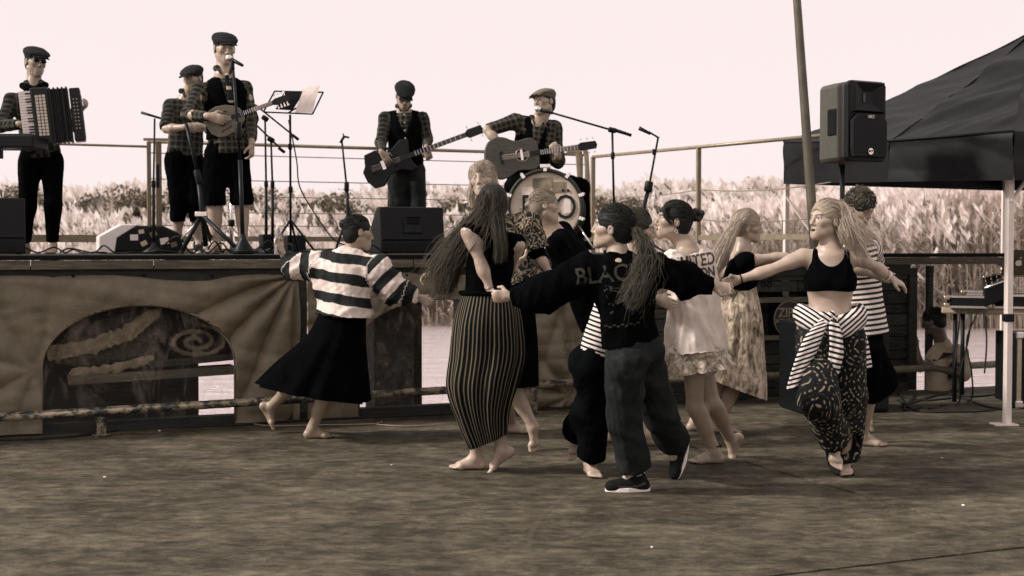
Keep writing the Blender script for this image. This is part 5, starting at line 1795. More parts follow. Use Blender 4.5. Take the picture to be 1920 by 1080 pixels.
garment("shorts", trouser_field(k, (.11, .10, .095), .50), k, root, BLACK, .012, .008, 17, (9, 9, 7))
hc = hair_cap(k, root, MAT_HAIR_BROWN, vol=1.08, front=.045)
short_hair(k, hc, MAT_HAIR_BROWN, (.1, .5, .2), 900, .06, 10, lift=.11, r=.0015)
short_hair(k, hc, MAT_HAIR_FAIR, (.3, .3, .4), 200, .065, 11, lift=.18, r=.0012)

# ---- young woman in black crop top with a striped shirt tied round her hips
d = 7.5
k = make_sk(d, 1.0, 'f', (1556, 612, 0), (1557, 470, 0), (1548, 414, 0), 0, -10, (-60, 4, 0),
    dict(s=(1506, 482, 0), e=(1440, 508, 0), w=(1386, 524, 0), h=(1364, 530, 0), curl=1.1, n=(0, -1, -.3)),
    dict(s=(1607, 482, 0), e=(1644, 502, 1), w=(1668, 520, 0), h=(1684, 528, 0), curl=.5),
    dict(k=(1536, 748, -1), a=(1566, 826, 1), f=(0, -50)),
    dict(g=(1584, 886), k=(1588, 745), f=(-12, 0)))
root = person("blond woman in black crop top, striped shirt knotted round her hips over patterned trousers", k)
build_body(k, root, M['skin'], .40, coarse=.011, hand_fine=.0045, mouth=.005, brow=.12, lips=.2)
RU = np.stack([k.cr, k.cf, k.U]); ln = np.linalg.norm(k.N - k.Pel); s = 1.0
f = Fld()
f.ell(k.N - k.U * ln * .36, RU, V(.135, .1, .17) + .012, .05)
f.cone(k.N - k.U * .19, P(1553, 540, d), .135, .128, .05, flat=k.cf, fs=.76)
for sg in (-1, 1):
    f.cone(k.N - k.U * .2 + k.cr * sg * .068 + k.cf * .075, k.N - k.U * .16 + k.cr * sg * .06 + k.cf * .05, .06, .048, .04)
    f.cone(k.N - k.U * .16 + k.cr * sg * .082 + k.cf * .07, k.N - k.U * .05 + k.cr * sg * .086 + k.cf * .012, .050, .066, .012, flat=k.cr, fs=.42); f.cone(k.N - k.U * .055 + k.cr * sg * .086, k.N - k.U * .2 + k.cr * sg * .07 - k.cf * .05, .057, .05, .012, flat=k.cr, fs=.5)
    f.cone(k.N - k.U * .09 + k.cr * sg * .185 - k.cf * .2, k.N - k.U * .09 + k.cr * sg * .185 + k.cf * .2, .060, .060, .01, op='s')
f.cone(k.N - k.U * .03 + k.cf * .02, k.N - k.U * .03 + k.cf * .3, .058, .070, .01, op='s')
f.ell(P(1553, 606, d), RU, V(.4, .4, .20), .004, 's')
garment("crop_top", f, k, root, BLACK, .009, .0, 5)
MAT_ELE = NT("mandala_print")
pa = MAT_ELE.attr("pat")
def rings(m, vec, scale, n, w=.5):
    vo = m.n("TexVoronoi"); vo.inputs['Scale'].default_value = scale; vo.inputs['Randomness'].default_value = .35; m.l(vec, vo.inputs['Vector'])
    return m.math('SINE', m.math('MULTIPLY', vo.outputs[0], n))
mp2 = MAT_ELE.n("Mapping"); mp2.inputs['Scale'].default_value = (1, 1, 0); MAT_ELE.l(pa, mp2.inputs[0])
r1 = rings(MAT_ELE, mp2.outputs[0], 4.2, 62); r2 = rings(MAT_ELE, mp2.outputs[0], 15, 19)
ns = MAT_ELE.noise(pa, 30, 3)
t_ = MAT_ELE.math('ADD', MAT_ELE.math('MULTIPLY', r1, .3), MAT_ELE.math('ADD', MAT_ELE.math('MULTIPLY', r2, .24), MAT_ELE.math('MULTIPLY', ns, .7)))
MAT_ELE.color(MAT_ELE.ramp(t_, [(.36, .006), (.55, .018), (.68, .07), (.82, .24)])); MAT_ELE.set(.85, 0, .2); MAT_ELE.bump(MAT_ELE.noise(MAT_ELE.coords(), 20, 4), .4, .008)
garment("patterned_trousers", trouser_field(k, (.118, .115, .095), .97), k, root, MAT_ELE.m, .011, .013, 18, (10, 10, 6))
MAT_DIAG = m_stripe("shirt_stripe", .70, .018, .030, .5, 0, .04)
# the knotted shirt: a slung roll round the hips, a knot, two hanging sleeves
m = []
f = Fld(); n_ = 22; cc = P(1556, 603, d)
for i in range(n_):
    a0 = 2 * math.pi * i / n_; a1 = 2 * math.pi * (i + 1) / n_
    def hp(a): return cc + V(math.cos(a) * .172, math.sin(a) * .135, .018 - .045 * max(0, -math.sin(a)) ** 2 + .03 * math.cos(a) * .0 + .02 * abs(math.cos(a)))
    f.cone(hp(a0), hp(a1), .040, .040, .02, flat=UP, fs=1.6)
v, q = f.mesh(.009, None, .009, 1); v = v + normals(v, q) * (wrinkle(v, 5, 16, 16, 30) * .006)[:, None]
o = link_mesh("knotted_shirt", v, q, MAT_DIAG, root)
x = v - cc; an_ = np.arctan2(x[:, 1], x[:, 0])
set_vec(o, "pat", np.stack([x[:, 0] * .75 * np.sign(x[:, 0]) - x[:, 2] * 1.0 + .3, x[:, 2], x[:, 1]], 1))
f = Fld(); c_ = P(1553, 596, d - .17)
f.cone(c_ + V(-.03, 0, .012), c_ + V(.03, -.005, -.012), .028, .026, .01); f.cone(c_ + V(-.015, -.01, -.02), c_ + V(.02, -.012, .025), .022, .02, .01)
g_ = garment("knot", f, None, o, MAT_DIAG, .007, .004, 3, (40, 40, 40), pat=False)
vv = np.array([p.co[:] for p in g_.data.vertices]); set_vec(g_, "pat", np.stack([vv[:, 0] * .7 + vv[:, 2], vv[:, 1], vv[:, 2]], 1))
ribbon("hanging_sleeve", [c_ + V(-.02, -.01, 0), P(1528, 625, d - .20), P(1512, 665, d - .20), P(1497, 700, d - .19), P(1488, 728, d - .18)], [.07, .12, .13, .10, .085], V(1, 0, .35), MAT_DIAG, o, .02, seed=2, wav=.004)
ribbon("hanging_sleeve", [c_ + V(.02, -.01, 0), P(1566, 625, d - .2), P(1568, 660, d - .2), P(1560, 695, d - .19), P(1552, 722, d - .18)], [.05, .075, .085, .08, .05], V(1, 0, -.25), MAT_DIAG, o, .02, seed=3, wav=.004)
ribbon("shirt_body", [P(1600, 600, d + .1), P(1612, 640, d + .14), P(1622, 690, d + .16)], [.20, .24, .2], V(.5, 1, 0), MAT_DIAG, o, .012, seed=4, wav=.01)
hc = hair_cap(k, root, MAT_HAIR_BLOND, vol=1.03, front=.07)
short_hair(k, hc, MAT_HAIR_BLOND, (.0, -1, -.15), 1100, .10, 19, r=.0012)
z9 = lambda u: u[2] > -.2 and not (u[1] > .35 and u[2] < .55)
strands(k, hc, MAT_HAIR_BLOND, [P(1583, 410, d - .03), P(1592, 440, d - .06), P(1603, 466, d - .08), P(1612, 486, d - .08)], [.05, .06, .065, .06], 620, .002, 81, z9, steps=13, frizz=.006)
strands(k, hc, MAT_HAIR_FAIR, [P(1578, 420, d - .05), P(1584, 445, d - .1), P(1592, 470, d - .1)], [.04, .05, .05], 240, .0018, 82, z9, steps=12)
strands(k, hc, MAT_HAIR_BLOND, [P(1585, 412, d), P(1606, 442, d), P(1634, 462, d)], [.03, .05, .05], 130, .0016, 83, z9, steps=12, frizz=.014)
strands(k, hc, MAT_HAIR_BLOND, [P(1585, 412, d - .05), P(1600, 448, d - .08), P(1618, 480, d - .08)], [.06, .09, .11], 34, .0014, 84, z9, steps=13, frizz=.03, name='flyaway_hair')
band("wrist_band", k.WR - (k.WR - k.ER) * .06, k.WR - k.ER, .027, .004, root, BLACK)
for q_ in (.04, .10, .17, .22):
    band("bracelet", k.WL - (k.WL - k.EL) * q_, k.WL - k.EL + V(.03, .02, 0), .030, .004, root, M['metal_mid'] if q_ != .10 else M['white_paint'])
# sandals
for sd in 'RL':
    A_, fd, fu, fr_ = [getattr(k, q + sd) for q in ('A', 'ff', 'fu', 'fr')]
    out = [(.055 + math.cos(2 * math.pi * i / 28) * .125, math.sin(2 * math.pi * i / 28) * .045) for i in range(28)]
    m = MB(); m.prism(out, A_ - fu * .083, fd, np.cross(fu, fd), .022)
    sn = m.build("sandal", M['rubber'], root, bevel=.004)
    for t in (.03, .085, .115):
        m = MB(); h = .03 - t * .42
        m.tube([A_ + fd * t - fr_ * .046 - fu * .07, A_ + fd * t - fr_ * .034 + fu * (h - .055), A_ + fd * (t + .005) + fu * (h - .038), A_ + fd * t + fr_ * .034 + fu * (h - .055), A_ + fd * t + fr_ * .046 - fu * .07], .0075, 6)
        m.build("strap", BLACK, sn, smooth=True)

# ---- man in the pale T-shirt down by the water
d = 12.2
k = make_sk(d, 1.05, 'm', (1762, 745, 0), (1768, 648, 0), (1750, 602, 0), -140, -150, (-125, -18, 0),
    dict(e=(1725, 690, 1), w=(1718, 650, 0)),
    dict(s=(1800, 664, -.05), e=(1806, 700, 0), w=(1752, 690, 0)),
    dict(g=(1745, 830), k=(1745, 790), f=(-140, 0)), dict(g=(1790, 830), k=(1790, 790), f=(-140, 0)), base_z=-.50)
root = person("dark-haired man in pale T-shirt standing low by the water behind the thin dark post", k)
build_body(k, root, M['skin'], .13, coarse=.014, hand_fine=.007)
f = shirt_field(k, .03, (0.3, .42), neck=True, sleeve_r=(.075, .075, .07), bottom=P(1762, 770, d)); tee2 = garment("tee_shirt", f, k, root, m_cloth("sand_tee", .36, .2), .013, .01, 25, (9, 9, 6))
garment("trousers", trouser_field(k, (.1, .08, .07), .95), k, root, BLACK2, .014, .006, 26)
decal_text("lettering", "CREW", tee2, P(1760, 672, d - .5), V(1, 0, .1), UP, .10, m_plain("faded_print", .05, .8, .3)) if False else None
m = MB(); rs = np.random.RandomState(3)
for i in range(14): m.box(P(1745 + 28 * rs.rand(), 660 + 16 * rs.rand(), d - .5), V(1, 0, .1), V(0, 1, 0), UP, .03 + .05 * rs.rand(), .001, .012)
o = m.build("faded_print", m_plain("faded_print", .05, .8, .3), tee2); tag(o, kind="stuff"); wrap(o, tee2, V(0, -1, 0), .002)
hc = hair_cap(k, root, MAT_HAIR_DARK, vol=.98)
short_hair(k, hc, MAT_HAIR_DARK, (0, -.5, -.6), 360, .04, 12)
m = MB(); m.box((k.base[0], k.base[1] + .3, -.555), (1, 0, 0), (0, 1, 0), UP, 3.2, 2.2, .11)
tag(m.build("pontoon", MAT_DARKWOOD, bevel=.01), "low dark pontoon on the water that the man in the pale T-shirt stands on", "pontoon")

# ================================================================== THE BAND
MAT_PLAID = m_plaid("dark_plaid", .022, .085, .055, .15)
MAT_PLAID2 = m_plaid("grey_plaid", .03, .12, .05, .2)
MAT_TWEED = m_plain("tweed", .014, .9, .5, 160, bump=.4, bscale=300)
MAT_TWEED2 = m_plain("herringbone", .10, .9, .5, 160, bump=.4, bscale=300)
VEST = m_cloth("vest_cloth", .003, .3)
GLASSES = m_plain("tinted_lens", .006, .1, .1, 5, spec=.8)
def vest(k, root, mat, bottom, inf=.022, open_=.05):
    s = k.s; f = shirt_field(k, inf, (0, 0), bottom=bottom)
    for sg in (-1, 1):
        f.cone(k.N - k.U * .09 * s + k.cr * sg * .215 * s - k.cf * .25, k.N - k.U * .09 * s + k.cr * sg * .215 * s + k.cf * .25, .075 * s, .075 * s, .01, op='s')
    f.cone(k.N + k.U * .03 - k.cf * .0, k.N - k.U * .02 + k.cf * .35, .06, .10, .01, op='s')
    f.cone(k.N - k.U * .06 + k.cf * .16, k.N - k.U * .28 * s + k.cf * .16, open_, .008, .01, flat=k.cf, fs=3.0, op='s')
    return garment("waistcoat", f, k, root, mat, .012, .004, 30, (12, 12, 9))
def collar(k, root, mat):
    f = Fld(); s = k.s
    for sg in (-1, 1):
        f.cone(k.N + k.U * .03 - k.cf * .045, k.N + k.U * .025 + k.cr * sg * .06 * s + k.cf * .0, .026, .026, .012)
        f.cone(k.N + k.U * .025 + k.cr * sg * .06 * s, k.N + k.U * .02 + k.cr * sg * .05 * s + k.cf * .04, .026, .024, .012)
        f.cone(k.N + k.U * .03 + k.cr * sg * .05 * s + k.cf * .03, k.N - k.U * .03 + k.cr * sg * .035 * s + k.cf * .085, .022, .012, .01)
    garment("collar", f, k, root, mat, .008, .002, 3, (30, 30, 30))

# ---- accordion player
d = 11.1
k = make_sk(d, 1.03, 'm', (76, 292, 0), (64, 161, 0), (67, 117, 0), 20, 18, (42, -6, 4),
    dict(s=(22, 190, 0), e=(2, 236, -1), w=(38, 233, -1), h=(58, 238, 0), curl=.5, n=(0, 1, -.2)),
    dict(s=(104, 190, 0), e=(140, 235, -1), w=(146, 212, -1), h=(156, 203, 0), curl=.9, n=(-1, 0, 0)),
    dict(g=(47, 470, .05), k=(52, 385, -.3), f=(-20, 0)), dict(g=(99, 470, 0), k=(100, 385, -.3), f=(10, 0)), base_z=STZ)
root = person("barefoot man in flat cap and sunglasses playing the accordion at the left edge of stage", k)
build_body(k, root, M['skin'], .26, stubble=.6, brow=.04, hand_fine=.006, coarse=.015)
garment("shirt", shirt_field(k, .018, (.95, .95), sleeve_r=(.068, .06, .048), bottom=P(78, 300, d)), k, root, MAT_PLAID, .013, .007, 31, (11, 11, 9)); collar(k, root, MAT_PLAID)
garment("trousers", trouser_field(k, (.098, .072, .052), .95), k, root, BLACK, .013, .006, 32)
hc = hair_cap(k, root, MAT_HAIR_DARK, vol=.97)
flat_cap(k, root, MAT_TWEED, .0, .0, wide=1.05); sunglasses(k, root, GLASSES)
f = Fld(); pts = [k.N + k.cr * .09 + k.cf * .02, k.N + k.cr * .05 + k.cf * .09 - k.U * .03, k.N + k.cf * .12 - k.U * .06, k.N - k.cr * .05 + k.cf * .09 - k.U * .03, k.N - k.cr * .09 + k.cf * .02]
for a, b in zip(pts[:-1], pts[1:]): f.cone(a, b, .032, .034, .02)
garment("neckerchief", f, k, root, BLACK2, .01, .004, 4, (30, 30, 30))

# ---- man behind, in the peaked cap
d = 12.1
k = make_sk(d, 1.02, 'm', (346, 292, 0), (352, 177, 0), (361, 147, -.02), 10, 20, (-20, -14, 0),
    dict(s=(320, 200, 0), e=(312, 242, -1), w=(350, 238, -1), h=(368, 240, 0), curl=.6),
    dict(s=(388, 202, 0), e=(396, 245, -1), w=(378, 238, -1), h=(368, 236, 0), curl=.6),
    dict(g=(334, 468, 0), k=(334, 375, -.2), f=(-25, 0)), dict(g=(372, 468, 0), k=(368, 375, -.2), f=(15, 0)), base_z=STZ)
root = person("man in peaked cap and rolled-up dark trousers standing behind the tall singer", k)
build_body(k, root, M['skin'], .30, shoes=(True, True), hand_fine=.007, coarse=.015)
garment("shirt", shirt_field(k, .02, (.5, .5), sleeve_r=(.075, .068, .06), bottom=P(346, 296, d)), k, root, MAT_PLAID, .013, .007, 33, (11, 11, 9)); collar(k, root, MAT_PLAID)
garment("trousers", trouser_field(k, (.10, .08, .066), .70), k, root, BLACK, .013, .008, 34)
hair_cap(k, root, MAT_HAIR_DARK, vol=.97); flat_cap(k, root, MAT_TWEED, -.01, .01)
for sd in 'RL': shoe(k, sd, root, MAT_SHOE, MAT_SOLE, "shoe")

# ---- tall singer with the mandolin
d = 10.7
k = make_sk(d, 1.06, 'm', (427, 276, 0), (420, 134, 0), (421, 91, -.02), 12, 22, (28, -12, 0),
    dict(s=(374, 170, 0), e=(352, 216, -1), w=(392, 218, -1), h=(414, 224, 0), curl=.7, n=(0, 1, .1)),
    dict(s=(458, 168, 0), e=(471, 222, 0), w=(472, 268, -1), h=(473, 290, 0), curl=.8, n=(-1, .2, 0)),
    dict(hip=(406, 290), g=(406, 470, 0), k=(402, 376, -.2), f=(-12, 0)), dict(hip=(444, 290), g=(457, 470, 0), k=(453, 376, -.2), f=(12, 0)), base_z=STZ)
root = person("tall singer in flat cap, dark waistcoat and shorts holding the mandolin at his microphone", k)
build_body(k, root, M['skin'], .36, stubble=.25, eyes='closed', mouth=.006, brow=.05, hand_fine=.0055, coarse=.014)
garment("shirt", shirt_field(k, .018, (.93, .93), sleeve_r=(.064, .056, .046), bottom=P(430, 290, d)), k, root, MAT_PLAID2, .013, .008, 35, (11, 11, 9)); collar(k, root, MAT_PLAID2)
vest(k, root, VEST, P(427, 262, d))
garment("shorts", trouser_field(k, (.103, .086, .084), .53), k, root, BLACK, .012, .008, 36)
hair_cap(k, root, MAT_HAIR_DARK, vol=.97); flat_cap(k, root, MAT_TWEED, -.006, -.004)
f = Fld(); t0 = k.N + k.cf * .125 - k.U * .05
f.cone(t0, t0 - k.U * .03, .02, .018, .005); f.cone(t0 - k.U * .03, t0 - k.U * .20 + k.cf * .03 + k.cr * -.02, .014, .034, .005, flat=k.cf, fs=.3)
garment("necktie", f, k, root, m_stripe("tie_stripe", .02, .4, .12, .75, 0, .03), .007, 0)

# ---- bass player looking down
d = 13.2
k = make_sk(d, 1.03, 'm', (762, 312, 0), (757, 203, .0), (758, 179, -.09), 8, 5, (14, -38, 0),
    dict(s=(722, 222, 0), e=(714, 268, -1), w=(716, 286, -1), h=(728, 303, 0), curl=.6, n=(0, 1, .2)),
    dict(s=(792, 222, 0), e=(802, 262, 0), w=(800, 278, -1), h=(803, 290, 0), curl=1.0, n=(0, 1, .2)),
    dict(g=(741, 470, 0), k=(744, 385, -.2), f=(-10, 0)), dict(g=(790, 470, 0), k=(782, 385, -.2), f=(10, 0)), base_z=STZ)
root = person("bass player in newsboy cap and open dark waistcoat, head bowed over his bass", k)
build_body(k, root, M['skin'], .28, shoes=(True, True), hand_fine=.0065, coarse=.015)
garment("shirt", shirt_field(k, .02, (.95, .95), sleeve_r=(.068, .06, .045), bottom=P(762, 318, d)), k, root, MAT_PLAID, .013, .008, 37, (11, 11, 9)); collar(k, root, MAT_PLAID)
vest(k, root, VEST, P(762, 322, d), .035, .085)
garment("trousers", trouser_field(k, (.11, .09, .08), .97), k, root, DENIM, .013, .008, 38)
hair_cap(k, root, MAT_HAIR_DARK, vol=.98); flat_cap(k, root, MAT_TWEED, -.006, .016, wide=1.03); sunglasses(k, root, GLASSES)
for sd in 'RL': shoe(k, sd, root, MAT_SHOE, M['rubber'], "shoe")
for i in range(4):
    MB().lathe(k.N - k.U * (.08 + i * .08) + k.cf * (.145 + .004 * i), k.cf, [(0, .007), (.004, .006)], 8).build("button", M['white_paint'], root)

# ---- seated guitarist singing to the left
d = 11.6
k = make_sk(d, 1.04, 'm', (992, 326, 0), (1008, 228, -.02), (1020, 192, -.03), 25, 8, (-42, 4, -10),
    dict(s=(968, 228, 0), e=(914, 244, -1), w=(946, 282, -1), h=(960, 296, 0), curl=.6, n=(0, 1, .1)),
    dict(s=(1040, 240, 0), e=(1046, 302, 0), w=(1046, 290, -1), h=(1040, 278, 0), curl=1.2, n=(0, 1, 0)),
    dict(hip=(975, 330), k=(965, 352, -1), a=(1000, 455, -1), f=(10, 0)), dict(hip=(1010, 332), k=(1088, 352, -1), a=(1094, 452, -1), f=(25, 0)), base_z=STZ)
root = person("seated guitarist in flat cap, waistcoat and rolled sleeves, singing into the long boom microphone", k)
build_body(k, root, M['skin'], .34, stubble=.35, brow=.03, shoes=(True, True), mouth=.004, hand_fine=.0055, coarse=.014)
garment("shirt", shirt_field(k, .02, (.5, .78), sleeve_r=(.072, .064, .054), bottom=P(996, 326, d)), k, root, MAT_PLAID2, .013, .008, 39, (11, 11, 9)); collar(k, root, MAT_PLAID2)
vest(k, root, VEST, P(996, 325, d))
garment("trousers", trouser_field(k, (.105, .085, .07), .95), k, root, BLACK, .013, .008, 40)
hair_cap(k, root, MAT_HAIR_DARK, vol=.98); flat_cap(k, root, MAT_TWEED2, -.006, -.002)
for sd in 'RL': shoe(k, sd, root, MAT_SHOE, M['rubber'], "shoe")
BX = P(996, 400, 11.65)
sb = empty("wooden_stool", (BX[0], BX[1], STZ), "dark box stool hidden under the seated guitarist behind the bass drum", "stool")
sz_ = k.Pel[2] - .11
MB().box((BX[0], BX[1], (STZ + sz_ - .03) / 2), (1, 0, 0), (0, 1, 0), UP, .34, .32, sz_ - STZ - .03).build("box", MAT_DARKWOOD, sb, bevel=.006)
MB().box((BX[0], BX[1], sz_ - .02), (1, 0, 0), (0, 1, 0), UP, .38, .36, .04).build("seat", M['black_mat'], sb, bevel=.01)

# ---- stringed instruments
def outline(prof, n=60):
    """prof = (x, half width) pairs -> closed outline"""
    xs = [p[0] for p in prof]; x0, x1 = xs[0], xs[-1]
    ts = np.linspace(0, math.pi, n)
    X = x0 + (x1 - x0) * (1 - np.cos(ts)) / 2
    W = np.interp(X, xs, [p[1] for p in prof])
    for _ in range(2): W[1:-1] = (W[:-2] + 2 * W[1:-1] + W[2:]) / 4
    return [(x, w) for x, w in zip(X, W)] [::-1] + [(x, -w) for x, w in zip(X[1:-1], W[1:-1])]
def lute(name, label, cat, c, h, up, body, depth, neckx, total, mats, nstr=6, hole=None, fw=.022, headlen=.16, headw=.036, fholes=False, pegs=True, bridge=-.1):
    X = nrm(h - c); Z = nrm(np.cross(X, nrm(up))); Y = np.cross(Z, X)
    if Z[1] > 0: Z = -Z; Y = np.cross(Z, X)
    root = empty(name, c, label, cat)
    def W(x, y, z): return c + X * x + Y * y + Z * z
    mt_, mn, mh = mats
    m = MB(); m.prism(body, W(0, 0, -depth / 2), X, Y, depth); m.build("body", mt_, root, bevel=.008)
    m = MB(); m.box(W((neckx + total - headlen) / 2, 0, .004), X, Y, Z, total - headlen - neckx, fw * 2, .022); m.build("neck", mn, root, bevel=.005)
    m = MB(); m.box(W((neckx - .09 + total - headlen) / 2, 0, .018), X, Y, Z, total - headlen - neckx + .09, fw * 2, .008); fb = m.build("fingerboard", mh, root)
    L = total - headlen - neckx + .09
    for i in range(1, 14):
        x = total - headlen - (L / .62) * (1 - 2 ** (-i / 12.)) * .9
        if x < neckx - .08: break
        MB().box(W(x, 0, .0225), X, Y, Z, .003, fw * 2, .002).build("fret", M['chrome'], fb)
    m = MB(); m.prism([(0, fw), (.03, headw), (headlen, headw * .95), (headlen + .012, 0), (headlen, -headw * .95), (.03, -headw), (0, -fw)], W(total - headlen, 0, .004), X, Y, .016); hd_ = m.build("headstock", mh, root, bevel=.002)
    n2 = nstr // 2
    if pegs:
        for i in range(n2):
            for sg in (-1, 1):
                x = total - headlen + .035 + i * (headlen - .05) / max(n2 - 1, 1)
                MB().tube([W(x, sg * headw, .004), W(x, sg * (headw + .022), .004)], .004, 6).tube([W(x, sg * (headw + .02), .004), W(x, sg * (headw + .032), .004)], .009, 8).build("tuning_peg", M['chrome'], hd_)
    for i in range(nstr):
        y = (i / (nstr - 1) - .5) * fw * 1.6
        MB().tube([W(bridge, y * 1.2, .014), W(total - headlen, y, .026)], .0014, 4).build("string", M['metal_bright'], root)
    MB().box(W(bridge, 0, .007), X, Y, Z, .03, .11 if depth > .05 else .08, .014).build("bridge", mh, root, bevel=.002)
    if hole:
        MB().lathe(W(hole[0], 0, .0005), Z, [(0, hole[1]), (.002, hole[1])], 28).build("sound_hole", M['black_mat'], root)
        MB().ring(W(hole[0], 0, .002), X, Y, hole[1] + .008, hole[1] + .008, .003, 32, 5).build("rosette", M['metal_mid'], root)
    if fholes:
        for sg in (-1, 1):
            MB().tube([W(-.07, sg * .085, .001), W(-.05, sg * .075, .001), W(0, sg * .07, .001), (W(.02, sg * .06, .001))], [.006, .003, .003, .006], 6).build("sound_slot", M['black_mat'], root)
    return root, W
MAT_GTR = NT("guitar_mahogany"); g = MAT_GTR.noise(MAT_GTR.coords(scale=(1, 1, 6)), 8, 5, .6); MAT_GTR.color(MAT_GTR.ramp(g, [(.3, .035), (.7, .075)])); MAT_GTR.set(.35, 0, .4)
MAT_MAN = m_plain("mandolin_sunburst", .10, .3, .4, 6); MAT_NECK = m_plain("neck_wood", .03, .4, .3, 10); MAT_FB = m_plain("rosewood", .02, .5, .3, 10); MAT_BASS = m_plain("bass_lacquer", .012, .25, .2, 6)
BO = 10
dread = outline([(-.25, 0), (-.235, .09), (-.2, .155), (-.12, .19), (-.05, .175), (.02, .135), (.06, .128), (.13, .14), (.19, .138), (.225, .10), (.235, 0)])
g0, W = lute("acoustic_guitar", "dark acoustic guitar held by the seated singer, its neck pointing right", "guitar", P(962, 293, 11.22), P(1118, 271, 11.3), UP, dread, .11, .235, .74, (MAT_GTR.m, MAT_NECK, MAT_FB), 6, (.08, .048), bridge=-.10)
MB().box(W(.075, 0, .012), *[nrm(W(1, 0, 0) - W(0, 0, 0)), nrm(W(0, 1, 0) - W(0, 0, 0)), nrm(W(0, 0, 1) - W(0, 0, 0))], .022, .095, .014).build("pickup", M['chrome'], g0, bevel=.002)
mand = outline([(-.17, 0), (-.155, .07), (-.11, .115), (-.05, .128), (.03, .115), (.09, .085), (.13, .05), (.145, 0)])
g1_, W = lute("mandolin", "mandolin with two sound slots held by the tall singer", "mandolin", P(425, 224, 10.38), P(540, 183, 10.42), UP, mand, .045, .13, .52, (MAT_MAN, MAT_NECK, MAT_FB), 8, None, fw=.016, headlen=.13, headw=.028, fholes=True, bridge=-.04)
bass = [(-.30, .05), (-.27, .16), (-.15, .17), (-.05, .12), (.02, .13), (.12, .185), (.20, .16), (.17, .06), (.15, .0), (.17, -.08), (.20, -.13), (.13, -.15), (.03, -.10), (-.08, -.11), (-.18, -.20), (-.28, -.19), (-.33, -.10), (-.34, 0)][::-1]
g2_, W = lute("bass_guitar", "dark electric bass guitar with a long neck slung in front of the bowed bass player", "bass guitar", P(740, 302, 12.85), P(900, 243, 12.85), UP, bass, .04, .15, .93, (MAT_BASS, MAT_NECK, MAT_FB), 4, None, fw=.024, headlen=.17, headw=.045, bridge=-.24)
for x in (-.12, .0): 
    MB().box(W(x, 0, .008), nrm(W(1, 0, 0) - W(0, 0, 0)), nrm(W(0, 1, 0) - W(0, 0, 0)), nrm(W(0, 0, 1) - W(0, 0, 0)), .035, .09, .014).build("pickup", M['chrome'] if x else M['metal_dark'], g2_, bevel=.002)

# ---- accordion
ac = P(104, 218, 10.66)
R_, F_, U_ = frame(16, 0, -6)
AX = -R_                                     # picture right
root = empty("accordion", ac, "piano accordion with white keys on its left and dark bellows, held by the capped player", "accordion")
def W(x, y, z): return ac + AX * x + U_ * y + F_ * z
MAT_ACC = m_plain("accordion_celluloid", .02, .2, .25, 8); MAT_KEY = m_plain("ivory_key", .72, .35, .05, 8); MAT_PEARL = m_plain("pearl_grille", .5, .3, .3, 30)
MB().box(W(-.10, 0, 0), AX, U_, F_, .14, .47, .19).build("treble_case", MAT_ACC, root, bevel=.012)
kb = MB().box(W(-.20, -.005, .035), AX, U_, F_, .11, .44, .05).build("keyboard", MAT_ACC, root, bevel=.004)
nk = 19
for i in range(nk):
    y = -.215 + (i + .5) * .43 / nk
    MB().box(W(-.205, y, .068), AX, U_, F_, .115, .43 / nk - .003, .014).build("white_key", MAT_KEY, kb)
    if i % 7 not in (2, 6) and i < nk - 1:
        MB().box(W(-.178, y + .43 / nk / 2, .08), AX, U_, F_, .065, .010, .014).build("black_key", MAT_ACC, kb)
for i in range(13):
    for j in range(3): MB().box(W(-.125 + j * .028, -.15 + i * .026, .098), AX, U_, F_, .022, .021, .008).build("grille_cell", MAT_PEARL, root)
for i in range(9):
    x = -.02 + i * .0165; hh = .455 - (i % 2) * .02
    MB().box(W(x, 0, -.004 * (i % 2)), AX, U_, F_, .0145, hh, .19 - (i % 2) * .016).build("bellows_fold", M['black_plastic'] if i % 3 else MAT_ACC, root, bevel=.002)
MB().box(W(.175, -.005, 0), AX, U_, F_, .085, .44, .18).build("bass_case", MAT_ACC, root, bevel=.012)
for i in range(9):
    for j in range(2): MB().lathe(W(.16 + j * .025, -.12 + i * .03, .09), F_, [(0, .006), (.008, .005)], 7).build("bass_button", M['metal_mid'], root)
MB().box(W(.215, -.02, .0), AX, U_, F_, .012, .36, .10).build("hand_strap", M['black_mat'], root, bevel=.004)

# ---- bass drum
dc = P(1022, 388, 11.0)
dr, df, du = frame(-6, 3, 0); DX = -dr
root = empty("bass_drum", (dc[0], dc[1], STZ), "bass drum with a pale hand-lettered head standing in front of the seated guitarist", "drum")
MAT_HEAD = m_plain("drum_head", .42, .6, .25, 6); MAT_SHELL = m_plain("drum_shell", .30, .3, .2, 6); MAT_HOOP = m_plain("drum_hoop", .03, .4, .3, 10)
RD = .315
m = MB(); m.lathe(dc - df * .40, df, [(0, RD - .012), (.37, RD - .012)], 48); m.build("shell", MAT_SHELL, root, smooth=True)
m = MB(); m.lathe(dc - df * .025, df, [(0, RD - .014), (.008, RD - .014)], 48); m.build("drum_head", MAT_HEAD, root)
MB().ring(dc, DX, du, RD, RD, .017, 56, 8).build("hoop", MAT_HOOP, root, smooth=True)
MB().ring(dc - df * .39, DX, du, RD, RD, .017, 56, 8).build("hoop", MAT_HOOP, root, smooth=True)
for i in range(10):
    a = math.radians(18 + 36 * i); o = DX * math.cos(a) + du * math.sin(a)
    m = MB(); m.box(dc + o * (RD + .012) + df * .006, o, np.cross(df, o), df, .045, .03, .03); m.tube([dc + o * (RD + .012), dc + o * (RD + .01) - df * .12], .005, 6); m.lathe(dc + o * (RD + .028) + df * .01, o, [(0, .012), (.015, .012)], 8)
    m.build("claw", M['chrome'], root, bevel=.002)
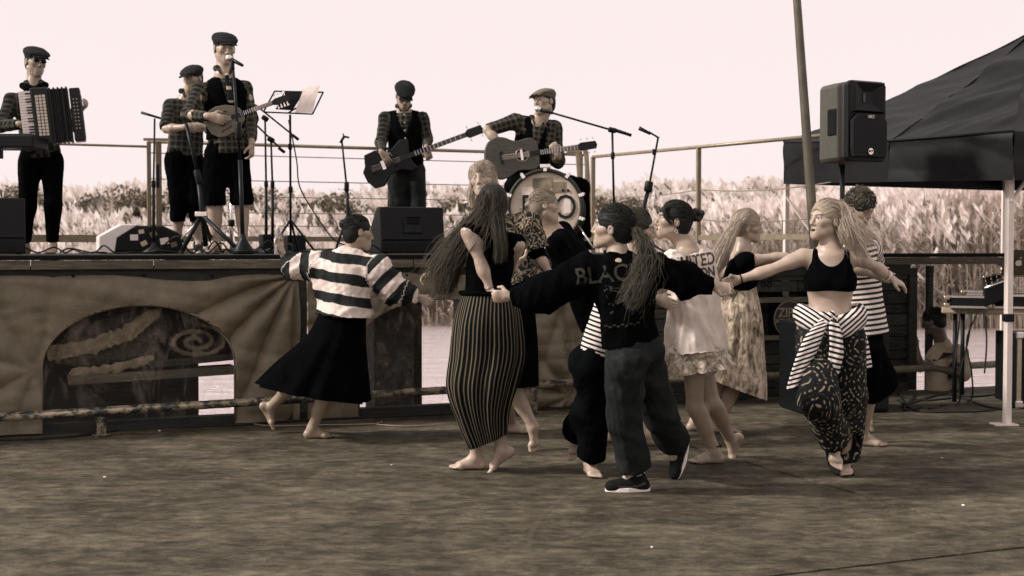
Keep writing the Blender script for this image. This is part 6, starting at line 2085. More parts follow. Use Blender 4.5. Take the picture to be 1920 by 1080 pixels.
MAT_PATCH = m_plain("drum_patch", .16, .8, .5, 14); MAT_PATCH2 = m_plain("drum_patch_pale", .6, .8, .15, 14)
dz = dc - df * .014
for (x, y, w, h, mm) in ((-.02, .205, .18, .10, MAT_PATCH), (.12, .17, .12, .10, MAT_PATCH), (-.15, .13, .10, .09, MAT_PATCH2), (.19, .02, .06, .16, MAT_PATCH2), (.02, -.22, .22, .07, MAT_PATCH), (-.18, -.06, .08, .12, MAT_PATCH)):
    MB().prism([(-w / 2, -h / 2), (w / 2, -h * .42), (w * .46, h / 2), (-w * .5, h * .44)], dz + DX * x + du * y, DX, du, .002).build("patch", mm, root)
text_part("lettering", "DSÖ", dz + DX * .03 + du * -.01 + df * .004, DX, du, .30, m_plain("drum_ink", .015, .7, .1), root, squash=.8)
for sg in (-1, 1): MB().tube([dc + DX * sg * .27 - du * .14 - df * .05, dc + DX * sg * .42 - du * .36 + df * .06], .008, 8).build("spur", M['chrome'], root, smooth=True)
MB().box(dc + du * (RD + .035), DX, du, df, .09, .035, .05).build("mount", M['chrome'], root, bevel=.006)
MB().box(dc + du * -(RD + .01) - df * .0, DX, du, df, .12, .04, .1).build("foot_pad", M['rubber'], root)

# ================================================================== STANDS, SPEAKERS, TENT, TABLE
def stand_mic(root, p, d_, L=.16):
    """microphone with its grille end at p, body running along d_"""
    d_ = nrm(d_)
    m = MB(); m.lathe(p, d_, [(0, .008), (.006, .020), (.022, .026), (.042, .024), (.052, .018)], 14); g = m.build("microphone_head", M['metal_bright'], root, smooth=True)
    m = MB(); m.lathe(p + d_ * .052, d_, [(0, .018), (.09, .013), (L - .05, .011)], 12); m.build("microphone_body", M['metal_dark'], root, smooth=True)
def tripod(root, c, hub, spread, mat, r=.009, rot=.4, n=3, legs=None):
    for i in range(n):
        a = rot + 2 * math.pi * i / n
        e = V(c[0] + math.cos(a) * spread, c[1] + math.sin(a) * spread, c[2] + .012)
        if legs: e = legs[i]
        MB().tube([V(c[0], c[1], hub), e], r, 7).build("leg", mat, root, smooth=True)
        MB().lathe(e - UP * .0 - UP * .01, UP, [(0, r * 1.5), (.03, r * 1.5)], 8).build("rubber_foot", M['rubber'], root)
def pole(root, a, b, r, mat, name="pole"):
    return MB().tube([a, b], r, 10).build(name, mat, root, smooth=True)
def clutch(root, p, ax, r=.018, L=.06):
    m = MB(); m.lathe(p - nrm(ax) * L / 2, ax, [(0, r * .8), (.01, r), (L - .01, r), (L, r * .8)], 10); m.build("clutch", M['black_plastic'], root, smooth=True)

def st(x, d): return P(x, 465, d) * V(1, 1, 0) + V(0, 0, STZ)
MD = M['metal_dark']
# stand with the pencil microphone, left
d = 10.9; b = st(288, d); t = P(290, 222, d)
root = empty("microphone_stand", b, "microphone stand with level microphone pointing left, beside the stickered case", "microphone stand")
pole(root, b, P(288, 345, d), .013, MD); pole(root, P(288, 345, d), t, .008, MD, "upper_pole"); clutch(root, P(288, 345, d), UP); clutch(root, P(296, 330, d), UP, .014, .2)
m = MB(); m.lathe(b, UP, [(0, .10), (.02, .10), (.06, .03), (.10, .014)], 20); m.build("base", MD, root, smooth=True)
m = MB(); m.tube([P(265, 211, d), P(302, 222, d)], [.012, .009], 8); m.build("microphone_body", MD, root, smooth=True)
# big lighting-type tripod in front of the singer
d = 10.35; b = st(386, d); hub = P(378, 402, d)
root = empty("tripod_stand", b, "heavy leaning tripod pole with spread legs standing left of the singer's bare legs", "tripod stand")
pole(root, P(386, 462, d), P(372, 330, d), .020, MD); pole(root, P(372, 330, d), P(349, 232, d), .014, MD, "upper_pole"); clutch(root, P(372, 332, d), P(349, 232, d) - P(372, 330, d), .028, .12)
m = MB(); m.box(hub, V(1, 0, 0), V(0, 1, 0), UP, .10, .06, .045); m.build("hub", M['metal_bright'], root, bevel=.01)
legs = [st(340, 10.3), st(452, 10.15), st(404, 10.9)]
for e in legs: MB().tube([hub, e + UP * .015], .018, 8).build("leg", MD, root, smooth=True); MB().lathe(e, UP, [(0, .022), (.03, .022)], 8).build("rubber_foot", M['rubber'], root)
m = MB(); m.tube([hub - UP * .02, (legs[0] + UP * .12)], .008, 6); m.build("brace", M['metal_bright'], root, smooth=True)
# singer's microphone stand
d = 10.2; b = st(456, d); t = P(437, 128, d)
root = empty("microphone_stand", b, "singer's tall microphone stand with thick pole and small cone base", "microphone stand")
pole(root, b, P(450, 300, d), .017, MD); pole(root, P(450, 300, d), t, .011, MD, "upper_pole"); clutch(root, P(447, 245, d), UP, .026, .14)
m = MB(); m.lathe(b, UP, [(0, .085), (.03, .085), (.12, .03), (.16, .02)], 20); m.build("base", MD, root, smooth=True)
stand_mic(root, P(424, 106, d + .02), P(446, 118, d) - P(424, 106, d + .02)); clutch(root, P(436, 122, d), UP, .016, .08)
# sheet-music stand
d = 10.9; b = st(547, d); hub = P(545, 412, d)
root = empty("music_stand", b, "wire sheet-music stand holding open sheets", "music stand")
pole(root, P(545, 455, d), P(544, 215, d), .010, MD); clutch(root, P(544, 275, d), UP, .018, .05); clutch(root, P(545, 355, d), UP, .018, .05)
for e in (st(505, 10.75), st(592, 10.75), st(560, 11.3)): MB().tube([hub, e + UP * .012], .010, 7).build("leg", MD, root, smooth=True)
cs = [P(494, 210, d - .10), P(586, 214, d - .04), P(606, 173, d + .08), P(515, 171, d + .02)]
for a, b2 in zip(cs, cs[1:] + cs[:1]): MB().tube([a, b2], .007, 6).build("frame_bar", MD, root)
MB().tube([cs[0] * .5 + cs[1] * .5, P(566, 196, d + .0), cs[2] * .45 + cs[3] * .55], .008, 6).build("frame_bar", MD, root)
def quadp(name, pts, mat, parent, t=.003):
    pts = [np.asarray(p, float) for p in pts]; n = nrm(np.cross(pts[1] - pts[0], pts[3] - pts[0])); m = MB()
    m.add([p - n * t / 2 for p in pts] + [p + n * t / 2 for p in pts], [(3, 2, 1, 0), (4, 5, 6, 7), (0, 1, 5, 4), (1, 2, 6, 5), (2, 3, 7, 6), (3, 0, 4, 7)])
    return m.build(name, mat, parent)
off = V(0, -.012, .008)
tag(quadp("sheet_folder", [P(517, 207, d - .06) + off, P(549, 209, d - .05) + off, P(570, 176, d + .05) + off, P(533, 174, d + .04) + off], M['black_mat'], None), "black folder of sheets lying open on the left of the music stand", "folder")
sh_ = quadp("sheet_music", [P(553, 213, d - .05) + off, P(586, 213, d - .03) + off, P(600, 162, d + .08) + off, P(570, 168, d + .06) + off], m_plain("sheet_paper", .62, .8, .15, 20), None)
tag(sh_, "pale sheets of music standing at the right of the music stand", "sheet music")
# two boom stands right of the singer
for (xb, top, ba, bb, d, lab) in ((499, (497, 222), (478, 196), (560, 262), 11.5, "boom stand with counter-arm pointing down right, left one of the pair behind the music stand"), (511, (508, 262), (478, 232), (534, 286), 11.2, "shorter boom stand, right one of the pair behind the music stand")):
    b = st(xb, d); t = P(top[0], top[1], d)
    root = empty("microphone_stand", b, lab, "microphone stand")
    pole(root, b, P(xb, 350, d), .014, MD); pole(root, P(xb, 350, d), t, .009, MD, "upper_pole"); clutch(root, P(xb, 345, d), UP); clutch(root, t, V(1, 0, -.6), .024, .06)
    pole(root, P(ba[0], ba[1], d - .1), P(bb[0], bb[1], d + .05), .008, MD, "boom"); pole(root, P(bb[0] - 12, bb[1] - 9, d + .05), P(bb[0], bb[1], d + .06), .014, MD, "counterweight")
    m = MB(); m.lathe(b, UP, [(0, .12), (.02, .12), (.05, .02)], 20); m.build("base", MD, root, smooth=True)
# empty stand with a clip
d = 11.6; b = st(628, d)
root = empty("microphone_stand", b, "microphone stand with an empty clip, left of the bass player", "microphone stand")
hub = P(655, 392, d)
pole(root, P(655, 440, d), P(650, 350, d), .016, MD); pole(root, P(650, 350, d), P(641, 265, d), .009, MD, "upper_pole"); clutch(root, P(650, 350, d), UP, .022, .09)
for e in (st(628, d - .1), st(678, d - .1), st(650, d + .4)): MB().tube([hub, e + UP * .01], .012, 7).build("leg", MD, root, smooth=True)
m = MB(); m.tube([P(638, 268, d), P(645, 256, d), P(655, 258, d)], [.012, .014, .008], 8); m.tube([P(645, 256, d), P(643, 250, d)], .006, 6); m.build("clip", M['black_plastic'], root, smooth=True)
# long boom to the seated guitarist
d = 11.2; b = st(1153, d)
root = empty("microphone_stand", b, "boom microphone stand reaching left to the seated guitarist's mouth", "microphone stand")
pole(root, b, P(1151, 380, d), .016, MD); pole(root, P(1151, 380, d), P(1148, 246, d), .010, MD, "upper_pole"); clutch(root, P(1149, 292, d), UP); clutch(root, P(1148, 244, d), V(1, 0, -.2), .024, .07)
pole(root, P(1026, 209, 11.15), P(1182, 254, d), .009, MD, "boom"); pole(root, P(1152, 243, d), P(1184, 254, d), .014, MD, "counterweight")
stand_mic(root, P(1003, 203, 11.15), P(1028, 210, 11.15) - P(1003, 203, 11.15))
tripod(root, b, P(1151, 425, d)[2], .32, MD)
# stand with the microphone tilted left
d = 10.8; b = st(1196, d)
root = empty("microphone_stand", b, "leaning microphone stand at the right of the drum with its microphone tilted up left", "microphone stand")
pole(root, P(1190, 455, d), P(1217, 350, d), .018, MD); pole(root, P(1217, 350, d), P(1234, 258, d), .009, MD, "upper_pole"); clutch(root, P(1216, 350, d), P(1234, 258, d) - P(1217, 350, d), .036, .09); clutch(root, P(1226, 285, d), UP, .014, .05)
pole(root, P(1216, 247, d), P(1236, 259, d), .008, MD, "boom"); m = MB(); m.tube([P(1198, 240, d), P(1220, 251, d)], [.018, .012], 9); m.build("microphone_body", MD, root, smooth=True)
tripod(root, st(1190, d), P(1194, 440, d)[2], .3, MD)
# bright upright rod with clamp between the singer's legs
d = 11.6; b = st(434, d)
root = empty("cymbal_stand", b, "bright thin chrome stand seen between the singer's legs", "stand")
pole(root, b, P(434, 352, d), .016, M['metal_bright']); clutch(root, P(434, 418, d), UP, .03, .06); tripod(root, b, P(434, 425, d)[2], .28, M['metal_bright'], .008, .9)

# ---- monitors, seen from behind
def wedge(label, x0, x1, y0, y1, d, handle=True):
    c = P((x0 + x1) / 2, y1, d); w = (x1 - x0) * d / F; h = (y1 - y0) * d / F
    yaw = ANG
    ax = SU; ay = SN
    root = empty("stage_monitor", (c[0], c[1], STZ), label, "speaker", "monitor wedges on the stage edge")
    b0 = V(c[0], c[1], STZ + .004)
    prof = [(0, 0), (0, h * .22), (.05, h), (.16, h), (.40, h * .45), (.40, 0)]
    m = MB(); vs = []
    for sx in (-.5, .5):
        for (n_, z_) in prof: vs.append(b0 + ax * w * sx + ay * n_ + UP * z_)
    n = len(prof)
    fs = [tuple(range(n))[::-1], tuple(range(n, 2 * n))] + [(i, (i + 1) % n, n + (i + 1) % n, n + i) for i in range(n)]
    m.add(vs, fs); m.build("cabinet", M['black_plastic'], root, bevel=.012)
    sl = nrm(ay * .05 + UP * h * .78); out = np.cross(ax, sl); out = out if out[1] < 0 else -out
    hc_ = b0 + UP * h * .60 + ay * .026
    if handle:
        MB().box(hc_ + out * .006, ax, sl, out, w * .30, h * .36, .02).build("handle_panel", M['metal_dark'], root, bevel=.008)
        MB().box(hc_ + sl * h * .08 + out * .016, ax, sl, out, w * .20, h * .12, .018).build("handle_recess", M['black_mat'], root, bevel=.004)
        MB().box(hc_ + sl * h * .18 + out * .022, ax, sl, out, w * .24, h * .035, .02).build("handle", M['black_plastic'], root, bevel=.006)
    MB().box(b0 + UP * h * .30 + out * .01, ax, sl, out, w * .98, h * .03, .02).build("moulding", M['black_plastic'], root, bevel=.004)
    for sg in (-1, 1): MB().lathe(b0 + ax * w * .4 * sg + ay * .06 - UP * .004, UP, [(0, .02), (.01, .02)], 8).build("rubber_foot", M['rubber'], root)
    return root
wedge("black monitor wedge with a carrying handle, in front of the bass player", 713, 838, 381, 468, 11.15)
wedge("black monitor wedge at the left edge of the stage below the keyboard", -75, 44, 366, 472, 9.75, False)
# small boxes, bag, bottle, cables on the stage
def boxp(name, x0, x1, y0, y1, d, dep, mat, label, cat, bevel=.008):
    c = P((x0 + x1) / 2, (y0 + y1) / 2, d); w = (x1 - x0) * d / F; h = (y1 - y0) * d / F
    return tag(MB().box((c[0], c[1] + dep / 2, STZ + h / 2 + .002), SU, SN, UP, w, dep, h).build(name, mat, bevel=bevel), label, cat)
boxp("stage_box", 485, 522, 434, 470, 11.4, .2, M['black_plastic'], "small black box behind the legs of the music stand, left of the bottle", "box")
boxp("stage_box", 532, 566, 436, 470, 11.5, .2, M['black_plastic'], "small black box behind the music stand, right of the bottle", "box")
c = st(252, 10.9); root = empty("instrument_case", c, "dark instrument case covered in stickers with a pale end, lying beside the left microphone stand", "case")
pr = [(-.34, 0), (-.34, .14), (-.16, .24), (.18, .24), (.34, .17), (.36, 0)]
m = MB(); m.prism(pr, V(c[0], c[1] + .15, STZ + .002), SU, UP, .30); m.build("case_body", M['black_plastic'], root, bevel=.03)
m = MB(); m.prism([(-.345, .0), (-.345, .145), (-.165, .247), (-.02, .247), (-.20, .13), (-.22, 0)], V(c[0], c[1] + .15, STZ + .004), SU, UP, .31); m.build("pale_end", M['white_paint'], root, bevel=.01)
rs = np.random.RandomState(9)
for i, (x, y, s_) in enumerate(((-.06, .14, .05), (.02, .09, .04), (.10, .17, .045), (.19, .11, .055), (.0, .19, .035), (.27, .08, .04))):
    a = rs.rand(); dx = SU * math.cos(a) + UP * math.sin(a); dy = np.cross(-SN, dx)
    p = V(c[0], c[1] + .15, STZ) + SU * x + UP * y - SN * .1545
    MB().box(p, dx, dy, SN, s_ * 1.3, s_, .004).build("sticker", [M['paper'], M['metal_mid'], MAT_PATCH][i % 3], root)
bo = empty("water_bottle", st(522, 10.35), "clear plastic water bottle standing on the stage edge by the striped jumper's raised hand", "bottle")
mb_ = NT("clear_plastic"); mb_.color(tone(.75)); mb_.set(.1, 0, .6); mb_.b.inputs['Transmission Weight'].default_value = .75; mb_.b.inputs['IOR'].default_value = 1.15
b = st(522, 10.35); m = MB(); m.lathe(b, UP, [(0, .030), (.005, .034), (.03, .034), (.036, .031), (.07, .034), (.13, .034), (.17, .024), (.19, .013), (.21, .013)], 20); m.build("bottle_body", mb_.m, bo, smooth=True)
m = MB(); m.lathe(b + UP * .208, UP, [(0, .016), (.02, .016)], 14); m.build("bottle_cap", M['white_paint'], bo)
m = MB(); m.lathe(b + UP * .08, UP, [(0, .0345), (.045, .0345)], 20); m.build("bottle_label", M['paper'], bo, smooth=True)
def cable(name, pts, r, label, mat=None, sub=6):
    P_ = []
    n = len(pts)
    for i in range(n - 1):
        p0, p1, p2, p3 = pts[max(i - 1, 0)], pts[i], pts[i + 1], pts[min(i + 2, n - 1)]
        for k_ in range(sub):
            u = k_ / sub; P_.append(0.5 * ((2 * p1) + (-p0 + p2) * u + (2 * p0 - 5 * p1 + 4 * p2 - p3) * u * u + (-p0 + 3 * p1 - 3 * p2 + p3) * u ** 3))
    P_.append(pts[-1])
    return tag(MB().tube(P_, r, 6).build(name, mat or M['rubber'], smooth=True), label, "cable")
rs = np.random.RandomState(4)
labs = ["black cable snaking along the stage edge under the stickered case", "black cable looped on the stage between the two tripods", "black cable coiled on the stage in front of the singer's feet", "black cable lying on the stage under the music stand", "black cable on the stage edge left of the bass player's wedge", "black cable on the deck behind the left wedge"]
for i, (xa, xb) in enumerate(((110, 330), (300, 480), (380, 520), (470, 640), (600, 715), (40, 200))):
    pts = []
    for j in range(9):
        x = xa + (xb - xa) * j / 8; dd = 10.25 + .35 * rs.rand() + (x - 300) / 900 * .8
        q = st(x, dd); pts.append(V(q[0] + rs.normal(0, .03), q[1], STZ + .012 + .05 * abs(rs.normal()) * (j % 2)))
    cable("cable", pts, .007, labs[i])
cable("cable", [P(541, 225, 10.95), P(556, 300, 11.0), P(562, 350, 11.0), P(590, 400, 11.1), P(625, 448, 11.2), P(655, 462, 11.2)], .006, "black cable drooping from the music stand down to the deck")
# keyboard at the left edge
kc = P(-10, 268, 10.35)
root = empty("keyboard", kc, "black electric keyboard reaching in from the left edge in front of the accordion player", "keyboard")
MB().box(kc + V(-.35, 0, 0), V(1, 0, 0), V(0, 1, 0), UP, 1.45, .34, .10).build("keyboard_case", M['black_plastic'], root, bevel=.012)
MB().box(kc + V(-.35, 0, .056), V(1, 0, 0), V(0, 1, 0), UP, 1.40, .28, .012).build("top_panel", M['metal_dark'], root, bevel=.003)
MB().box(kc + V(-.45, .02, -.09), V(1, 0, 0), V(0, 1, 0), UP, 1.0, .06, .07).build("stand_beam", MD, root, bevel=.003)
for sg in (-1, 1):
    MB().bar(V(kc[0] - .6 + sg * .25, kc[1] + .05, STZ + .01), V(kc[0] - .6 - sg * .25, kc[1] + .05, kc[2] - .05), .03, .03).build("stand_leg", MD, root)

# ---- loudspeaker on its stand
d = 9.7; c = P(1598, 231, d)
sr, sf, su_ = frame(27, 0, 0); SX = -sr
w, h, dp = .37, .60, .36
root = empty("speaker_stand", (c[0], c[1], 0), "black pole stand carrying the loudspeaker beside the tall pole", "speaker stand")
pole(root, V(c[0] - .04, c[1] + .12, .0), V(c[0] - .04, c[1] + .12, c[2] - h / 2 - .002), .019, MD); clutch(root, V(c[0] - .04, c[1] + .12, 1.25), UP, .03, .12)
for i in range(3):
    a = 1.3 + i * 2.094; MB().tube([V(c[0] - .04, c[1] + .12, .75), V(c[0] - .04 + .25 * math.cos(a), c[1] + .12 + .25 * math.sin(a), .015)], .014, 8).build("leg", MD, root, smooth=True)
root = empty("loudspeaker", c, "grey-sided black loudspeaker raised on a stand in front of the tent", "speaker")
def W(x, y, z): return c + (SX * x + UP * y + sf * z)
MAT_SPK = m_plain("speaker_shell", .055, .6, .2, 60, bump=.3, bscale=500)
fr_out = [(-.185, -.27), (-.16, -.30), (.16, -.30), (.185, -.27), (.185, .27), (.15, .30), (-.15, .30), (-.185, .27)]
m = MB(); m.prism(fr_out, W(0, 0, .135), SX, UP, .05); m.build("front_baffle", M['black_plastic'], root, bevel=.008)
bk = []
vs = []
for (z, kx) in ((.115, .98), (-.06, .95), (-.22, .70)):
    for (x, y) in fr_out: vs.append(W(x * kx + (0 if z > 0 else .0), y * .985, z))
fs = [tuple(range(16, 24)), tuple(range(8))[::-1]]
for r_ in range(2):
    for i in range(8): j = (i + 1) % 8; fs.append((r_ * 8 + i, r_ * 8 + j, (r_ + 1) * 8 + j, (r_ + 1) * 8 + i))
m = MB().add(vs, fs); m.build("shell", MAT_SPK, root, bevel=.01)
MB().box(W(-.171, .0, -.02), SX, UP, sf, .03, .20, .10).build("side_handle", M['black_mat'], root, bevel=.01)
m = MB(); m.prism([(-.155, -.265), (.155, -.265), (.165, -.2), (.165, .0), (.11, .055), (-.11, .055), (-.165, .0), (-.165, -.2)], W(0, 0, .178), SX, UP, .034); m.build("grille", M['grille'], root, bevel=.004)
m = MB(); q = [(-.13, .075), (.13, .075), (.14, .285), (-.14, .285)]; q2 = [(-.05, .13), (.05, .13), (.05, .22), (-.05, .22)]; o_ = [(-.17, .06), (.17, .06), (.17, .295), (-.17, .295)]
m.add([W(x, y, .190) for x, y in q] + [W(x, y, .160) for x, y in o_], [(0, 4, 5, 1), (1, 5, 6, 2), (2, 6, 7, 3), (3, 7, 4, 0)])
m.add([W(x, y, .190) for x, y in q] + [W(x, y, .1615) for x, y in q2], [(0, 1, 5, 4), (1, 2, 6, 5), (2, 3, 7, 6), (3, 0, 4, 7), (4, 5, 6, 7)]); m.build("horn", M['black_plastic'], root)
MB().ring(W(0, .178, .19), SX, UP, .13, .105, .006, 4, 6).build("horn_edge", M['black_plastic'], root) if False else None
MB().box(W(-.035, .17, .165), SX, UP, sf, .026, .065, .008).build("horn_badge", MAT_SPK, root, bevel=.004)
MB().box(W(0, .03, .2015), SX, UP, sf, .075, .028, .004).build("name_plate", MAT_SPK, root)
text_part("lettering", "ART", W(0, .03, .2045), SX, UP, .03, M['paper'], root)
m = MB(); m.lathe(W(0, -.225, .199), sf, [(0, .024), (.005, .024)], 24); m.build("badge", M['metal_bright'], root)
text_part("lettering", "RCF", W(0, -.225, .2055), SX, UP, .022, M['black_mat'], root, bold=True)
cable("cable", [W(-.08, -.30, -.05), W(-.085, -.40, -.03), W(-.07, -.55, .0), W(-.06, -.7, .05)], .006, "black cable hanging from the raised loudspeaker")

# ---- big bass cabinet on the floor
g0_, g1b = GR(1604, 776), GR(1682, 774)
c = GR(1610, 762); 
fx = nrm(V(.62, .0, 0) + V(0, .10, 0)); fy = nrm(np.cross(UP, fx)); c = (GR(1590, 777)) + fy * .30
root = empty("bass_cabinet", (c[0], c[1], 0), "large black bass speaker cabinet standing on the floor behind the boy", "speaker")
MB().box((c[0], c[1], .375), fx, fy, UP, .76, .50, .735).build("cabinet", M['black_plastic'], root, bevel=.012)
f0 = V(c[0], c[1], .375) - fy * .255
MB().box(f0 + fx * .22, fx, fy, UP, .28, .02, .68).build("grille", M['grille'], root, bevel=.004)
MB().box(f0 - fx * .16, fx, fy, UP, .40, .012, .66).build("side_panel", M['black_mat'], root, bevel=.004)
MB().box(f0 + fx * .16 - UP * .27 - fy * .014, fx, fy, UP, .03, .006, .024).build("badge", M['metal_bright'], root)

# ---- pop-up tent
mt_ = NT("tent_fabric"); g = mt_.noise(mt_.coords(), 5, 5, .6)
mt_.color(mt_.ramp(g, [(.3, .004), (.7, .009)])); mt_.set(.55, 0, .14)
mt_.bump(mt_.math('ADD', mt_.noise(mt_.coords(), 9, 5, .6), mt_.math('MULTIPLY', mt_.noise(mt_.coords(), 90, 2), .2)), .3, .01)
mt_.b.inputs['Sheen Weight'].default_value = .0
tA, tM, tB = P(1470, 266, 12.0), P(1668, 264, 10.35), P(1901, 246, 9.5)
aM = P(1470, 266, 12.2)
zA0, zM0, zB0 = P(1470, 345, 12.0)[2], P(1668, 341, 10.35)[2], P(1901, 338, 9.5)[2]
nb_ = V(.85, .52, 0)
tC = tB + V(2.7, 1.35, 0); tD = tA + V(2.6, 1.4, 0)
tK = P(1932, 62, 11.6)
root = empty("pop_up_tent", V((tA[0] + tC[0]) / 2, (tA[1] + tC[1]) / 2, 0), "dark pop-up tent on pale metal legs over the sound desk at the right", "tent")
def patch(a, b, c, d_, n, m_, amp, seed, sag=0.0, dirs=None):
    vs = []; 
    for j in range(m_ + 1):
        for i in range(n + 1):
            u = i / n; w = j / m_
            p = a * (1 - u) * (1 - w) + b * u * (1 - w) + c * u * w + d_ * (1 - u) * w
            vs.append(p - UP * sag * 4 * w * (1 - w) * (1 if dirs is None else 1))
    vs = np.array(vs); nn = nrm(np.cross(b - a, d_ - a))
    wr = wrinkle(vs, seed, 1.6, 1.6, 3.4) * amp
    ed = np.array([min(1, 8 * (j / m_) + .15) for j in range(m_ + 1) for i in range(n + 1)])
    vs = vs + nn * (wr * ed)[:, None]
    q = np.array([(j * (n + 1) + i, j * (n + 1) + i + 1, (j + 1) * (n + 1) + i + 1, (j + 1) * (n + 1) + i) for j in range(m_) for i in range(n)])
    return vs, q
def roofp(a, b, name, amp, seed):
    vs, q = patch(a, b, tK * 1.0 + (b - a) * .002, tK, 40, 40, amp, seed, sag=.02)
    return link_mesh(name, vs, q, mt_.m, root)
for a, b, nm, s_ in ((tA, tM, "roof_panel", 2), (tM, tB, "roof_panel", 5), (tB, tC, "roof_panel", 4), (tD, tA, "roof_panel", 6), (tC, tD, "roof_panel", 7)):
    roofp(a, b, nm, .02 if s_ != 5 else .035, s_)
for a, b, za, zb, s_ in ((tA, tM, zA0, zM0, 12), (tM, tB, zM0, zB0, 13), (tB, tC, zB0, zB0, 14), (tD, tA, zA0, zA0, 15), (tC, tD, zB0, zA0, 16)):
    vs, q = patch(a, b, b * V(1, 1, 0) + V(0, 0, zb), a * V(1, 1, 0) + V(0, 0, za), 60, 16, .022, s_)
    link_mesh("valance", vs, q, mt_.m, root)
MB().tube([tA, tM, tB], .012, 8).build("hem", mt_.m, root, smooth=True)
MAT_LEG = m_plain("white_tent_leg", .62, .4, .1, 10)
for (xt, yt, xb, yb, topz) in ((1478, 340, 1472, 728, 2.25), (1897, 330, 1888, 797, 2.12)):
    g = GR(xb, yb); leg = MB().box((g[0], g[1], topz / 2), nrm(V(1, .3, 0)), nrm(V(-.3, 1, 0)), UP, .046 if xb < 1600 else .05, .046, topz).build("leg", MAT_LEG, root, bevel=.004)
    MB().box((g[0] - .02, g[1], .006), (1, 0, 0), (0, 1, 0), UP, .18, .12, .01).build("foot_plate", MAT_LEG, root)
    MB().box((g[0], g[1], .82 if xb > 1600 else .72), (1, 0, 0), (0, 1, 0), UP, .075, .075, .06).build("leg_clamp", M['black_plastic'], root, bevel=.01)
    MB().tube([V(g[0], g[1] - .03, topz - .42), V(g[0] + (.38 if xb < 1600 else .3), g[1] + (-.15 if xb < 1600 else .2), topz - 1.0 if xb < 1600 else topz - .1)], .014, 6).build("strut", MAT_LEG, root)
for q in (tC, tD): MB().box((q[0], q[1], 1.0), (1, 0, 0), (0, 1, 0), UP, .04, .04, 2.4).build("leg", MAT_LEG, root)

# ---- sound desk on the folding table
d = 11.2
ta, tb = P(1765, 588, d), P(2080, 600, 10.6)
tx = nrm((tb - ta) * V(1, 1, 0)); ty = np.cross(UP, tx)
tz = P(1780, 575, d)[2]
tc_ = (ta + tb) / 2 + ty * .32; tc_[2] = 0
root = empty("folding_table", tc_, "pale folding table carrying the sound equipment under the tent", "table")
L_ = np.linalg.norm((tb - ta) * V(1, 1, 0))
MB().box(V(tc_[0], tc_[1], tz - .03), tx, ty, UP, L_, .66, .06).build("table_top", m_plain("table_plastic", .30, .6, .1, 10), root, bevel=.015)
for (u_, v_) in ((-.42, -.25), (-.42, .25), (.42, -.25), (.42, .25)):
    q = tc_ + tx * L_ * u_ + ty * v_
    MB().tube([V(q[0], q[1], 0.0), V(q[0], q[1], tz - .06)], .02, 8).build("leg", MD, root, smooth=True)
def case(label, x0, x1, y1, h, d_, dep, mat=M['black_mat'], z0=None):
    a, b = P(x0, y1, d_), P(x1, y1, d_); w = (b - a)[0]
    c_ = (a + b) / 2 + ty * dep / 2; z = z0 if z0 is not None else tz
    r_ = empty("rack_case", V(c_[0], c_[1], z), label, "rack case")
    MB().box(V(c_[0], c_[1], z + h / 2), tx, ty, UP, w, dep, h).build("panel", mat, r_, bevel=.003)
    for zz in (z + .006, z + h - .006):
        for vv in (-.5, .5): MB().box(V(c_[0], c_[1], zz) + ty * dep * vv, tx, ty, UP, w + .012, .018, .018).build("edge_rail", M['metal_bright'], r_)
    for uu in (-.5, .5):
        for zz in (z + .018, z + h - .018): MB().box(V(c_[0], c_[1], zz) + tx * w * uu - ty * dep * .5, tx, ty, UP, .05, .03, .036).build("corner", M['metal_mid'], r_, bevel=.008)
    return r_
case("low flight case with silver edges at the left end of the table", 1777, 1852, 583, .10, 11.0, .42)
case("second flight case with silver corners on the table, left of the bright tent leg", 1862, 1940, 585, .115, 10.9, .40)
case("small slim case stacked on the low flight case", 1808, 1848, 560, .035, 11.15, .25, z0=tz + .104)
# mixer tilted up
mx = P(1852, 548, 11.0); r_ = empty("mixing_desk", mx, "dark mixing desk tilted up on the flight cases behind the tent leg", "mixing desk")
q1, q2, q3, q4 = P(1846, 541, 10.9), P(1888, 524, 10.9), P(1886, 512, 11.2), P(1842, 520, 11.2)
def slab(name, pts, t, mat, parent):
    pts = [np.asarray(p, float) for p in pts]; m = MB(); dn = V(0, 0, -t)
    m.add(pts + [p + dn for p in pts], [(0, 1, 2, 3), (7, 6, 5, 4), (0, 4, 5, 1), (1, 5, 6, 2), (2, 6, 7, 3), (3, 7, 4, 0)]); return m.build(name, mat, parent, bevel=.003)
slab("desk_body", [q1, q2, q3, q4], .16, M['black_plastic'], r_)
MB().tube([q1, q2], .012, 8).build("front_rail", M['metal_bright'], r_, smooth=True); MB().tube([q4, q3], .010, 8).build("back_rail", M['metal_bright'], r_, smooth=True)
for i in range(4):
    for j in range(3): MB().lathe(q1 * (1 - i / 4 - .1) * (1) + q2 * (i / 4 + .1) + (q4 - q1) * (j / 3 + .15) , UP, [(0, .008), (.02, .006)], 8).build("knob", M['metal_mid'], r_)
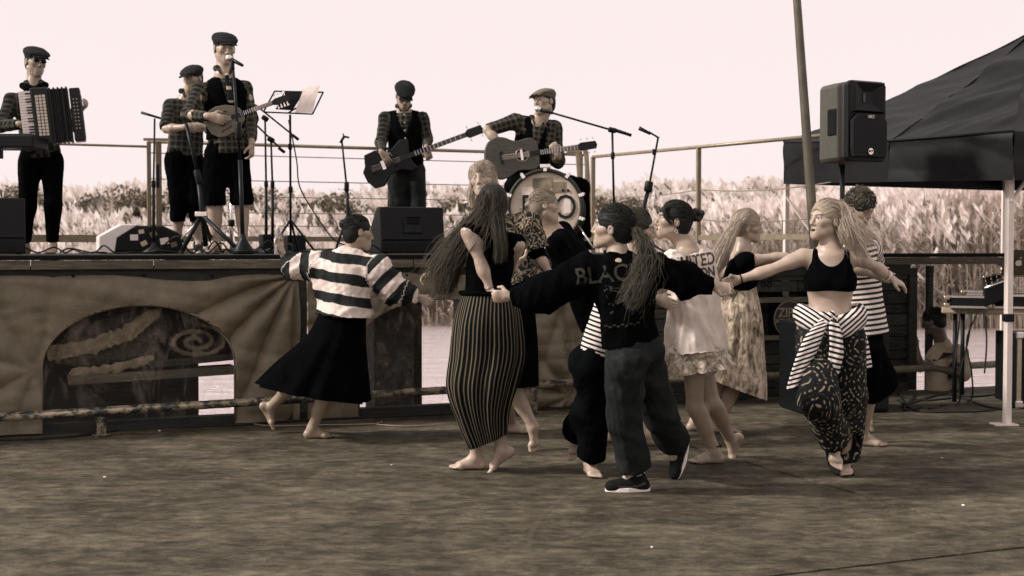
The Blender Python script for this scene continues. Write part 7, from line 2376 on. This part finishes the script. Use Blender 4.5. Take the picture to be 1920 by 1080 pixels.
# laptop
r_ = empty("laptop", P(1900, 516, 10.9), "open laptop on the sound desk with a pale fruit emblem on its lid", "laptop")
MAT_LAP = m_plain("laptop_aluminium", .11, .4, .1, 10, .5)
l0, l1, l2, l3 = P(1876, 516, 10.95), P(1958, 514, 10.95), P(1964, 469, 10.85), P(1888, 469, 10.85)
quadp("lid", [l0, l1, l2, l3], MAT_LAP, r_, .008); slab("laptop_base", [l0, l1, l1 + ty * .24, l0 + ty * .24], .018, MAT_LAP, r_)
lx = nrm(l1 - l0); ly = nrm(l3 - l0 - lx * ((l3 - l0) @ lx)); lc = P(1911, 493, 10.88)
ap = []
for i in range(30):
    a = 2 * math.pi * i / 30; rr = 1 + .06 * math.cos(2 * a) - .16 * max(0, math.cos(a - math.pi / 2)) ** 14 - .10 * max(0, math.cos(a + math.pi / 2)) ** 14 - .40 * max(0, math.cos(a - .2)) ** 10
    ap.append((math.cos(a) * rr * .028, math.sin(a) * rr * .031))
m = MB(); m.prism(ap, lc - ty * .02, lx, ly, .003); m.prism([(.0, .0), (.012, .006), (.016, .020), (.004, .012)], lc - ty * .02 + ly * .036, lx, ly, .003); m.build("emblem", M['white_paint'], r_)
# flight case on the floor at the right edge
g = GR(1925, 768); r_ = empty("flight_case", (g[0] + .3, g[1] + .3, 0), "tall flight case with ribbed silver edging on the floor at the right edge", "flight case")
fc = V(g[0] + .25, g[1] + .3, .33)
MB().box(fc, (1, 0, 0), (0, 1, 0), UP, .62, .5, .60).build("panel", M['black_plastic'], r_, bevel=.004)
for x_ in (-.30, -.215, .30): MB().box(fc + V(x_, -.258, 0), (1, 0, 0), (0, 1, 0), UP, .034, .02, .62).build("edge_rail", M['metal_mid'], r_, bevel=.003)
for z_ in (-.30, .30): MB().box(fc + V(0, -.255, z_), (1, 0, 0), (0, 1, 0), UP, .63, .03, .03).build("edge_rail", M['metal_mid'], r_, bevel=.003)
for x_ in (-.30, .30):
    for z_ in (-.29, .29): MB().box(fc + V(x_, -.262, z_), (1, 0, 0), (0, 1, 0), UP, .06, .035, .06).build("corner", M['metal_bright'], r_, bevel=.01)
# cables: table to floor, floor runs
for i, (x0, x1, xm, yb, lb) in enumerate(((1800, 1795, 1788, 742, "leftmost"), (1822, 1815, 1800, 760, "second from left of those"), (1832, 1812, 1822, 755, "third from left of those"), (1846, 1850, 1846, 640, "short right one of those"))):
    d0 = 10.85
    cable("cable", [P(x0, 584, d0 + .3), P(x0, 588, d0 - .02), P(x1, 640, d0 - .05), P(xm, 700, d0 - .05)] + ([GR(xm - 4, yb) + UP * .01, GR(xm - 60, yb + 8) + UP * .01] if yb > 700 else []), .007, "black cable hanging over the table edge, %s hanging there" % lb)
fl = [((1686, 745), (1740, 752), (1800, 748), (1850, 764), (1895, 768)), ((1683, 752), (1720, 772), (1790, 774), (1850, 772), (1905, 764)), ((1684, 738), (1700, 760), (1716, 742), (1695, 770), (1730, 765)), ((1690, 765), (1760, 742), (1830, 745), (1900, 735))]
fll = ["upper black cable running over the floor from bass cabinet to tent leg", "long black cable curving over the floor right of the bass cabinet", "tangle of black cable beside the bass cabinet", "black cable lying along the floor edge under the table"]
for p_, lb in zip(fl, fll): cable("cable", [GR(x, y) + UP * .008 for x, y in p_], .008, lb)
cable("cable", [GR(x, y) + UP * .008 for x, y in ((-40, 829), (120, 822), (255, 805), (420, 800), (600, 789), (800, 780), (1000, 770), (1150, 762), (1400, 750))], .012, "thick black cable lying along the foot of the stage")
cable("cable", [GR(x, y) + UP * .008 for x, y in ((455, 792), (500, 800), (600, 799), (700, 797), (716, 792))], .007, "pale cable lying on the floor behind the black skirt", M['galv'])
cable("cable", [GR(x, y) + UP * .008 for x, y in ((705, 798), (760, 801), (818, 799))], .006, "short pale cable end on the floor right of the black skirt", M['galv'])
tag(cable("cable", [GR(x, y) + UP * .01 for x, y in ((1475, 742), (1520, 752), (1560, 748), (1600, 752))], .012, "black cable on the floor by the left tent leg"))
# small litter on the floor
for i, (x, y, lb) in enumerate(((299, 809, "beside the pipe support at the left"), (1222, 1028, "in the foreground right of the worn arc"), (1766, 860, "right of the boy's feet"), (735, 873, "left of the pinstriped trousers"), (1806, 949, "in the right foreground"), (196, 896, "in the left foreground"))):
    p = GR(x, y); a = i * 1.3
    tag(MB().box(p + UP * .006, (math.cos(a), math.sin(a), 0), (-math.sin(a), math.cos(a), .2), (0, 0, 1), .016, .009, .004).build("paper_scrap", M['paper']), "small pale scrap of paper on the floor " + lb, "litter", "paper scraps on the floor")
